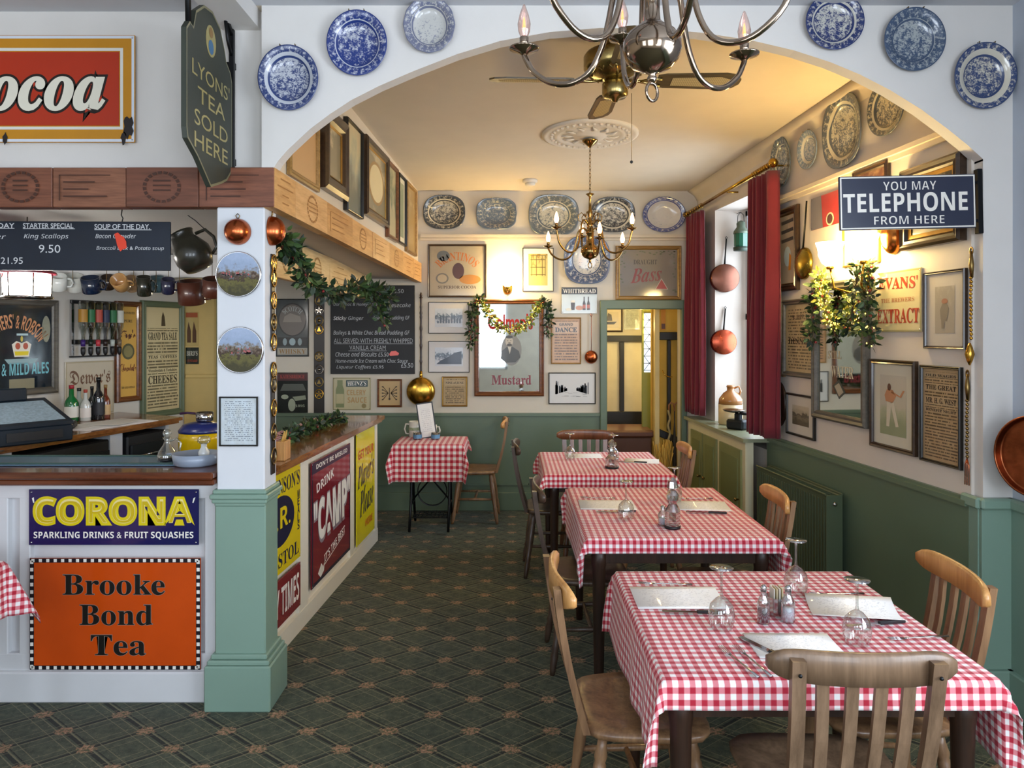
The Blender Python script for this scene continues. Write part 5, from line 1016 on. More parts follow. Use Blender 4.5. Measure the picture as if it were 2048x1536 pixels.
shape(r, [(bx(x), bz(z)) for x, z in ((229, 468), (236, 465), (243, 471), (248, 474), (253, 483), (254, 496), (246, 499), (241, 503), (235, 491), (232, 478))], 'E8442A', -.003, 'red_lobster_sticker')
for px in (243, -180):
    m = MB(); m.tube([(bx(px), .004, bz(443)), (bx(px) + .004, .004, bz(436)), (bx(px) - .004, .004, bz(430)), (bx(px), .004, bz(418))], .0025, 5); m.build('hook', IRON, r)
# hanging jug
r = thing('hanging_jug', 'dark brown pottery jug hanging by its handle left of the pillar', 'jug', (-1.545, 3.50, 2.04), rot=(0, -.5, 0))
m = MB(); m.lathe([(.04, -.085), (.065, -.08), (.088, -.03), (.088, .01), (.066, .055), (.05, .08), (.052, .10), (.058, .11), (.052, .108), (.044, .09)], 28, cap1=False)
for i, v in enumerate(m.v):
    if v[2] > .07 and v[0] < -.03: m.v[i] = (v[0] - .03 * (1 - abs(v[1]) / .06), v[1], v[2] + .015)
m.build('body', paint('2C2A20', .35, coat=.4, var=.3, vs=12, name='treacle_glaze'), r)
m = MB(); m.tube([(.06, 0, .075), (.11, 0, .07), (.13, 0, .02), (.12, 0, -.03), (.085, 0, -.05)], [.009, .008, .008, .008, .007], 8); m.build('handle', paint('2C2A20', .35, coat=.4), r)
m = MB(); m.tube([(.12, 0, .04), (.09, .0, .13), (.07, 0, .17)], .002, 5); m.build('hook', IRON, r)
# lantern lamps over the bar
def lantern(loc, label):
    r = thing('bar_lantern', label, 'lamp', loc); m = MB(); m.lathe([(.142, .055), (.146, .06), (.09, .085), (.03, .095), (.01, .12)], 6); m.build('cap', paint('7E2234', .3, coat=.4), r)
    m = MB(); m.lathe([(.108, -.055), (.113, -.06), (.113, -.068), (.09, -.075)], 24); 
    for k in range(6):
        a = pi * k / 3 + .3; m.tube([(.104 * cos(a), .104 * sin(a), -.06), (.108 * cos(a), .108 * sin(a), .057)], .004, 6)
    m.build('brass_cage', PEWTER, r); m = MB(); m.tube([(0, 0, .10), (0, 0, .34)], .003, 6); m.build('hanging_rod', PEWTER, r); m = MB(); m.lathe([(.096, -.056), (.100, .054)], 24, cap0=False, cap1=False); m.build('glass_cylinder', glow('FFFAF2', 48, 'lit_milk_glass'), r)
lantern((-2.42, 3.62, 1.895), 'glowing red-capped lantern under the long chalkboard'); lantern((-2.72, 3.62, 1.895), 'glowing lantern cut by the left edge of the picture')
# mugs hanging from the white beam
def mug(name, label, px, py, R, H, col, tilt, rz, group='mugs hanging from the white beam', d=4.92, mat=None):
    c = Vector(((px - CX) / F * d, d, EYE + (CY - py) / F * d)); r = thing(name, label, 'mug', c, group=group)
    mt = mat or paint(col, .25, coat=.5, var=.06); m = MB(); m.lathe([(R * .9, -H / 2), (R, -H / 2 + .006), (R, H / 2), (R * .93, H / 2), (R * .9, -H / 2 + .012), (.001, -H / 2 + .012)], 22); m.build('body', mt, r, rot=(tilt, 0, rz))
    m = MB(); m.tube([(R * .95, 0, H * .3), (R * 1.45, 0, H * .28), (R * 1.65, 0, 0), (R * 1.45, 0, -H * .28), (R * .95, 0, -H * .3)], .007, 7); m.build('handle', mt, r, rot=(tilt, 0, rz))
    q = Matrix.Rotation(rz, 3, 'Z') @ Matrix.Rotation(tilt, 3, 'X') @ Vector((R * 1.63, 0, 0)); zt = 2.172 - c.z; m = MB(); m.tube([(q.x + .008, q.y, q.z - .006), (q.x, q.y, q.z - .011), (q.x - .008, q.y, q.z), (q.x, q.y, q.z + .02), (q.x, q.y, zt)], .002, 5); m.build('hook', DBRASS, r)
    return r
for i, (n_, px, py, R, H, col, ti, rz_, lb) in enumerate((
    ('mug', 116, 565, .052, .10, 'D9DEDD', .5, .6, 'white square mug, first right of the lit lantern'), ('mug', 149, 566, .054, .11, 'D2D6D2', .5, .5, 'white printed mug, second right of the lit lantern'),
    ('mug', 182, 570, .058, .105, '10203A', .4, .2, 'navy blue mug hanging above the spirit bottles'), ('mug', 216, 565, .042, .09, '3A2A20', .6, .2, 'dark brown mug hanging above the brown framed sign'),
    ('mug', 241, 566, .052, .09, 'A8804E', 1.1, .1, 'tan mug showing its open mouth behind the bar'), ('mug', 263, 568, .045, .09, 'C4A078', .8, .3, 'pale tan mug behind the bar'),
    ('mug', 288, 572, .045, .13, '1E2018', .35, .3, 'tall black mug over the green framed bill'), ('mug', 314, 568, .045, .11, '4E7480', .2, .2, 'teal mug above the green framed bill'), ('mug', 336, 572, .042, .10, '23253E', .5, .4, 'dark blue patterned mug above the corner of the green frame'))):
    mug(n_, lb, px, py, R, H, col, ti, rz_, d=4.84 + .13 * (i % 2))
LTH = paint('4A2418', .35, coat=.3, var=.2, name='brown_glaze')
mug('tankard', 'big brown leather-look tankard hanging over the yellow wall', 382, 585, .085, .16, '', .25, .1, mat=LTH); mug('tankard', 'brown tankard half hidden by the pillar', 428, 575, .07, .12, '', .35, .3, d=4.7, mat=LTH)
# spirit rack
c = BARL.hit(183, 655); th = BARL.rz
rk = thing('optic_rack', 'black two-rail rack holding upside-down spirit bottles on the bar wall', 'bottle rack', c, rot=(0, 0, th)); kk = c.y / F; Wd = (BARL.hit(228) - BARL.hit(140)).length
m = MB(); m.box((0, -.05, -.115), (Wd, .02, .035), .004); m.build('rail', BLACK, rk); m = MB(); m.box((0, -.02, .20), (Wd, .02, .03), .004); m.build('rail', BLACK, rk); m = MB(); m.box((0, -.02, -.23), (Wd, .03, .012)); m.build('drip_shelf', BLACK, rk)
for i in (-1, 1): m = MB(); m.box((i * Wd * .46, -.012, -.01), (.02, .02, .45)); m.build('upright', CHROME, rk)
OC = [('D8E0DC', 'B8862E', '3A1E6A'), ('1E6A3C', '1E6A3C', '14241C'), ('C9D4C8', 'B84A3A', 'C23A44'), ('C8CCD4', '1C2A4A', '2A1A16'), ('2E8A42', '1E6A3A', 'B8C0B8'), ('E0E2DC', 'C9C9BE', '6A5A4A')]
for i, (c1, c2, c3) in enumerate(OC):
    x = -Wd * .5 + Wd * (i + .5) / 6
    o = thing('spirit_bottle', 'upside-down rack bottle with %s, %s' % (('clear neck and purple collar', 'dark green glass', 'red collar', 'dark label', 'bright green glass', 'pale label')[i], ('first from the left', 'second from the left', 'third from the left', 'fourth from the left', 'fifth from the left', 'last on the right')[i]), 'bottle', c + Vector((cos(th) * x + sin(th) * .105, sin(th) * x - cos(th) * .105, 0)), rot=(0, 0, th), group='bottles in the spirit rack')
    R = .032; m = MB(); m.lathe([(.012, -.11), (.013, -.06), (R * .7, -.02), (R, .01), (R, .19), (R * .8, .205), (.001, .205)], 16); m.build('glass', glass(c1, .22, 'bottle_glass'), o)
    m = MB(); m.lathe([(R + .001, .04), (R + .001, .14)], 16, cap0=False, cap1=False); m.build('label', paint(c2, .5), o)
    m = MB(); m.lathe([(.016, -.15), (.018, -.10)], 12); m.build('collar', paint(c3, .4), o); m = MB(); m.lathe([(.006, -.225), (.016, -.205), (.018, -.175), (.016, -.155)], 12); m.build('optic', BLACK, o)
# bottles standing on the back counter
def bottle(px, py, R, H, cg, cl, cc, label, z=1.0, neck=.3):
    d = (EYE - z) * F / (py - CY); X = (px - CX) / F * d; r = thing('liqueur_bottle', label, 'bottle', (X, d, z), group='bottles on the back counter')
    m = MB(); m.lathe([(R * .95, 0), (R, .006), (R, H * .5), (R * .85, H * .58), (R * .36, H * .70), (R * .32, H * .96)], 20); m.build('glass', paint(cg, .08, coat=.8, spec=.6, var=.1, name='bottle_glass'), r)
    m = MB(); m.lathe([(R + .0012, H * .12), (R + .0012, H * .42)], 20, cap0=False, cap1=False); m.build('label', paint(cl, .5), r); m = MB(); m.lathe([(R * .36, H * .90), (R * .38, H)], 14); m.build('cap', paint(cc, .35), r)
bottle(143, 843, .048, .27, '0F6A34', 'E6E6DC', '9A1E2E', 'green liqueur bottle with a red cap behind the till'); bottle(158, 839, .040, .24, 'B9C6C2', '8EA29A', '2A2A2A', 'clear bottle beside the green liqueur bottle')
bottle(171, 842, .036, .235, 'C9CCC8', 'E9E2DC', 'B04438', 'clear bottle with white label and red cap'); bottle(184, 838, .034, .25, '1B1C1E', '3E3E3E', '141414', 'black bottle with a dark cap'); bottle(197, 839, .042, .32, '14181E', '22242A', '0E0E10', 'tallest dark bottle in the row on the back counter'); bottle(211, 837, .034, .26, '6A2C1A', 'C9A878', '8A6A3A', 'amber bottle at the right end of the row')
# till
t_ = thing('cash_till', 'black cash register with a sloping top on the back counter', 'cash register', (-2.98, 4.40, 1.0), rot=(0, 0, .95)); BLU = paint('16202A', .3, var=.1)
m = MB(); m.box((0, 0, .05), (.42, .40, .10), .008); m.build('drawer', BLU, t_); m = MB(); m.add([(-.21, -.2, .10), (.21, -.2, .10), (.21, .2, .10), (-.21, .2, .10), (-.21, -.2, .12), (.21, -.2, .12), (.21, .2, .24), (-.21, .2, .24)], [(0, 3, 2, 1), (0, 1, 5, 4), (1, 2, 6, 5), (2, 3, 7, 6), (3, 0, 4, 7), (4, 5, 6, 7)]); m.build('housing', BLU, t_)
m = MB(); m.add([(-.18, -.17, .130), (.18, -.17, .130), (.18, .15, .2265), (-.18, .15, .2265)], [(0, 1, 2, 3)]); m.build('keypad', paint('8FA4B2', .3, var=.25, vs=60), t_); m = MB(); m.box((0, .19, .27), (.20, .04, .08), .008); m.build('display', BLU, t_)
m = MB(); m.box((0, -.203, .05), (.30, .006, .05)); m.build('drawer_front', BLACK, t_)
pt = thing('card_terminal', 'small black card reader beside the till', 'card reader', (-3.02, 4.95, 1.0), rot=(0, 0, .4)); m = MB(); m.box((0, 0, .03), (.075, .14, .045), .01); m.build('body', BLACK, pt); m = MB(); m.box((0, .03, .054), (.055, .05, .004)); m.build('screen', paint('3A4A5A', .2), pt)
pp = thing('paper_stack', 'papers spread on a red gingham cloth on the back counter', 'papers', (-2.92, 5.2, 1.0), rot=(0, 0, 1.25))
m = MB(); m.box((0, 0, .002), (.62, .36, .003)); o = m.build('cloth', gingham(), pp); 
for k, (x, yy, a) in enumerate(((-.15, .04, .1), (.1, .05, -.15), (.05, -.04, .3))): m = MB(); m.box((0, 0, 0), (.297, .21, .0015)); m.build('sheet', PAPER, pp, (x, yy, .006 + .002 * k), (0, 0, a))
pk = thing('carving_knife', 'black-handled knives lying on the near end of the back counter', 'knife', (-2.98, 3.96, 1.0), rot=(0, 0, .2)); m = MB(); m.box((-.06, 0, .008), (.12, .02, .012), .003); m.build('handle', BLACK, pk); m = MB(); m.box((.09, 0, .006), (.18, .022, .003)); m.build('blade', CHROME, pk)
# yellow bin, cruet, dish on the front bar
yb2 = thing('yellow_enamel_bin', 'yellow enamel bin with a blue rim on a wooden stool behind the bar', 'bin', (-2.14, 5.0, 0))
m = MB(); m.lathe([(.125, .70), (.14, .71), (.15, .93), (.145, .98)], 32); m.build('bin', paint('D8B400', .25, coat=.5, var=.03), yb2); m = MB(); m.lathe([(.147, .975), (.150, .99), (.12, 1.03), (.06, 1.045), (.001, 1.05)], 32); m.build('lid', paint('1E2A6A', .3, coat=.5), yb2); m = MB(); m.lathe([(.1505, .80), (.1535, .805), (.1515, .815)], 32, cap0=False, cap1=False); m.build('stripe', BLACK, yb2)
m = MB(); m.lathe([(.17, .665), (.17, .70)], 24); m.build('stool_top', wood('4B2814', '7E4A26'), yb2)
for k in range(4): a = pi / 4 + k * pi / 2; m = MB(); m.tube([(.12 * cos(a), .12 * sin(a), .67), (.17 * cos(a), .17 * sin(a), .0)], .016, 8); m.build('leg', wood('4B2814', '7E4A26'), yb2)
sp = thing('saucepan', 'small steel saucepan with a purple handle standing on the yellow bin', 'pan', (-2.12, 5.0, 1.051)); m = MB(); m.lathe([(.05, 0), (.055, .005), (.058, .06), (.055, .06), (.05, .008), (.001, .008)], 24); m.build('pan', CHROME, sp); m = MB(); m.tube([(-.055, 0, .05), (-.12, 0, .055), (-.17, 0, .05)], .008, 8); m.build('handle', paint('3A1A3E', .4), sp)
GL2 = glass('F2F6F4', .14)
cr = thing('oil_cruet', 'glass oil cruet with a stopper and dark dregs on the front bar', 'cruet', ((334 - CX) / F * 3.42, 3.42, 1.045)); m = MB(); m.lathe([(.030, 0), (.042, .006), (.046, .03), (.036, .055), (.016, .085), (.012, .105), (.020, .118), (.012, .115)], 24, cap1=False); m.build('glass', GL2, cr)
m = MB(); m.lathe([(.028, .004), (.040, .008), (.042, .022), (.001, .022)], 20); m.build('oil', paint('2A1408', .2), cr); m = MB(); m.lathe([(.009, .108), (.012, .12), (.020, .135), (.014, .152), (.001, .158)], 14); m.build('stopper', GL2, cr); m = MB(); m.tube([(.014, 0, .10), (.045, 0, .112), (.066, 0, .09), (.058, 0, .05), (.044, 0, .03)], .005, 8); m.build('handle', GL2, cr)
ds = thing('grey_dish', 'shallow grey oval dish on the front bar, against the pillar', 'dish', ((393 - CX) / F * 3.36, 3.36, 1.045)); m = MB(); m.lathe([(.085, 0), (.098, .008), (.106, .055), (.100, .055), (.090, .012), (.001, .010)], 32); m.build('dish', paint('8C97A8', .35, coat=.3), ds)
m = MB(); m.box((-.118, 0, .05), (.03, .03, .006), .002); m.build('handle', paint('8C97A8', .35), ds)
bt = thing('white_bottle', 'small white-capped glass bottle standing in the grey dish', 'bottle', ((408 - CX) / F * 3.36, 3.36, 1.056)); m = MB(); m.lathe([(.024, 0), (.025, .05), (.013, .07), (.013, .085)], 18); m.build('body', paint('D2D4D2', .15, coat=.6), bt); m = MB(); m.lathe([(.013, .084), (.028, .094), (.028, .112), (.018, .12)], 12); m.build('stopper', GL2, bt)
# ============================================================ chairs
PINE = wood('A86F38', 'D9A566', 1, 'z', .35, .15, name='pine'); ELM = wood('54402F', '80664F', 1, 'z', .4, .1, name='weathered_elm'); DARK = wood('2E211A', '513E30', 1, 'z', .4, .1, name='dark_stained_wood'); MID = wood('6E4526', 'A47046', 1, 'z', .35, .2, name='beech')
def sup(a, b, z, n=36, ex=5, y0=0.0):
    L = []
    for k in range(n):
        th = 2 * pi * k / n; g = (abs(cos(th)) ** ex + abs(sin(th)) ** ex) ** (-1 / ex); yy = g * sin(th) * b; xx = g * cos(th) * a * (1 + .10 * yy / b); L.append((xx, yy + y0, z))
    return L
def make_chair(label, wm, railm=None, legm=None):
    r = thing('dining_chair', label, 'chair', group='slat-back chairs round the gingham tables'); railm = railm or wm; legm = legm or wm
    m = MB(); m.loft([sup(.185, .175, .425), sup(.205, .195, .432), sup(.210, .200, .446), sup(.204, .194, .456), sup(.16, .15, .453), sup(.11, .10, .444), sup(.02, .02, .441)], True, True, True); m.build('seat', wm, r)
    TOPY, TZ = -.285, .86
    def up(t): return -.175 + (TOPY + .175) * t - .012 * sin(pi * t)
    for s_ in (-1, 1):
        m = MB(); L = []
        for k in range(7):
            t = k / 6; x = s_ * (.150 + .012 * t); y = up(t) - .012 + .018 * t; z = .44 + (.884 - .44) * t; a, b = .0165, .011
            L.append([(x - a, y - b, z), (x + a, y - b, z), (x + a, y + b, z), (x - a, y + b, z)])
        m.loft(L, True, True, True, False); m.build('back_post', wm, r)
        m = MB(); m.ovals(.005, .005, [(1, 0), (.8, -.003), (.02, -.004)], 8); m.build('bolt', IRON, r, (s_ * .161, TOPY - .006, .852))
    for i in range(4):
        x0 = (-1.5 + i) * .060; m = MB(); L = []
        for k in range(6):
            t = k / 5; x = x0 * (1 + .12 * t); y = up(t) + t * t * (.012 + .036 * (x / .222) ** 2); z = .44 + (.835 - .44) * t; a, b = .0145, .006; L.append([(x - a, y - b, z), (x + a, y - b, z), (x + a, y + b, z), (x - a, y + b, z)])
        m.loft(L, True, True, True, False); m.build('slat', wm, r)
    m = MB(); L = []; N_ = 22
    for k in range(N_ + 1):
        u = -1 + 2 * k / N_; x = u * .222; e = (1 - abs(u) ** 7) ** .5 if abs(u) < 1 else 0; y = TOPY + .012 + .036 * u * u; zc = .862; hh = .038 * max(.35, e); tk = .011
        L.append([(x, y - tk, zc - hh), (x, y - tk * .9, zc + hh * .8), (x, y - tk * .3, zc + hh), (x, y + tk * .5, zc + hh), (x, y + tk, zc + hh * .75), (x, y + tk, zc - hh)])
    m.loft(L, True, True, True); m.build('top_rail', railm, r)
    for sx in (-1, 1):
        for sy in (-1, 1):
            m = MB(); p0 = Vector((sx * .145, sy * .135, .43)); p1 = Vector((sx * .19, sy * .195, 0)); pr = [(0, .014), (.08, .016), (.14, .021), (.18, .016), (.2, .020), (.45, .021), (.66, .015), (.70, .020), (.74, .015), (.8, .020), (.95, .014), (1, .012)]
            m.tube([tuple(p0.lerp(p1, t)) for t, _ in pr], [q for _, q in pr], 10); m.build('leg', legm, r)
        m = MB(); m.tube([(sx * .166, -.162, .21), (sx * .166, 0, .21), (sx * .166, .162, .21)], [.009, .013, .009], 8); m.build('stretcher', legm, r)
    m = MB(); m.tube([(-.166, 0, .21), (0, 0, .21), (.166, 0, .21)], [.009, .013, .009], 8); m.build('stretcher', legm, r)
    return r
def face(dx, dy): return atan2(dy, dx) - pi / 2          # the chair's local +Y looks along (dx, dy)
c0 = make_chair('weathered wooden slat-back chair in the foreground, back to the viewer', ELM); c0.location = (.845, 1.975, 0); c0.rotation_euler = (0, 0, face(.04, 1))
cp = make_chair('slat-back chair with a pale pine top rail on the left of the nearest table', wood('5E4230', '93704E', 1, 'z', .38, .15, name='weathered_beech'), PINE); cp.location = (.405, 2.36, 0); cp.rotation_euler = (0, 0, face(1, .05))
dup(cp, (1.19, 2.385, 0), face(-1, .1), 'slat-back pine chair on the right of the nearest table'); dup(cp, (1.02, 3.50, 0), face(-1, .08), 'slat-back pine chair on the right of the middle table, before the radiator'); dup(cp, (.93, 4.95, 0), face(-1, .05), 'small-looking pine chair on the right of the farthest table by the cupboards')
cdk = make_chair('dark slat-back chair on the left of the middle table', DARK); cdk.location = (.385, 3.70, 0); cdk.rotation_euler = (0, 0, face(1, .02))
dup(cdk, (.285, 5.08, 0), face(1, .0), 'dark slat-back chair on the left of the farthest table')
cf = make_chair('brown slat-back chair at the far end of the farthest table', wood('4A2C1A', '7E5034', 1, 'z', .35, .15, name='brown_beech')); cf.location = (.57, 5.42, 0); cf.rotation_euler = (0, 0, face(0, -1))
dup(cp, (-.32, 6.48, 0), face(-1, .02), 'pale wooden chair seen side on, right of the small corner table')
# ============================================================ tables and cloths
TBL = wood('1C110C', '3A2418', 1, 'z', .4)
def table(name, label, x0, x1, y0, y1, H=.745):
    r = thing(name, label, 'table', ((x0 + x1) / 2, (y0 + y1) / 2, 0)); a, b = (x1 - x0) / 2, (y1 - y0) / 2
    m = MB(); m.box((0, 0, H - .014), (2 * a, 2 * b, .028), .006); m.build('tabletop', TBL, r); m = MB()
    for s_ in (-1, 1): m.box((0, s_ * (b - .05), H - .075), (2 * a - .1, .02, .09)); m.box((s_ * (a - .05), 0, H - .075), (.02, 2 * b - .1, .09))
    m.build('apron', TBL, r)
    for sx in (-1, 1):
        for sy in (-1, 1): m = MB(); m.lathe([(.018, 0), (.022, .1), (.03, H - .15), (.034, H - .12), (.034, H - .03)], 12, (sx * (a - .055), sy * (b - .055), 0)); m.build('leg', TBL, r)
    return r
def cloth(label, x0, x1, y0, y1, dl, dr, dn, df, H=.7465, seed=1, per=.03, sag=.05, flare=.38):
    """a cotton cloth over a table: dl, dr, dn, df = how far it hangs at the left, right, near and far edges"""
    cx, cy = (x0 + x1) / 2, (y0 + y1) / 2; a, b = (x1 - x0) / 2 + .004, (y1 - y0) / 2 + .004
    def axis(lo, hi, A, n_out):
        q = [(-A - lo) + lo * k / n_out for k in range(n_out)] if lo > 0 else []
        q += [-A + 2 * A * k / 24 for k in range(25)]; q += [A + hi * k / n_out for k in range(1, n_out + 1)]; return q
    U = axis(dl, dr, a, 11); V = axis(dn, df, b, 11); pts = []
    for v in V:
        for u in U:
            ox = max(abs(u) - a, 0); oy = max(abs(v) - b, 0); sx = 1 if u > 0 else -1; sy = 1 if v > 0 else -1
            X = max(-a, min(a, u)); Y = max(-b, min(b, v)); Z = 0.0
            R = hypot(ox, oy)
            if R > 0:
                rr = .010; phi = atan2(oy, ox); w2 = sin(2 * phi) if ox > 0 and oy > 0 else 0.0
                along = v if oy == 0 else u; ph = seed * 1.7 + (along * 17 + 3 * sin(along * 5 + seed))
                hz = min(R, rr * 1.3) * .7 + R * (.06 + flare * w2 * w2) + (R / .25) * .008 * sin(ph) * (1 - w2) + (.03 * sin(3 * phi * 2 + seed) * w2 * (R / .3))
                hz = min(hz, R * .98); Z = -sqrt(max(R * R - hz * hz, 0)) if R > rr else -R * .5
                X += sx * hz * cos(phi); Y += sy * hz * sin(phi)
            else: Z = .0008 * noise.noise(Vector((u * 6, v * 6, seed)))
            pts.append((X, Y, Z))
    nu, nv = len(U), len(V); fs = []; uvs = []
    for j in range(nv - 1):
        for i in range(nu - 1):
            fs.append((j * nu + i, j * nu + i + 1, (j + 1) * nu + i + 1, (j + 1) * nu + i)); uvs.append([(U[i] + 5, V[j] + 5), (U[i + 1] + 5, V[j] + 5), (U[i + 1] + 5, V[j + 1] + 5), (U[i] + 5, V[j + 1] + 5)])
    m = MB(); m.add(pts, fs, True, uvs); o = m.build('tablecloth', gingham('AE1430', per), None, (cx, cy, H)); tag(o, label, 'tablecloth', 'red gingham tablecloths')
    s_ = o.modifiers.new('thick', 'SOLIDIFY'); s_.thickness = .0016; s_.offset = 1; return o
table('dining_table', 'dark wooden table under gingham nearest the viewer', .40, 1.27, 1.90, 2.75); cloth('red gingham cloth on the nearest table, with menus and upturned glasses', .40, 1.27, 1.90, 2.75, .23, .24, .075, .06, seed=1)
table('dining_table', 'dark wooden table under gingham in the middle of the row', .335, 1.172, 3.20, 4.25); cloth('red gingham cloth on the middle table', .335, 1.172, 3.20, 4.25, .21, .20, .062, .06, seed=3)
table('dining_table', 'dark wooden table under gingham farthest along the row', .22, 1.04, 4.66, 5.54); cloth('red gingham cloth on the farthest table of the row', .22, 1.04, 4.66, 5.54, .17, .19, .085, .06, seed=5)
table('dining_table', 'wooden table mostly beyond the left edge of the picture', -2.95, -2.03, 2.25, 2.88); cloth('corner of a gingham cloth poking in at the left edge', -2.95, -2.03, 2.25, 2.88, .2, .22, .2, .22, seed=6, flare=.42)
# little corner table on a treadle base
r = thing('treadle_table', 'small table on a black iron treadle base in the back corner', 'table', (-.685, 6.15, 0)); m = MB(); m.box((0, 0, .735), (.56, .46, .02), .004); m.build('tabletop', TBL, r)
for s_ in (-1, 1):
    m = MB()
    for t in (-1, 1): m.tube([(s_ * .16, t * .06, .72), (s_ * .16, t * .04, .45), (s_ * .16, t * .10, .22), (s_ * .16, t * .19, .02)], .012, 6)
    m.tube([(s_ * .16, -.10, .22), (s_ * .16, .10, .22)], .010, 6); m.tube([(s_ * .16, -.055, .62), (s_ * .16, .045, .42)], .007, 6); m.tube([(s_ * .16, .055, .62), (s_ * .16, -.045, .42)], .007, 6); m.build('side_frame', IRON, r)
m = MB(); m.tube([(-.16, 0, .62), (.16, 0, .24)], .008, 6); m.tube([(.16, 0, .62), (-.16, 0, .24)], .008, 6); m.build('cross_brace', IRON, r)
m = MB()
for k in range(9): m.box((-.14 + .035 * k, 0, .12), (.006, .24, .008))
for k in range(5): m.box((0, -.11 + .055 * k, .12), (.30, .006, .008))
m.build('treadle', IRON, r)
m = MB(); m.ovals(.13, .13, [(1, -.008), (1, .008), (.93, .008), (.93, -.008), (1, -.008)], 28, cap=False); m.build('flywheel', IRON, r, (.0, .09, .30))
cloth('red gingham cloth on the small corner table', -.965, -.405, 5.92, 6.38, .11, .11, .30, .10, seed=8, per=.047, flare=.3)
# ============================================================ things on the tables
GW = glass('F6F8F6', .16)
def wine(px, py_top, label, first=[None]):
    d = 1022 / (py_top - CY) * 1.0; X = (px - CX) / F * d
    if first[0] is None:
        r = thing('wine_glass', label, 'wine glass', (X, d, .749), group='wine glasses standing upside down on the gingham tables')
        m = MB(); m.lathe([(.031, 0), (.038, .022), (.0405, .045), (.034, .072), (.018, .09), (.006, .098)], 28, cap0=False, cap1=False); m.build('bowl', GW, r)
        m = MB(); m.lathe([(.006, .097), (.0038, .11), (.0038, .165), (.006, .176)], 12, cap0=False, cap1=False); m.build('stem', GW, r); m = MB(); m.lathe([(.005, .174), (.012, .179), (.035, .184), (.036, .1855), (.001, .187)], 28, cap0=False); m.build('foot', glass('E8E8E4', .45), r); first[0] = r; return r
    return dup(first[0], (X, d, .749), 0, label)
wine(1443, 1128, 'upturned wine glass on the left menu of the nearest table'); wine(1592, 1074, 'upturned wine glass at the back of the nearest table'); wine(1714, 1152, 'upturned wine glass on the right menu of the nearest table')
wine(1252, 958, 'upturned wine glass on the left menu of the middle table'); wine(1349, 931, 'upturned wine glass at the far side of the middle table behind the decanter'); wine(1140, 864, 'upturned wine glass on the left of the farthest table'); wine(1227, 867, 'upturned wine glass beside the cruet of the farthest table')
def menu(x, y, w_, h_, rz, label, lift=0.0, cat='menu'):
    r = thing('menu', label, cat, (x, y, .7495), rot=(0, 0, rz)); m = MB(); n_ = 8
    L = [[(-w_ / 2, -h_ / 2 + h_ * k / n_, lift * (k / n_ - .5) ** 2 * 4 * .5), (w_ / 2, -h_ / 2 + h_ * k / n_, lift * (k / n_ - .5) ** 2 * 4)] for k in range(n_ + 1)]
    m.loft(L, False, smooth=True, uvf=lambda i, j: (j, i / n_)); o = m.build('sheet', billtext(31, 'FFFFFF', 'D6D6DA', 30, .1, .55), r); s_ = o.modifiers.new('thick', 'SOLIDIFY'); s_.thickness = .0012; s_.offset = 1
    return r
menu(.565, 2.47, .30, .205, -.02, 'printed menu sheet on the left of the nearest table', .004); menu(1.11, 2.36, .27, .20, -.25, 'printed menu with a curled edge on the right of the nearest table', .02); menu(.815, 2.09, .25, .17, -.03, 'menu sheet lying by the chair back on the nearest table', .003)
menu(.50, 3.82, .29, .21, -.03, 'menu sheet on the left of the middle table'); menu(1.0, 3.80, .26, .21, -.1, 'menu sheet on the right of the middle table'); menu(.53, 5.36, .26, .19, 0, 'menu sheet on the left of the farthest table'); menu(.92, 5.14, .24, .18, -.2, 'menu sheet on the right of the farthest table')
def fork(x, y, rz, label, first=[None]):
    if first[0] is None:
        r = thing('table_fork', label, 'fork', (x, y, .751), rot=(0, 0, rz), group='forks laid on the tables'); m = MB(); m.tube([(0, -.095, .003), (0, -.04, .004), (0, .03, .004), (0, .045, .003)], [.006, .004, .003, .005], 6, flat=.5); m.build('handle', CHROME, r)
        for k in range(4): m = MB(); m.tube([((k - 1.5) * .0035, .045, .003), ((k - 1.5) * .0055, .06, .004), ((k - 1.5) * .0055, .095, .006)], .0012, 4); m.build('prong', CHROME, r)
        first[0] = r; return r
    return dup(first[0], (x, y, .751), rz, label)
def knife(x, y, rz, label, first=[None]):
    if first[0] is None:
        r = thing('table_knife', label, 'knife', (x, y, .751), rot=(0, 0, rz), group='knives laid on the tables'); m = MB(); m.box((0, -.06, .005), (.014, .09, .009), .003); m.build('handle', BLACK, r); m = MB(); m.prism([(-.008, 0), (.008, 0), (.008, .09), (.0, .11), (-.008, .09)], 0, .002); m.build('blade', CHROME, r, (0, -.014, .004), (-pi / 2, 0, 0)) if 0 else MB().box((0, .04, .004), (.017, .11, .002)).build('blade', CHROME, r)
        first[0] = r; return r
    return dup(first[0], (x, y, .751), rz, label)
fork(.62, 1.985, .25, 'fork nearest the viewer, left of the nearest chair back'); fork(.66, 1.99, .2, 'second fork beside the nearest one'); fork(.55, 2.60, 1.5, 'fork above the left menu of the nearest table'); fork(1.12, 2.50, 1.6, 'fork above the right menu of the nearest table'); fork(1.2, 2.14, 1.7, 'fork below the right menu of the nearest table'); fork(.47, 3.97, 1.5, 'fork above the left menu of the middle table'); fork(1.0, 3.95, 1.6, 'fork above the right menu of the middle table')
knife(.58, 2.335, 1.5, 'knife below the left menu of the nearest table'); knife(.72, 2.06, .5, 'knife tucked beside the menu by the chair back'); knife(1.12, 2.24, 1.75, 'knife below the right menu of the nearest table'); knife(.52, 3.66, 1.6, 'knife below the left menu of the middle table'); knife(.97, 3.64, 1.4, 'knife below the right menu of the middle table'); knife(.84, 5.08, 1.3, 'knife beside the right menu of the farthest table')
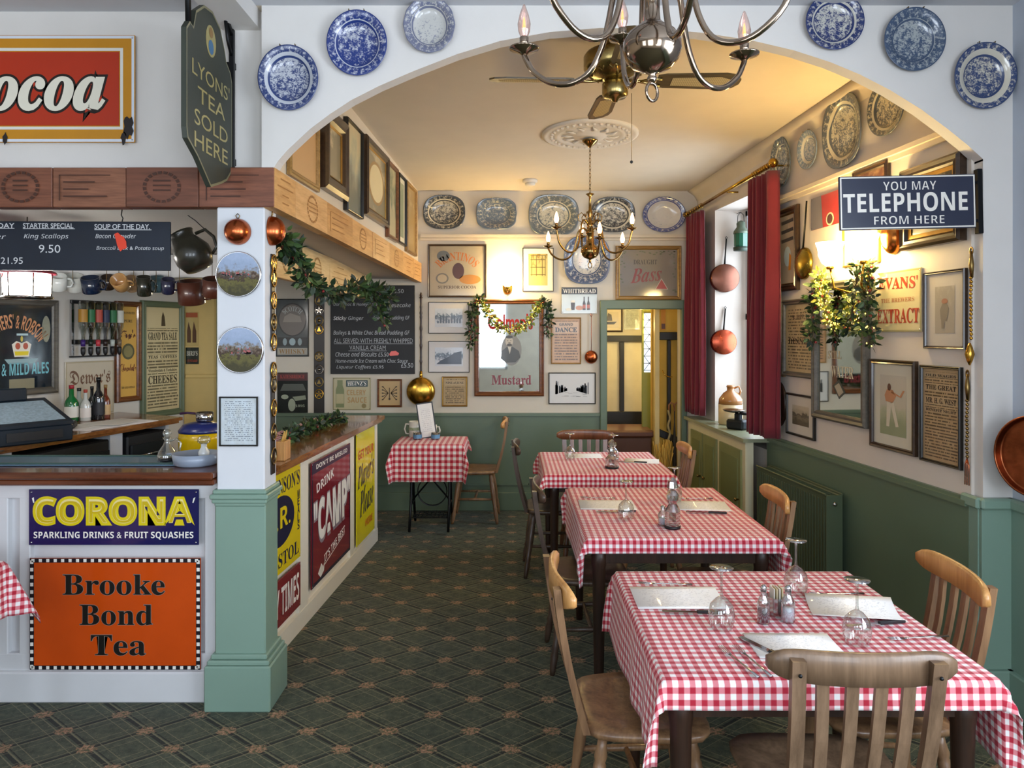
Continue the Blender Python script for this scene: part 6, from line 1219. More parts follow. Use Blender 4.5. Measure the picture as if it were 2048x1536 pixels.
def shaker(px, py, label, fill, R=.019, H=.115):
    d = (EYE - .749) * F / (py - CY); X = (px - CX) / F * d; r = thing('glass_shaker', label, 'shaker', (X, d, .749)); m = MB(); m.lathe([(R * .9, 0), (R, .004), (R, H * .55), (R * .8, H * .66), (R * .45, H * .78), (R * .5, H * .9), (R * .35, H)], 20, cap1=False); m.build('glass', glass('F2F6FA', .25), r)
    m = MB(); m.lathe([(R * .85, .005), (R * .85, H * .38), (.001, H * .38)], 16); m.build('filling', paint(fill, .6), r); m = MB(); m.lathe([(R * .46, H * .86), (R * .5, H * .98), (R * .2, H * 1.04), (.001, H * 1.05)], 14); m.build('cap', CHROME, r)
shaker(1527, 1246, 'pepper shaker with dark filling on the nearest table', '4A4448'); shaker(1576, 1243, 'salt shaker with white filling on the nearest table', 'E6E8EC', .021, .11)
d = 2.33; r = thing('condiment_holder', 'cut-glass holder with sugar sachets between the shakers of the nearest table', 'condiment holder', (.85, d, .749)); m = MB(); m.lathe([(.028, 0), (.030, .01), (.034, .06), (.031, .06), (.026, .012), (.001, .01)], 14, smooth=False); m.build('glass', glass('EEF2F2', .3), r); 
for k in range(4): MB().box((-.014 + .009 * k, .0, .05), (.003, .04, .075)).build('sachet', paint('C9B890' if k % 2 else 'D9D4C8', .5), r)
def decanter(px, py, label, H=.235, R=.036):
    d = (EYE - .749) * F / (py - CY); X = (px - CX) / F * d; r = thing('cut_glass_decanter', label, 'decanter', (X, d, .749)); m = MB(); m.lathe([(R * 1.02, 0), (R * 1.05, .012), (.001, .014)], 20); m.build('base', BLACK, r)
    m = MB(); q = [(R * .98, .013), (R, .02), (R, H * .34), (R * .7, H * .42), (R * .45, H * .48), (R * .75, H * .56), (R * .8, H * .66), (R * .45, H * .74)]; m.lathe(q, 14, smooth=False, cap0=False, cap1=False); m.build('body', glass('E6EAEA', .35), r)
    m = MB(); m.lathe([(R * .4, H * .74), (R * .7, H * .80), (R * .6, H * .92), (R * .2, H), (.001, H)], 8, smooth=False); m.build('stopper', glass('F0F2F0', .4), r)
decanter(1345, 1056, 'tall cut-glass decanter with a dark base on the middle table'); decanter(1224, 936, 'cut-glass decanter on the farthest table', .19, .045)
shaker(1326, 1050, 'glass salt shaker beside the decanter on the middle table', 'C9D2D8', .024, .09)
# corner table things
def pt2(px, py, z=.749): d = (EYE - z) * F / (py - CY); return (px - CX) / F * d, d, z
MUGW = paint('DCD8CC', .2, coat=.6, var=.05)
def beer_mug(px, py, R, H, side, label, band=None):
    r = thing('china_tankard', label, 'mug', pt2(px, py)); m = MB(); m.lathe([(R, 0), (R * 1.03, .004), (R * .96, H * .5), (R, H), (R * .93, H), (R * .9, .01), (.001, .01)], 24); m.build('body', MUGW, r)
    m = MB(); m.tube([(side * R * .95, 0, H * .8), (side * R * 1.5, 0, H * .82), (side * R * 1.75, 0, H * .5), (side * R * 1.5, 0, H * .2), (side * R * .95, 0, H * .18)], .007, 7); m.build('handle', MUGW, r)
    m = MB(); m.lathe([(R * .985 + .002, H * .42), (R * .985 + .002, H * .62)], 24, cap0=False, cap1=False); m.build('painted_band', paint(band or '7E8E6A', .4, var=.3, vs=40), r)
beer_mug(829, 873, .05, .135, -1, 'large white tankard with painted flowers on the corner table', '9AA27E'); beer_mug(866, 873, .035, .105, 1, 'smaller tankard behind the leaning menu on the corner table', 'A88E80')
for px, lb in ((835, 'left blue-labelled glass jar on the corner table'), (871, 'right blue-labelled glass jar on the corner table')):
    r = thing('glass_jar', lb, 'jar', pt2(px, 879)); m = MB(); m.lathe([(.036, 0), (.038, .004), (.038, .06), (.034, .06), (.033, .006), (.001, .006)], 20); m.build('glass', glass('DDE8F0', .3), r); m = MB(); m.lathe([(.0385, .012), (.0385, .045)], 20, cap0=False, cap1=False); m.build('label', paint('5E8EB4', .4, var=.2, vs=30), r)
r = thing('table_menu_stand', 'white menu in a slim black frame leaning on the corner table', 'menu stand', pt2(858, 876), rot=(-.12, -.14, .12)); m = MB(); m.box((0, 0, .155), (.145, .008, .31), .002); m.build('frame', BLACK, r); MB().quad(-.062, .012, .062, .298, -.005).build('sheet', PAPER, r); 
MB().quad(-.05, .04, .05, .27, -.0056).build('writing', billtext(41, 'EDEAE4', 'C4C0BC', 14, .1, .5), r)
# ============================================================ radiator, window cupboard, curtains
rd = thing('radiator', 'green double-panel radiator under the dado on the right wall', 'radiator', (RX(4.6), 4.6, 0), rot=(0, 0, RIGHT.rz))
c_, w_, h_ = on_wall(RIGHT, 1518, 900, 1652, 1200); W2 = Wall('s', 2.368 - .13, -.0929, RIGHT.rz); ya, yb = W2.hit(1655).y, 5.18; L = (yb - ya) / .9957; rd.location = (RX((ya + yb) / 2), (ya + yb) / 2, 0)
RG = paint('4E5A44', .35, coat=.2, var=.03)
for k, y in enumerate((-.135, -.06)):
    m = MB(); m.box((0, y, .41), (L, .018, .60), .006)
    for j in range(int(L / .033)): m.box((-L / 2 + .03 + .033 * j, y - .010, .41), (.012, .006, .54), .002) if k == 0 else None
    m.build('panel', RG, rd)
for y in (-.145, -.045): m = MB(); m.box((0, y, .712), (L, .012, .012), .003); m.build('top_rail', RG, rd)
m = MB()
for j in range(int(L / .03)): m.box((-L / 2 + .02 + .03 * j, -.095, .70), (.004, .09, .006))
m.build('top_grille', RG, rd)['kind'] = 'stuff'
m = MB(); m.box((L / 2 + .004, -.097, .41), (.008, .10, .60), .003); m.build('end_cover', RG, rd); m = MB(); m.tube([(L / 2 - .03, -.1, .12), (L / 2 - .03, -.1, .0)], .009, 8); m.build('pipe', CHROME, rd); m = MB(); m.ovals(.012, .012, [(1, 0), (1, -.012), (.02, -.014)], 12); m.build('valve', CHROME, rd, (L / 2 + .01, -.10, .66), (0, 0, pi / 2))
cb = thing('window_cupboard', 'low green and cream cupboard under the window with a wide sill top', 'cupboard', (1.68, 5.85, 0)); CFX = lambda y: 1.675 - .055 * (y - 5.85)
def cbox_(mb, ya, yb, za, zb, t, off):
    v = [(CFX(ya) - off - 1.68, ya - 5.85, za), (CFX(yb) - off - 1.68, yb - 5.85, za), (CFX(yb) - off + t - 1.68, yb - 5.85, za), (CFX(ya) - off + t - 1.68, ya - 5.85, za)]; v += [(a, b_, zb) for a, b_, _ in v]
    mb.add(v, [(3, 2, 1, 0), (4, 5, 6, 7), (0, 1, 5, 4), (1, 2, 6, 5), (2, 3, 7, 6), (3, 0, 4, 7)])
CRP = paint('D6CFAE', .4, var=.03); SAGE = paint('7E8558', .4, var=.04)
m = MB(); cbox_(m, 5.30, 6.70, 0, .86, .06, -.0); m.build('face_frame', CRP, cb); m = MB(); cbox_(m, 5.26, 6.74, .862, .888, .50, .03); m.build('sill_top', paint('8A8F74', .35, coat=.2), cb)
for k, (ya, yb) in enumerate(((5.36, 5.82), (5.90, 6.22), (6.26, 6.58))):
    m = MB(); cbox_(m, ya, yb, .06, .79, .03, .014); dd = m.build('door', SAGE, cb); m = MB(); cbox_(m, ya + .05, yb - .05, .12, .73, .02, .019)
    m = MB(); cbox_(m, ya + .055, yb - .055, .13, .72, .012, .0185); m.build('door_panel', paint('727A4E', .45), dd)
    m = MB(); m.lathe([(.006, 0), (.008, .015), (.014, .022), (.012, .032), (.001, .034)], 12); m.build('knob', DBRASS, dd, (CFX(ya + .03) - .016 - 1.68, (yb - .03 if k == 1 else ya + .03) - 5.85, .42 + .0), (0, -pi / 2, 0))
# curtains
def curtain(label, ya, yb, z0, z1, seed, x0=None, gather=0.0):
    m = MB(); N_, K = 90, 22; L = []; nf = 7.0
    for k in range(K + 1):
        t = k / K; z = z1 + (z0 - z1) * t; row = []
        for i in range(N_ + 1):
            u = i / N_; yy = ya + (yb - ya) * u; sp = 1 + .10 * sin(3 * t + seed); am = .028 + .012 * t + .014 * sin(9 * u + seed * 2)
            xx = (RX(yy) - .115) + am * sin(2 * pi * nf * u + seed + .6 * sin(4 * t + seed)) + .008 * sin(2 * pi * 2.7 * nf * u)
            yy = (ya + yb) / 2 + (yy - (ya + yb) / 2) * (1 - gather * (1 - t)) ; row.append((xx, yy, z))
        L.append(row)
    m.loft(L, False, smooth=True); o = m.build('curtain', paint('6E1626', .85, var=.06, name='crimson_velvet'), None); tag(o, label, 'curtain', 'crimson window curtains'); s_ = o.modifiers.new('thick', 'SOLIDIFY'); s_.thickness = .003
    o.data.materials[0].node_tree.nodes['Principled BSDF'].inputs['Sheen Weight'].default_value = .3; return o
curtain('crimson curtain on the near side of the window, hanging down to the radiator', 4.97, 5.36, .93, 2.775, 1.0); curtain('crimson curtain at the far side of the window, next to the doorway', 6.32, 6.72, .935, 2.73, 2.3)
pz0, pz1 = 2.80, 2.755
r = thing('curtain_pole', 'brass curtain pole with a ball finial above the window', 'curtain pole', (RX(5.8) - .115, 5.8, 2.79)); pA = Vector((RX(5.0) - .115, 5.0, 2.822)); pB = Vector((RX(6.74) - .115, 6.74, 2.765)); O_ = Vector(r.location)
m = MB(); m.tube([tuple(pA - O_), tuple(pB - O_)], .014, 12); m.build('pole', BRASS, r)
for q, s_ in ((pA, -1), (pB, 1)): m = MB(); m.lathe([(.014, -.03), (.02, -.02), (.014, -.005), (.03, .02), (.034, .04), (.02, .065), (.001, .075)], 16); m.build('finial', BRASS, r, tuple(q - O_), (-s_ * pi / 2 if 0 else (pi / 2 if s_ < 0 else -pi / 2), 0, 0))
for yy in (5.04, 5.85, 6.68): t = (yy - pA.y) / (pB.y - pA.y); q = pA.lerp(pB, t); m = MB(); m.tube([tuple(q - O_), tuple(q - O_ + Vector((.06, 0, .0))), tuple(q - O_ + Vector((.135, 0, .0)))], .007, 6); m.build('bracket', BRASS, r)
for k in range(14):
    yy = (5.04 + .035 * k) if k < 8 else 6.36 + .06 * (k - 8); t = (yy - pA.y) / (pB.y - pA.y); q = pA.lerp(pB, t) - O_; m = MB(); m.tube([(q.x + .019 * cos(a), q.y, q.z + .019 * sin(a)) for a in [2 * pi * j / 14 for j in range(14)]], .0025, 5, closed=True); m.build('ring', BRASS, r)
# pans and lantern on the window reveal; jug and scales on the sill
RV = Wall('f', 6.348)
def saucepan(px, py, R, hl, label, mt):
    c = RV.hit(px, py); r = thing('copper_saucepan', label, 'pan', c); m = MB(); m.lathe([(R * .97, .0), (R, .0), (R, -.055), (R * .96, -.06), (.001, -.06), (.001, -.056), (R * .94, -.056), (R * .96, .0)], 30, cap0=False, cap1=False)
    m = MB(); m.ovals(R, R, [(1.0, -.004), (1.0, -.058), (.96, -.062), (.001, -.062)], 30); m.build('pan', mt, r); m = MB(); m.ovals(R * 1.0, R, [(1, -.001), (1.02, -.006), (1.0, -.010)], 30, cap=False); m.build('rim', PEWTER, r)
    m = MB(); m.tube([(0, -.03, R * .9), (.01, -.02, R + hl * .4), (.02, -.015, R + hl)], [.015, .011, .012], 6, flat=.5); m.build('handle', IRON, r)
    m = MB(); m.tube([(.02, -.015, R + hl), (.03, -.015, R + hl + .012), (.02, -.015, R + hl + .024), (.01, -.015, R + hl + .012), (.02, -.015, R + hl)], .003, 5); m.build('hanging_ring', IRON, r)
saucepan(1447, 557, .122, .22, 'upper dull copper saucepan on the window reveal', metal('7E5446', .35, name='dull_copper')); saucepan(1445, 684, .108, .18, 'lower bright copper saucepan on the window reveal', metal('B0523A', .25, name='bright_copper'))
c = RV.hit(1474, 478); r = thing('ship_lantern', 'old green glass ship lantern hanging high in the window recess', 'lantern', (c.x, 6.24, c.z)); m = MB(); m.lathe([(.055, -.09), (.06, -.07), (.06, .03), (.05, .05)], 12, smooth=False); m.build('glass', paint('1E5A44', .15, coat=.6, var=.2), r)
m = MB(); m.lathe([(.064, .03), (.06, .055), (.035, .09), (.038, .12), (.02, .14), (.001, .145)], 16); m.build('cap', paint('5E6A5A', .5, metal=.5), r); m = MB(); m.lathe([(.062, -.115), (.064, -.085)], 16); m.build('base', paint('3E4A40', .5, metal=.5), r); m = MB(); m.tube([(-.03, 0, .12), (-.025, 0, .19), (0, 0, .215), (.025, 0, .19), (.03, 0, .12)], .003, 5); m.build('handle', IRON, r)
m = MB(); m.tube([(0, 0, .215), (0, .05, .22), (0, .105, .22)], .003, 5); m.build('hook', IRON, r)
r = thing('stoneware_jug', 'two-tone stoneware flagon on the window sill', 'jug', (1.845, 6.12, .888)); m = MB(); m.lathe([(.09, 0), (.10, .01), (.10, .17)], 28); m.build('body', paint('C9B48A', .3, coat=.5, var=.05), r); m = MB(); m.lathe([(.10, .17), (.095, .215), (.06, .265), (.03, .285), (.03, .31), (.036, .315), (.03, .33)], 28); m.build('shoulder', paint('A87038', .2, coat=.7, var=.08), r); m = MB(); m.tube([(.03, 0, .305), (.07, 0, .32), (.085, 0, .28), (.072, 0, .245)], .009, 8); m.build('handle', paint('A87038', .2, coat=.7), r)
r = thing('kitchen_scales', 'dark cast iron kitchen scales on the window sill beside the curtain', 'scales', (1.81, 5.80, .888), rot=(0, 0, -.9)); m = MB(); m.box((0, 0, .04), (.16, .12, .08), .015); m.box((0, 0, .10), (.05, .05, .06), .008); m.build('body', paint('1C2226', .4, metal=.4), r); m = MB(); m.lathe([(.03, .13), (.075, .14), (.09, .155), (.085, .155), (.03, .145), (.001, .144)], 20); m.build('pan', PEWTER, r, (-.04, 0, 0)); m = MB(); m.lathe([(.03, .12), (.045, .13), (.04, .14), (.001, .14)], 16); m.build('weight_plate', IRON, r, (.06, 0, 0))
# ============================================================ garlands
LEAF = [paint(c, .5, var=.25, vs=30, name='leaf_green') for c in ('22371C', '35502A', '1C2E1E', '4B6232')]
REDB = paint('8E1E22', .3, coat=.5); FAIRY = glow('FFD45A', 5, 'fairy_light')
def garland(name, label, paths, W=None, size=.035, dens=260, lights=0, seed=1, berries=14, spread=.045, toneleaf=None, lightrange=None):
    rn = random.Random(seed); O_ = Vector(paths[0][0]); r = thing(name, label, 'garland', O_)
    vine = MB(); leaf = MB(); spots = []
    for P in paths:
        V = [Vector(p) - O_ for p in P]; Q = []
        for i in range(len(V) - 1):
            for t in range(6): Q.append(V[i].lerp(V[i + 1], t / 6))
        Q.append(V[-1]); Q = [Q[i] if i in (0, len(Q) - 1) else (Q[i - 1] + Q[i] * 2 + Q[i + 1]) / 4 for i in range(len(Q))]
        vine.tube([tuple(q + Vector((rn.uniform(-.004, .004), rn.uniform(-.004, .004), 0))) for q in Q], .004, 5)
        length = sum((Q[i + 1] - Q[i]).length for i in range(len(Q) - 1))
        for k in range(int(dens * length)):
            f = rn.random() * (len(Q) - 1); i = int(f); c = Q[i].lerp(Q[min(i + 1, len(Q) - 1)], f - i); spots.append(c)
            d = Vector((rn.gauss(0, 1), rn.gauss(0, 1), rn.gauss(0, 1))).normalized(); e = d.cross(Vector((rn.gauss(0, 1), rn.gauss(0, 1), rn.gauss(0, 1)))).normalized(); c = c + d * rn.random() * spread; s_ = size * rn.uniform(.6, 1.2)
            n3 = d.cross(e); leaf.cm = rn.randrange(4)
            pts = [c, c + d * s_ * .3 + e * s_ * .26, c + d * s_ * .65 + e * s_ * .22, c + d * s_ + n3 * s_ * .08, c + d * s_ * .65 - e * s_ * .22, c + d * s_ * .3 - e * s_ * .26]
            leaf.add([tuple(p) for p in pts], [(0, 1, 2, 3), (0, 3, 4, 5)])
    vine.build('vine', paint('3A2E1C', .7), r); o = leaf.build('foliage', toneleaf or LEAF, r); o['kind'] = 'stuff'
    if berries:
        m = MB()
        for k in range(berries): c = rn.choice(spots); m.lathe([(.001, -.008), (.007, -.005), (.008, 0), (.006, .006), (.001, .008)], 8, tuple(c + Vector((rn.uniform(-.02, .02), rn.uniform(-.02, .02), rn.uniform(-.02, .02)))))
        m.build('berries', REDB, r)['kind'] = 'stuff'
    if lights:
        m = MB()
        for k in range(lights):
            f = k / lights; c = spots[int(f * (len(spots) - 1))] + Vector((rn.uniform(-.03, .03), rn.uniform(-.03, .03), rn.uniform(-.02, .02))); m.lathe([(.001, -.004), (.003, -.002), (.003, .002), (.001, .004)], 5, tuple(c))
        m.build('fairy_lights', FAIRY, r)['kind'] = 'stuff'
    return r
def at(px, py, d): return ((px - CX) / F * d, d, EYE + (CY - py) / F * d)
garland('ivy_garland', 'leafy garland with red berries swagged under the bar header', [[at(556, 478, 3.42), at(575, 495, 3.5), at(600, 530, 3.65), at(622, 565, 3.8), at(655, 588, 4.05), at(690, 590, 4.3), at(715, 572, 4.5), at(735, 575, 4.7), at(755, 605, 4.9), at(768, 650, 4.95)], [at(560, 476, 3.42), at(585, 492, 3.5), at(595, 515, 3.6)], [at(735, 575, 4.7), at(770, 590, 4.9), at(780, 600, 5.0)]], size=.055, dens=330, seed=3, spread=.055, berries=30)
MG = [paint(c, .5, var=.25, vs=30, name='leaf_green') for c in ('4E6A34', '6E8440', '8C9638', 'B4AC48')]
bw_ = lambda px, py: at(px, py, 6.70)
garland('lit_garland', 'garland with yellow fairy lights swagged over the mustard mirror', [[bw_(960, 600), bw_(975, 625), bw_(995, 650), bw_(1018, 663), bw_(1045, 655), bw_(1068, 630), bw_(1082, 605)]], size=.04, dens=430, lights=90, seed=5, spread=.045, toneleaf=MG)
garland('ivy_garland', 'garland end hanging down the left of the mustard mirror', [[bw_(957, 600), bw_(945, 620), bw_(943, 650), bw_(942, 690)]], size=.045, dens=420, seed=7, spread=.045)
garland('ivy_garland', 'garland end hanging down the right of the mustard mirror', [[bw_(1080, 602), bw_(1096, 610), bw_(1098, 640), bw_(1093, 675)]], size=.045, dens=420, seed=9, spread=.045)
def rw_(px, py, off=.095): c = Wall('s', 2.368 - off, -.0929, RIGHT.rz).hit(px, py); return tuple(c)
garland('lit_garland', 'yellow-lit garland draped down the left of the tall mirror', [[rw_(1640, 548), rw_(1645, 580), rw_(1652, 620), rw_(1668, 655)]], size=.04, dens=560, lights=130, seed=11, spread=.05, toneleaf=MG)
garland('ivy_garland', 'dark leafy garland end left of the tall mirror', [[rw_(1640, 552), rw_(1628, 590), rw_(1625, 640), rw_(1624, 685)]], size=.045, dens=420, seed=13, spread=.05)
garland('ivy_garland', 'thick dark garland hanging down the right edge of the tall mirror', [[rw_(1722, 530), rw_(1738, 540), rw_(1740, 590), rw_(1738, 640), rw_(1738, 690)], [rw_(1722, 530), rw_(1712, 560), rw_(1708, 600), rw_(1700, 640), rw_(1715, 660)]], size=.042, dens=420, seed=15, spread=.05, lights=24)
def bt_(px, py): d = (EYE - 1.02) * F / (py - CY); return ((px - CX) / F * d, d, 1.03)
garland('fir_garland', 'green fir garland with pine cones lying along the bar top', [[bt_(572, 878), bt_(600, 864), bt_(640, 850), bt_(685, 836)]], size=.05, dens=420, seed=17, spread=.035, berries=16)
o = MB(); b0 = Vector((-1.58, 3.75, 0)); 
cl = MB(); v = [(-1.60, 3.95, .9935), (-1.42, 3.95, .9935), (-1.36, 5.7, .9935), (-1.54, 5.7, .9935)]; cl.add(v, [(0, 1, 2, 3)], False, [[(0, 0), (.18, 0), (.18, 1.75), (0, 1.75)]]); c_ = cl.build('bar_cloth', gingham('AE1430', .03), None); tag(c_, 'strip of red gingham cloth along the back edge of the bar top', 'cloth'); c_.modifiers.new('t', 'SOLIDIFY').thickness = .001
r = thing('wooden_box', 'small pale wooden box with dried ears at the near end of the bar top', 'box', (-1.20, 3.80, .992)); m = MB(); m.box((0, 0, .05), (.05, .10, .10), .004); m.build('box', PINE, r); m = MB()
for k in range(6): m.tube([(.0, -.03 + .012 * k, .09), (.01, -.03 + .012 * k, .13 + .01 * (k % 3))], .004, 5)
m.build('dried_ears', paint('C9A050', .6), r)['kind'] = 'stuff'
# ============================================================ double wall lamp on the right wall
c = RIGHT.hit(1738, 566); c = c + Vector((-.004, 0, 0))
r = wall_lamp(tuple(c), RIGHT.rz, 'bright double-armed wall lamp with frosted shades on the right wall', [(-.17, -.13, .10), (.17, -.13, .10)], 2, st=75)
# ============================================================ brass chandeliers
CH = metal('9C8A78', .10, name='silvered_brass'); FLAME = None
def chandelier(label, loc, mt, rot0=0.0, chain=0.5, lit=2.5):
    r = thing('chandelier', label, 'chandelier', loc, rot=(0, 0, rot0))
    m = MB(); m.lathe([(.001, -.078), (.007, -.075), (.011, -.066), (.007, -.058), (.018, -.052), (.042, -.042), (.058, -.024), (.0645, -.004), (.063, .014), (.052, .034), (.030, .050), (.019, .060), (.017, .08), (.017, .11), (.028, .125), (.03, .14), (.016, .15), (.014, .17), (.024, .185), (.012, .2), (.010, .25), (.02, .27), (.01, .29), (.008, .38), (.03, .40), (.006, .41), (.001, .41)], 40); m.build('body', mt, r)
    m = MB(); m.tube([(.017 * cos(a), 0, -.096 + .020 * sin(a)) for a in [2 * pi * j / 16 for j in range(16)]], .0035, 6, closed=True); m.build('ring', mt, r)
    for k in range(6):
        a = 2 * pi * k / 6; lo = k % 2 == 0; R = .312 if lo else .30; zp = .050 if lo else .14; ca, sa = cos(a), sin(a)
        prof = [(.02, .14 + (0 if lo else .05)), (.05, .165), (.085, .14), (.10, .08), (.115, .025), (.145, -.028), (.19, -.048), (.24, -.040), (.285, -.008), (R - .006, .025), (R, zp - .012)] if lo else [(.02, .19), (.05, .215), (.075, .19), (.085, .14), (.10, .06), (.13, .002), (.175, -.018), (.225, -.006), (.275, .04), (R - .008, .10), (R, zp - .012)]
        Q = []
        for i in range(len(prof) - 1):
            p0 = prof[max(i - 1, 0)]; p1 = prof[i]; p2 = prof[i + 1]; p3 = prof[min(i + 2, len(prof) - 1)]
            for t in (0, .25, .5, .75):
                Q.append(tuple(.5 * ((2 * p1[j]) + (-p0[j] + p2[j]) * t + (2 * p0[j] - 5 * p1[j] + 4 * p2[j] - p3[j]) * t * t + (-p0[j] + 3 * p1[j] - 3 * p2[j] + p3[j]) * t ** 3) for j in (0, 1)))
        Q.append(prof[-1]); m = MB(); m.tube([(q[0] * ca, q[0] * sa, q[1]) for q in Q], .0068, 10)
        arm = m.build('arm', mt, r)
        m = MB(); m.lathe([(.006, -.012), (.012, -.006), (.035, .002), (.036, .005), (.030, .004), (.01, .0), (.009, .006)], 24, (R * ca, R * sa, zp)); m.build('drip_pan', mt, arm)
        m = MB(); m.lathe([(.010, .004), (.011, .03), (.009, .032)], 14, (R * ca, R * sa, zp)); m.build('candle_cup', mt, arm)
        m = MB(); m.lathe([(.008, .03), (.014, .045), (.016, .062), (.011, .085), (.003, .108), (.001, .11)], 16, (R * ca, R * sa, zp), cap0=False); m.build('flame_bulb', glow('FFB070', lit, 'warm_bulb') if lit > 1.5 else glass('FFE8E0', .12), arm)
        if lit <= 1.5: m = MB(); m.lathe([(.001, .045), (.004, .055), (.003, .07), (.001, .08)], 8, (R * ca, R * sa, zp)); m.build('filament', glow('FF7848', 4, 'filament'), arm)
        m = MB(); q = [(.03, .24), (.06, .27), (.085, .25), (.08, .215), (.055, .20), (.045, .225)]; a2 = a + pi / 6; m.tube([(x * cos(a2), x * sin(a2), z) for x, z in q], .0035, 8); m.build('scroll', mt, r)
    m = MB(); z = .41; k = 0
    while z < .41 + chain - .03:
        pts = [(.008 * cos(t), 0, z + .016 + .016 * sin(t)) for t in [2 * pi * j / 10 for j in range(10)]]
        if k % 2: pts = [(0, x, zz) for x, _, zz in pts]
        m.tube(pts, .002, 5, closed=True); z += .026; k += 1
    m.build('chain', mt, r)['kind'] = 'stuff'; m = MB(); m.lathe([(.006, -.05), (.012, -.045), (.05, -.012), (.055, -.004), (.055, 0)], 24, (0, 0, .41 + chain)); m.build('ceiling_rose_cup', mt, r)
    return r
zc = EYE + (CY - 97) / F * 1.6
# 
chandelier('large silvered brass chandelier with unlit bulbs in the foreground at the top', ((1304 - CX) / F * 1.6, 1.6, zc), CH, .59, 3.1 - zc - .41, 1.0)
zc = EYE + (CY - 503) / F * 5.05; ztop = Zc(5.05) - .045
chandelier('small brass chandelier with lit candle bulbs in the dining room', ((1180 - CX) / F * 5.05, 5.05, zc), metal('A08450', .15, name='brass'), .62, ztop - zc - .41, 12)
# ceiling rose, detector
r = thing('ceiling_rose', 'round white plaster ceiling rose above the small chandelier', 'ceiling rose', ((1180 - CX) / F * 5.05, 5.05, Zc(5.05)), rot=(-.0306, 0, 0)); PL = paint('DED5C6', .8, var=.02); m = MB(); m.lathe([(.335, .004), (.335, -.012), (.31, -.022), (.285, -.012), (.25, -.012), (.235, -.024), (.215, -.012), (.12, -.014), (.10, -.03), (.05, -.034), (.001, -.034)], 56); m.build('disc', PL, r)
m = MB()
for k in range(36): a = 2 * pi * k / 36; m.box((.268 * cos(a), .268 * sin(a), -.018), (.02, .02, .016), .004)
m.build('beading', PL, r)['kind'] = 'stuff'
for k in range(12):
    a = 2 * pi * k / 12; m = MB(); m.tube([(.12 * cos(a), .12 * sin(a), -.018), (.165 * cos(a + .12), .165 * sin(a + .12), -.024), (.20 * cos(a), .20 * sin(a), -.018)], [.006, .016, .004], 6, flat=.5); m.build('leaf', PL, r)
d = 6.37; r = thing('smoke_detector', 'white round smoke detector on the ceiling near the back wall', 'smoke detector', ((1060 - CX) / F * d, d, Zc(d))); m = MB(); m.lathe([(.065, .004), (.065, -.02), (.05, -.028)], 24); m.build('base', PL, r); m = MB(); m.lathe([(.045, -.028), (.045, -.045), (.03, -.052), (.001, -.052)], 24); m.build('sensor', PL, r)
# ============================================================ ceiling fan
d = 3.46; r = thing('ceiling_fan', 'brass ceiling fan with cane-panelled blades just inside the arch', 'ceiling fan', (.492, d, Zc(d))); AB = metal('B09A62', .25, name='brushed_brass')
m = MB(); m.lathe([(.085, .004), (.09, -.004), (.088, -.035), (.05, -.045), (.045, -.085), (.03, -.09)], 32); m.build('canopy', AB, r); m = MB(); m.lathe([(.04, -.085), (.11, -.095), (.14, -.105), (.15, -.12), (.15, -.175), (.14, -.19), (.10, -.215), (.06, -.225), (.05, -.235)], 36); m.build('motor_housing', AB, r); m = MB(); m.lathe([(.05, -.235), (.062, -.25), (.062, -.30), (.05, -.315), (.02, -.32), (.012, -.335), (.001, -.336)], 28); m.build('switch_housing', AB, r)
m = MB()
for k in range(14): a = 2 * pi * k / 14; m.ovals(.02, .014, [(.7, 0), (1, -.004), (1.05, 0)], 10, cap=False) if 0 else m.tube([(.128 * cos(a + .12), .128 * sin(a + .12), -.200), (.110 * cos(a), .110 * sin(a), -.212), (.128 * cos(a - .12), .128 * sin(a - .12), -.200)], .004, 5)
m.build('filigree', DBRASS, r)['kind'] = 'stuff'
CANE = None
def cane():
    t = T('woven_cane'); co = t.coord(); x = t.xyz(co); g = t.m_('ADD', t.m_('SINE', t.m_('MULTIPLY', x[0], 700.0)), t.m_('SINE', t.m_('MULTIPLY', x[1], 700.0))); return t.set(t.ramp(t.m_('MULTIPLY_ADD', g, .25, .5), [(.2, '8A7448'), (.7, 'C2AA74')]), .6)
CANE = cane(); FB = wood('3A2E1A', '5E4C2C', 1, 'x', .4)
for k in range(4):
    a = .02 + k * pi / 2; bl_ = MB()
    def bp(s_): return [(.20, -.045 * s_), (.24, -.058 * s_), (.52, -.068 * s_), (.575, -.055 * s_), (.60, -.02 * s_)]
    out = bp(1) + [(x, -y) for x, y in bp(1)[::-1]]; n_ = len(out); th_ = .004
    bl_.add([(x, y, th_) for x, y in out] + [(x, y, -th_) for x, y in out], [tuple(range(n_)), tuple(range(n_, 2 * n_))[::-1]] + [(i, (i + 1) % n_, (i + 1) % n_ + n_, i + n_) for i in range(n_)])
    o = bl_.build('blade', FB, r, (0, 0, -.232)); o.rotation_euler = (Matrix.Rotation(a, 3, 'Z') @ Matrix.Rotation(-.2, 3, 'X')).to_euler()
    q = MB(); inn = [(.27, -.034), (.50, -.044), (.555, -.02), (.555, .02), (.50, .044), (.27, .034)]; q.add([(x, y, -.0052) for x, y in inn], [tuple(range(6))[::-1]]); q.add([(x, y, .0052) for x, y in inn], [tuple(range(6))]); q.build('cane_panel', CANE, o)
    q = MB(); q.tube([(.06, 0, .0), (.12, .0, -.006), (.17, .02, -.004), (.22, .03, -.008)], .007, 6); q.tube([(.12, 0, -.006), (.17, -.02, -.004), (.22, -.03, -.008)], .007, 6); q.build('blade_arm', AB, o)
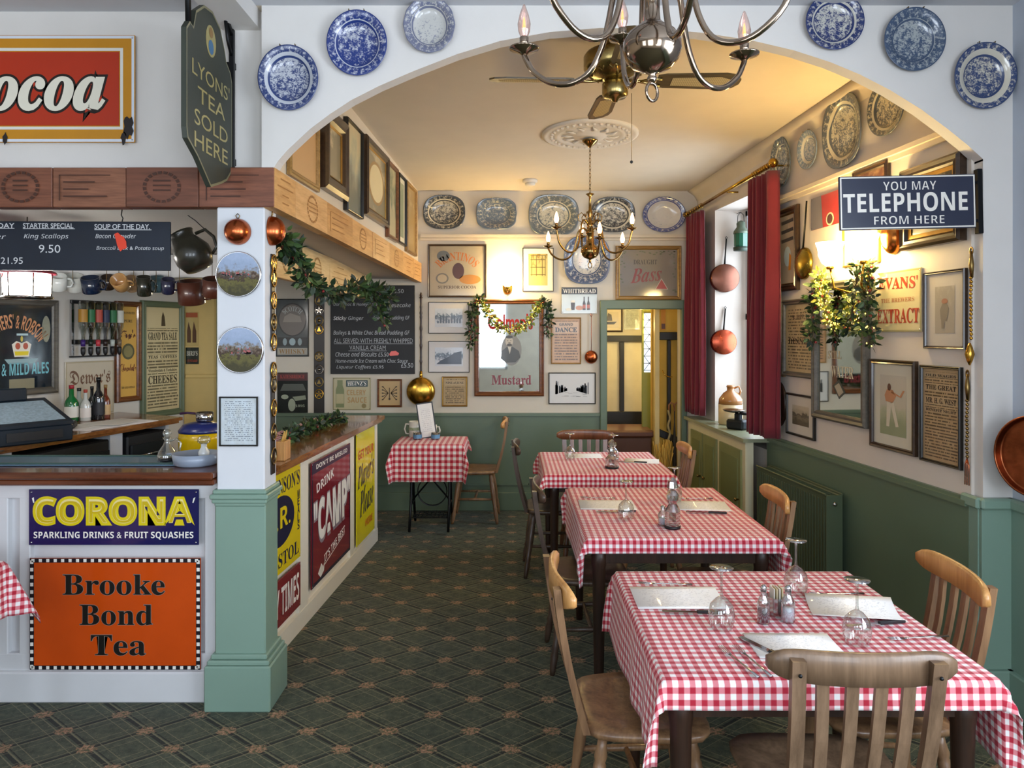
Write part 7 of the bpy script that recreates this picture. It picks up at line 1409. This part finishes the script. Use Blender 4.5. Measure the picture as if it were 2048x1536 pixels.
m = MB(); m.tube([(.075, -.02, -.30), (.076, -.02, -.45), (.075, -.02, -.62)], .0014, 4); m.build('pull_chain', DBRASS, r); m = MB(); m.lathe([(.001, -.008), (.007, -.004), (.007, .004), (.001, .008)], 10, (.075, -.02, -.626)); m.build('pull_bead', BLACK, r)
# ============================================================ passage things: chest, stick, pictures, straw
r = thing('brown_chest', 'brown leather-topped chest in the passage beyond the doorway', 'chest', (1.16, 7.55, 0)); BRL = paint('5E3A2A', .4, coat=.2, var=.1); m = MB(); m.box((0, 0, .31), (.50, .5, .60), .01); m.build('body', BRL, r); m = MB(); m.box((0, 0, .645), (.54, .56, .07), .025); m.build('lid', paint('6E4636', .35, coat=.3, var=.08), r)
PWL = Wall('f', 8.295)
r, w_, h_, y = pic(PWL, 1190, 616, 1245, 664, 'black-framed ship print in the passage, seen through the doorway', 'dark', .018, art(131, [(.3, 'C9BEA8'), (.5, 'D2C6AE')], .2, .2), .03, 'D8CDB8', d=.02)
shape(r, [(-.05, -.05), (.06, -.05), (.09, -.02), (-.07, -.02)], '3A3834', y, 'ship_hull'); shape(r, [(-.03, -.01), (.04, -.01), (.03, .06), (-.01, .08)], '5A564C', y, 'ship_sails')
r, w_, h_, y = plate_sign(PWL, 1248, 617, 1279, 659, 'pale printed notice beside the ship print in the passage', 'C9CFC6', name='paper_notice', cat='notice', t=.004, rivets=False); MB().quad(-w_ * .45, -h_ * .45, w_ * .45, h_ * .45, y).build('writing', billtext(51, 'C4CCC4', '7E8684', 14, .06, .45), r)
YR = Wall('f', 7.318)
r, w_, h_, y = plate_sign(YR, 1322, 618, 1331, 660, 'narrow orange card on the yellow passage wall', 'C98A34', name='paper_card', cat='notice', t=.003, rivets=False); shape(r, [(-w_ * .4, -h_ * .45), (w_ * .4, -h_ * .45), (w_ * .4, -h_ * .2), (-w_ * .4, -h_ * .2)], '5E3420', y, 'motif')
for k, (px, lb, col) in enumerate(((1338, 'twisted rope-like walking stick leaning in the doorway', '9A8A5E'), (1349, 'dark umbrella leaning in the doorway', '2A2622'))):
    d = 7.15; x = (px - CX) / F * d; r = thing('walking_stick' if k == 0 else 'umbrella', lb, 'stick' if k == 0 else 'umbrella', (x, d, 0)); m = MB(); Q = [(.01 * sin(z * 40) * (1 - k), 0, z) for z in [.03 * j for j in range(31)]]; m.tube(Q, .011 if k == 0 else [.006 + .016 * sin(min(1, j / 26) * pi) for j in range(31)], 8); m.build('shaft', paint(col, .5, var=.3, vs=30), r); m = MB(); m.tube([(0, 0, .89), (0, 0, .95), (.02, 0, .975), (.045, 0, .96), (.05, 0, .93)], .009, 8); m.build('handle', wood('6E4526', 'A47046'), r)
r = thing('straw_bunch', 'bunch of dried straw flowers at the foot of the yellow passage wall', 'dried flowers', ((1327 - CX) / F * 7.12, 7.12, 0)); m = MB(); m.lathe([(.05, 0), (.07, .02), (.06, .18), (.075, .26), (.07, .26), (.05, .05), (.001, .04)], 18); m.build('pot', paint('6A4A2E', .5), r); m = MB(); rn = random.Random(5)
for k in range(70): a = rn.uniform(0, 2 * pi); q = rn.uniform(0, .10); h_ = rn.uniform(.42, .62); m.tube([(0, 0, .12), (q * cos(a) * .5, q * sin(a) * .5, .3), (q * cos(a), q * sin(a), h_)], [.001, .0012, .006], 4)
m.build('straw', paint('D9B45A', .7, var=.2), r)['kind'] = 'stuff'
r = thing('iron_hook', 'wrought iron bracket with a hook on the black post in the doorway', 'hook', ((1330 - CX) / F * 7.26, 7.26, EYE - (748 - CY) / F * 7.26)); m = MB(); m.tube([(-.03, -.01, .04), (-.01, -.02, -.01), (.04, -.02, -.03), (.07, -.01, -.03)], .005, 6); m.build('hook', BRASS, r)
bpy.context.view_layer.update()
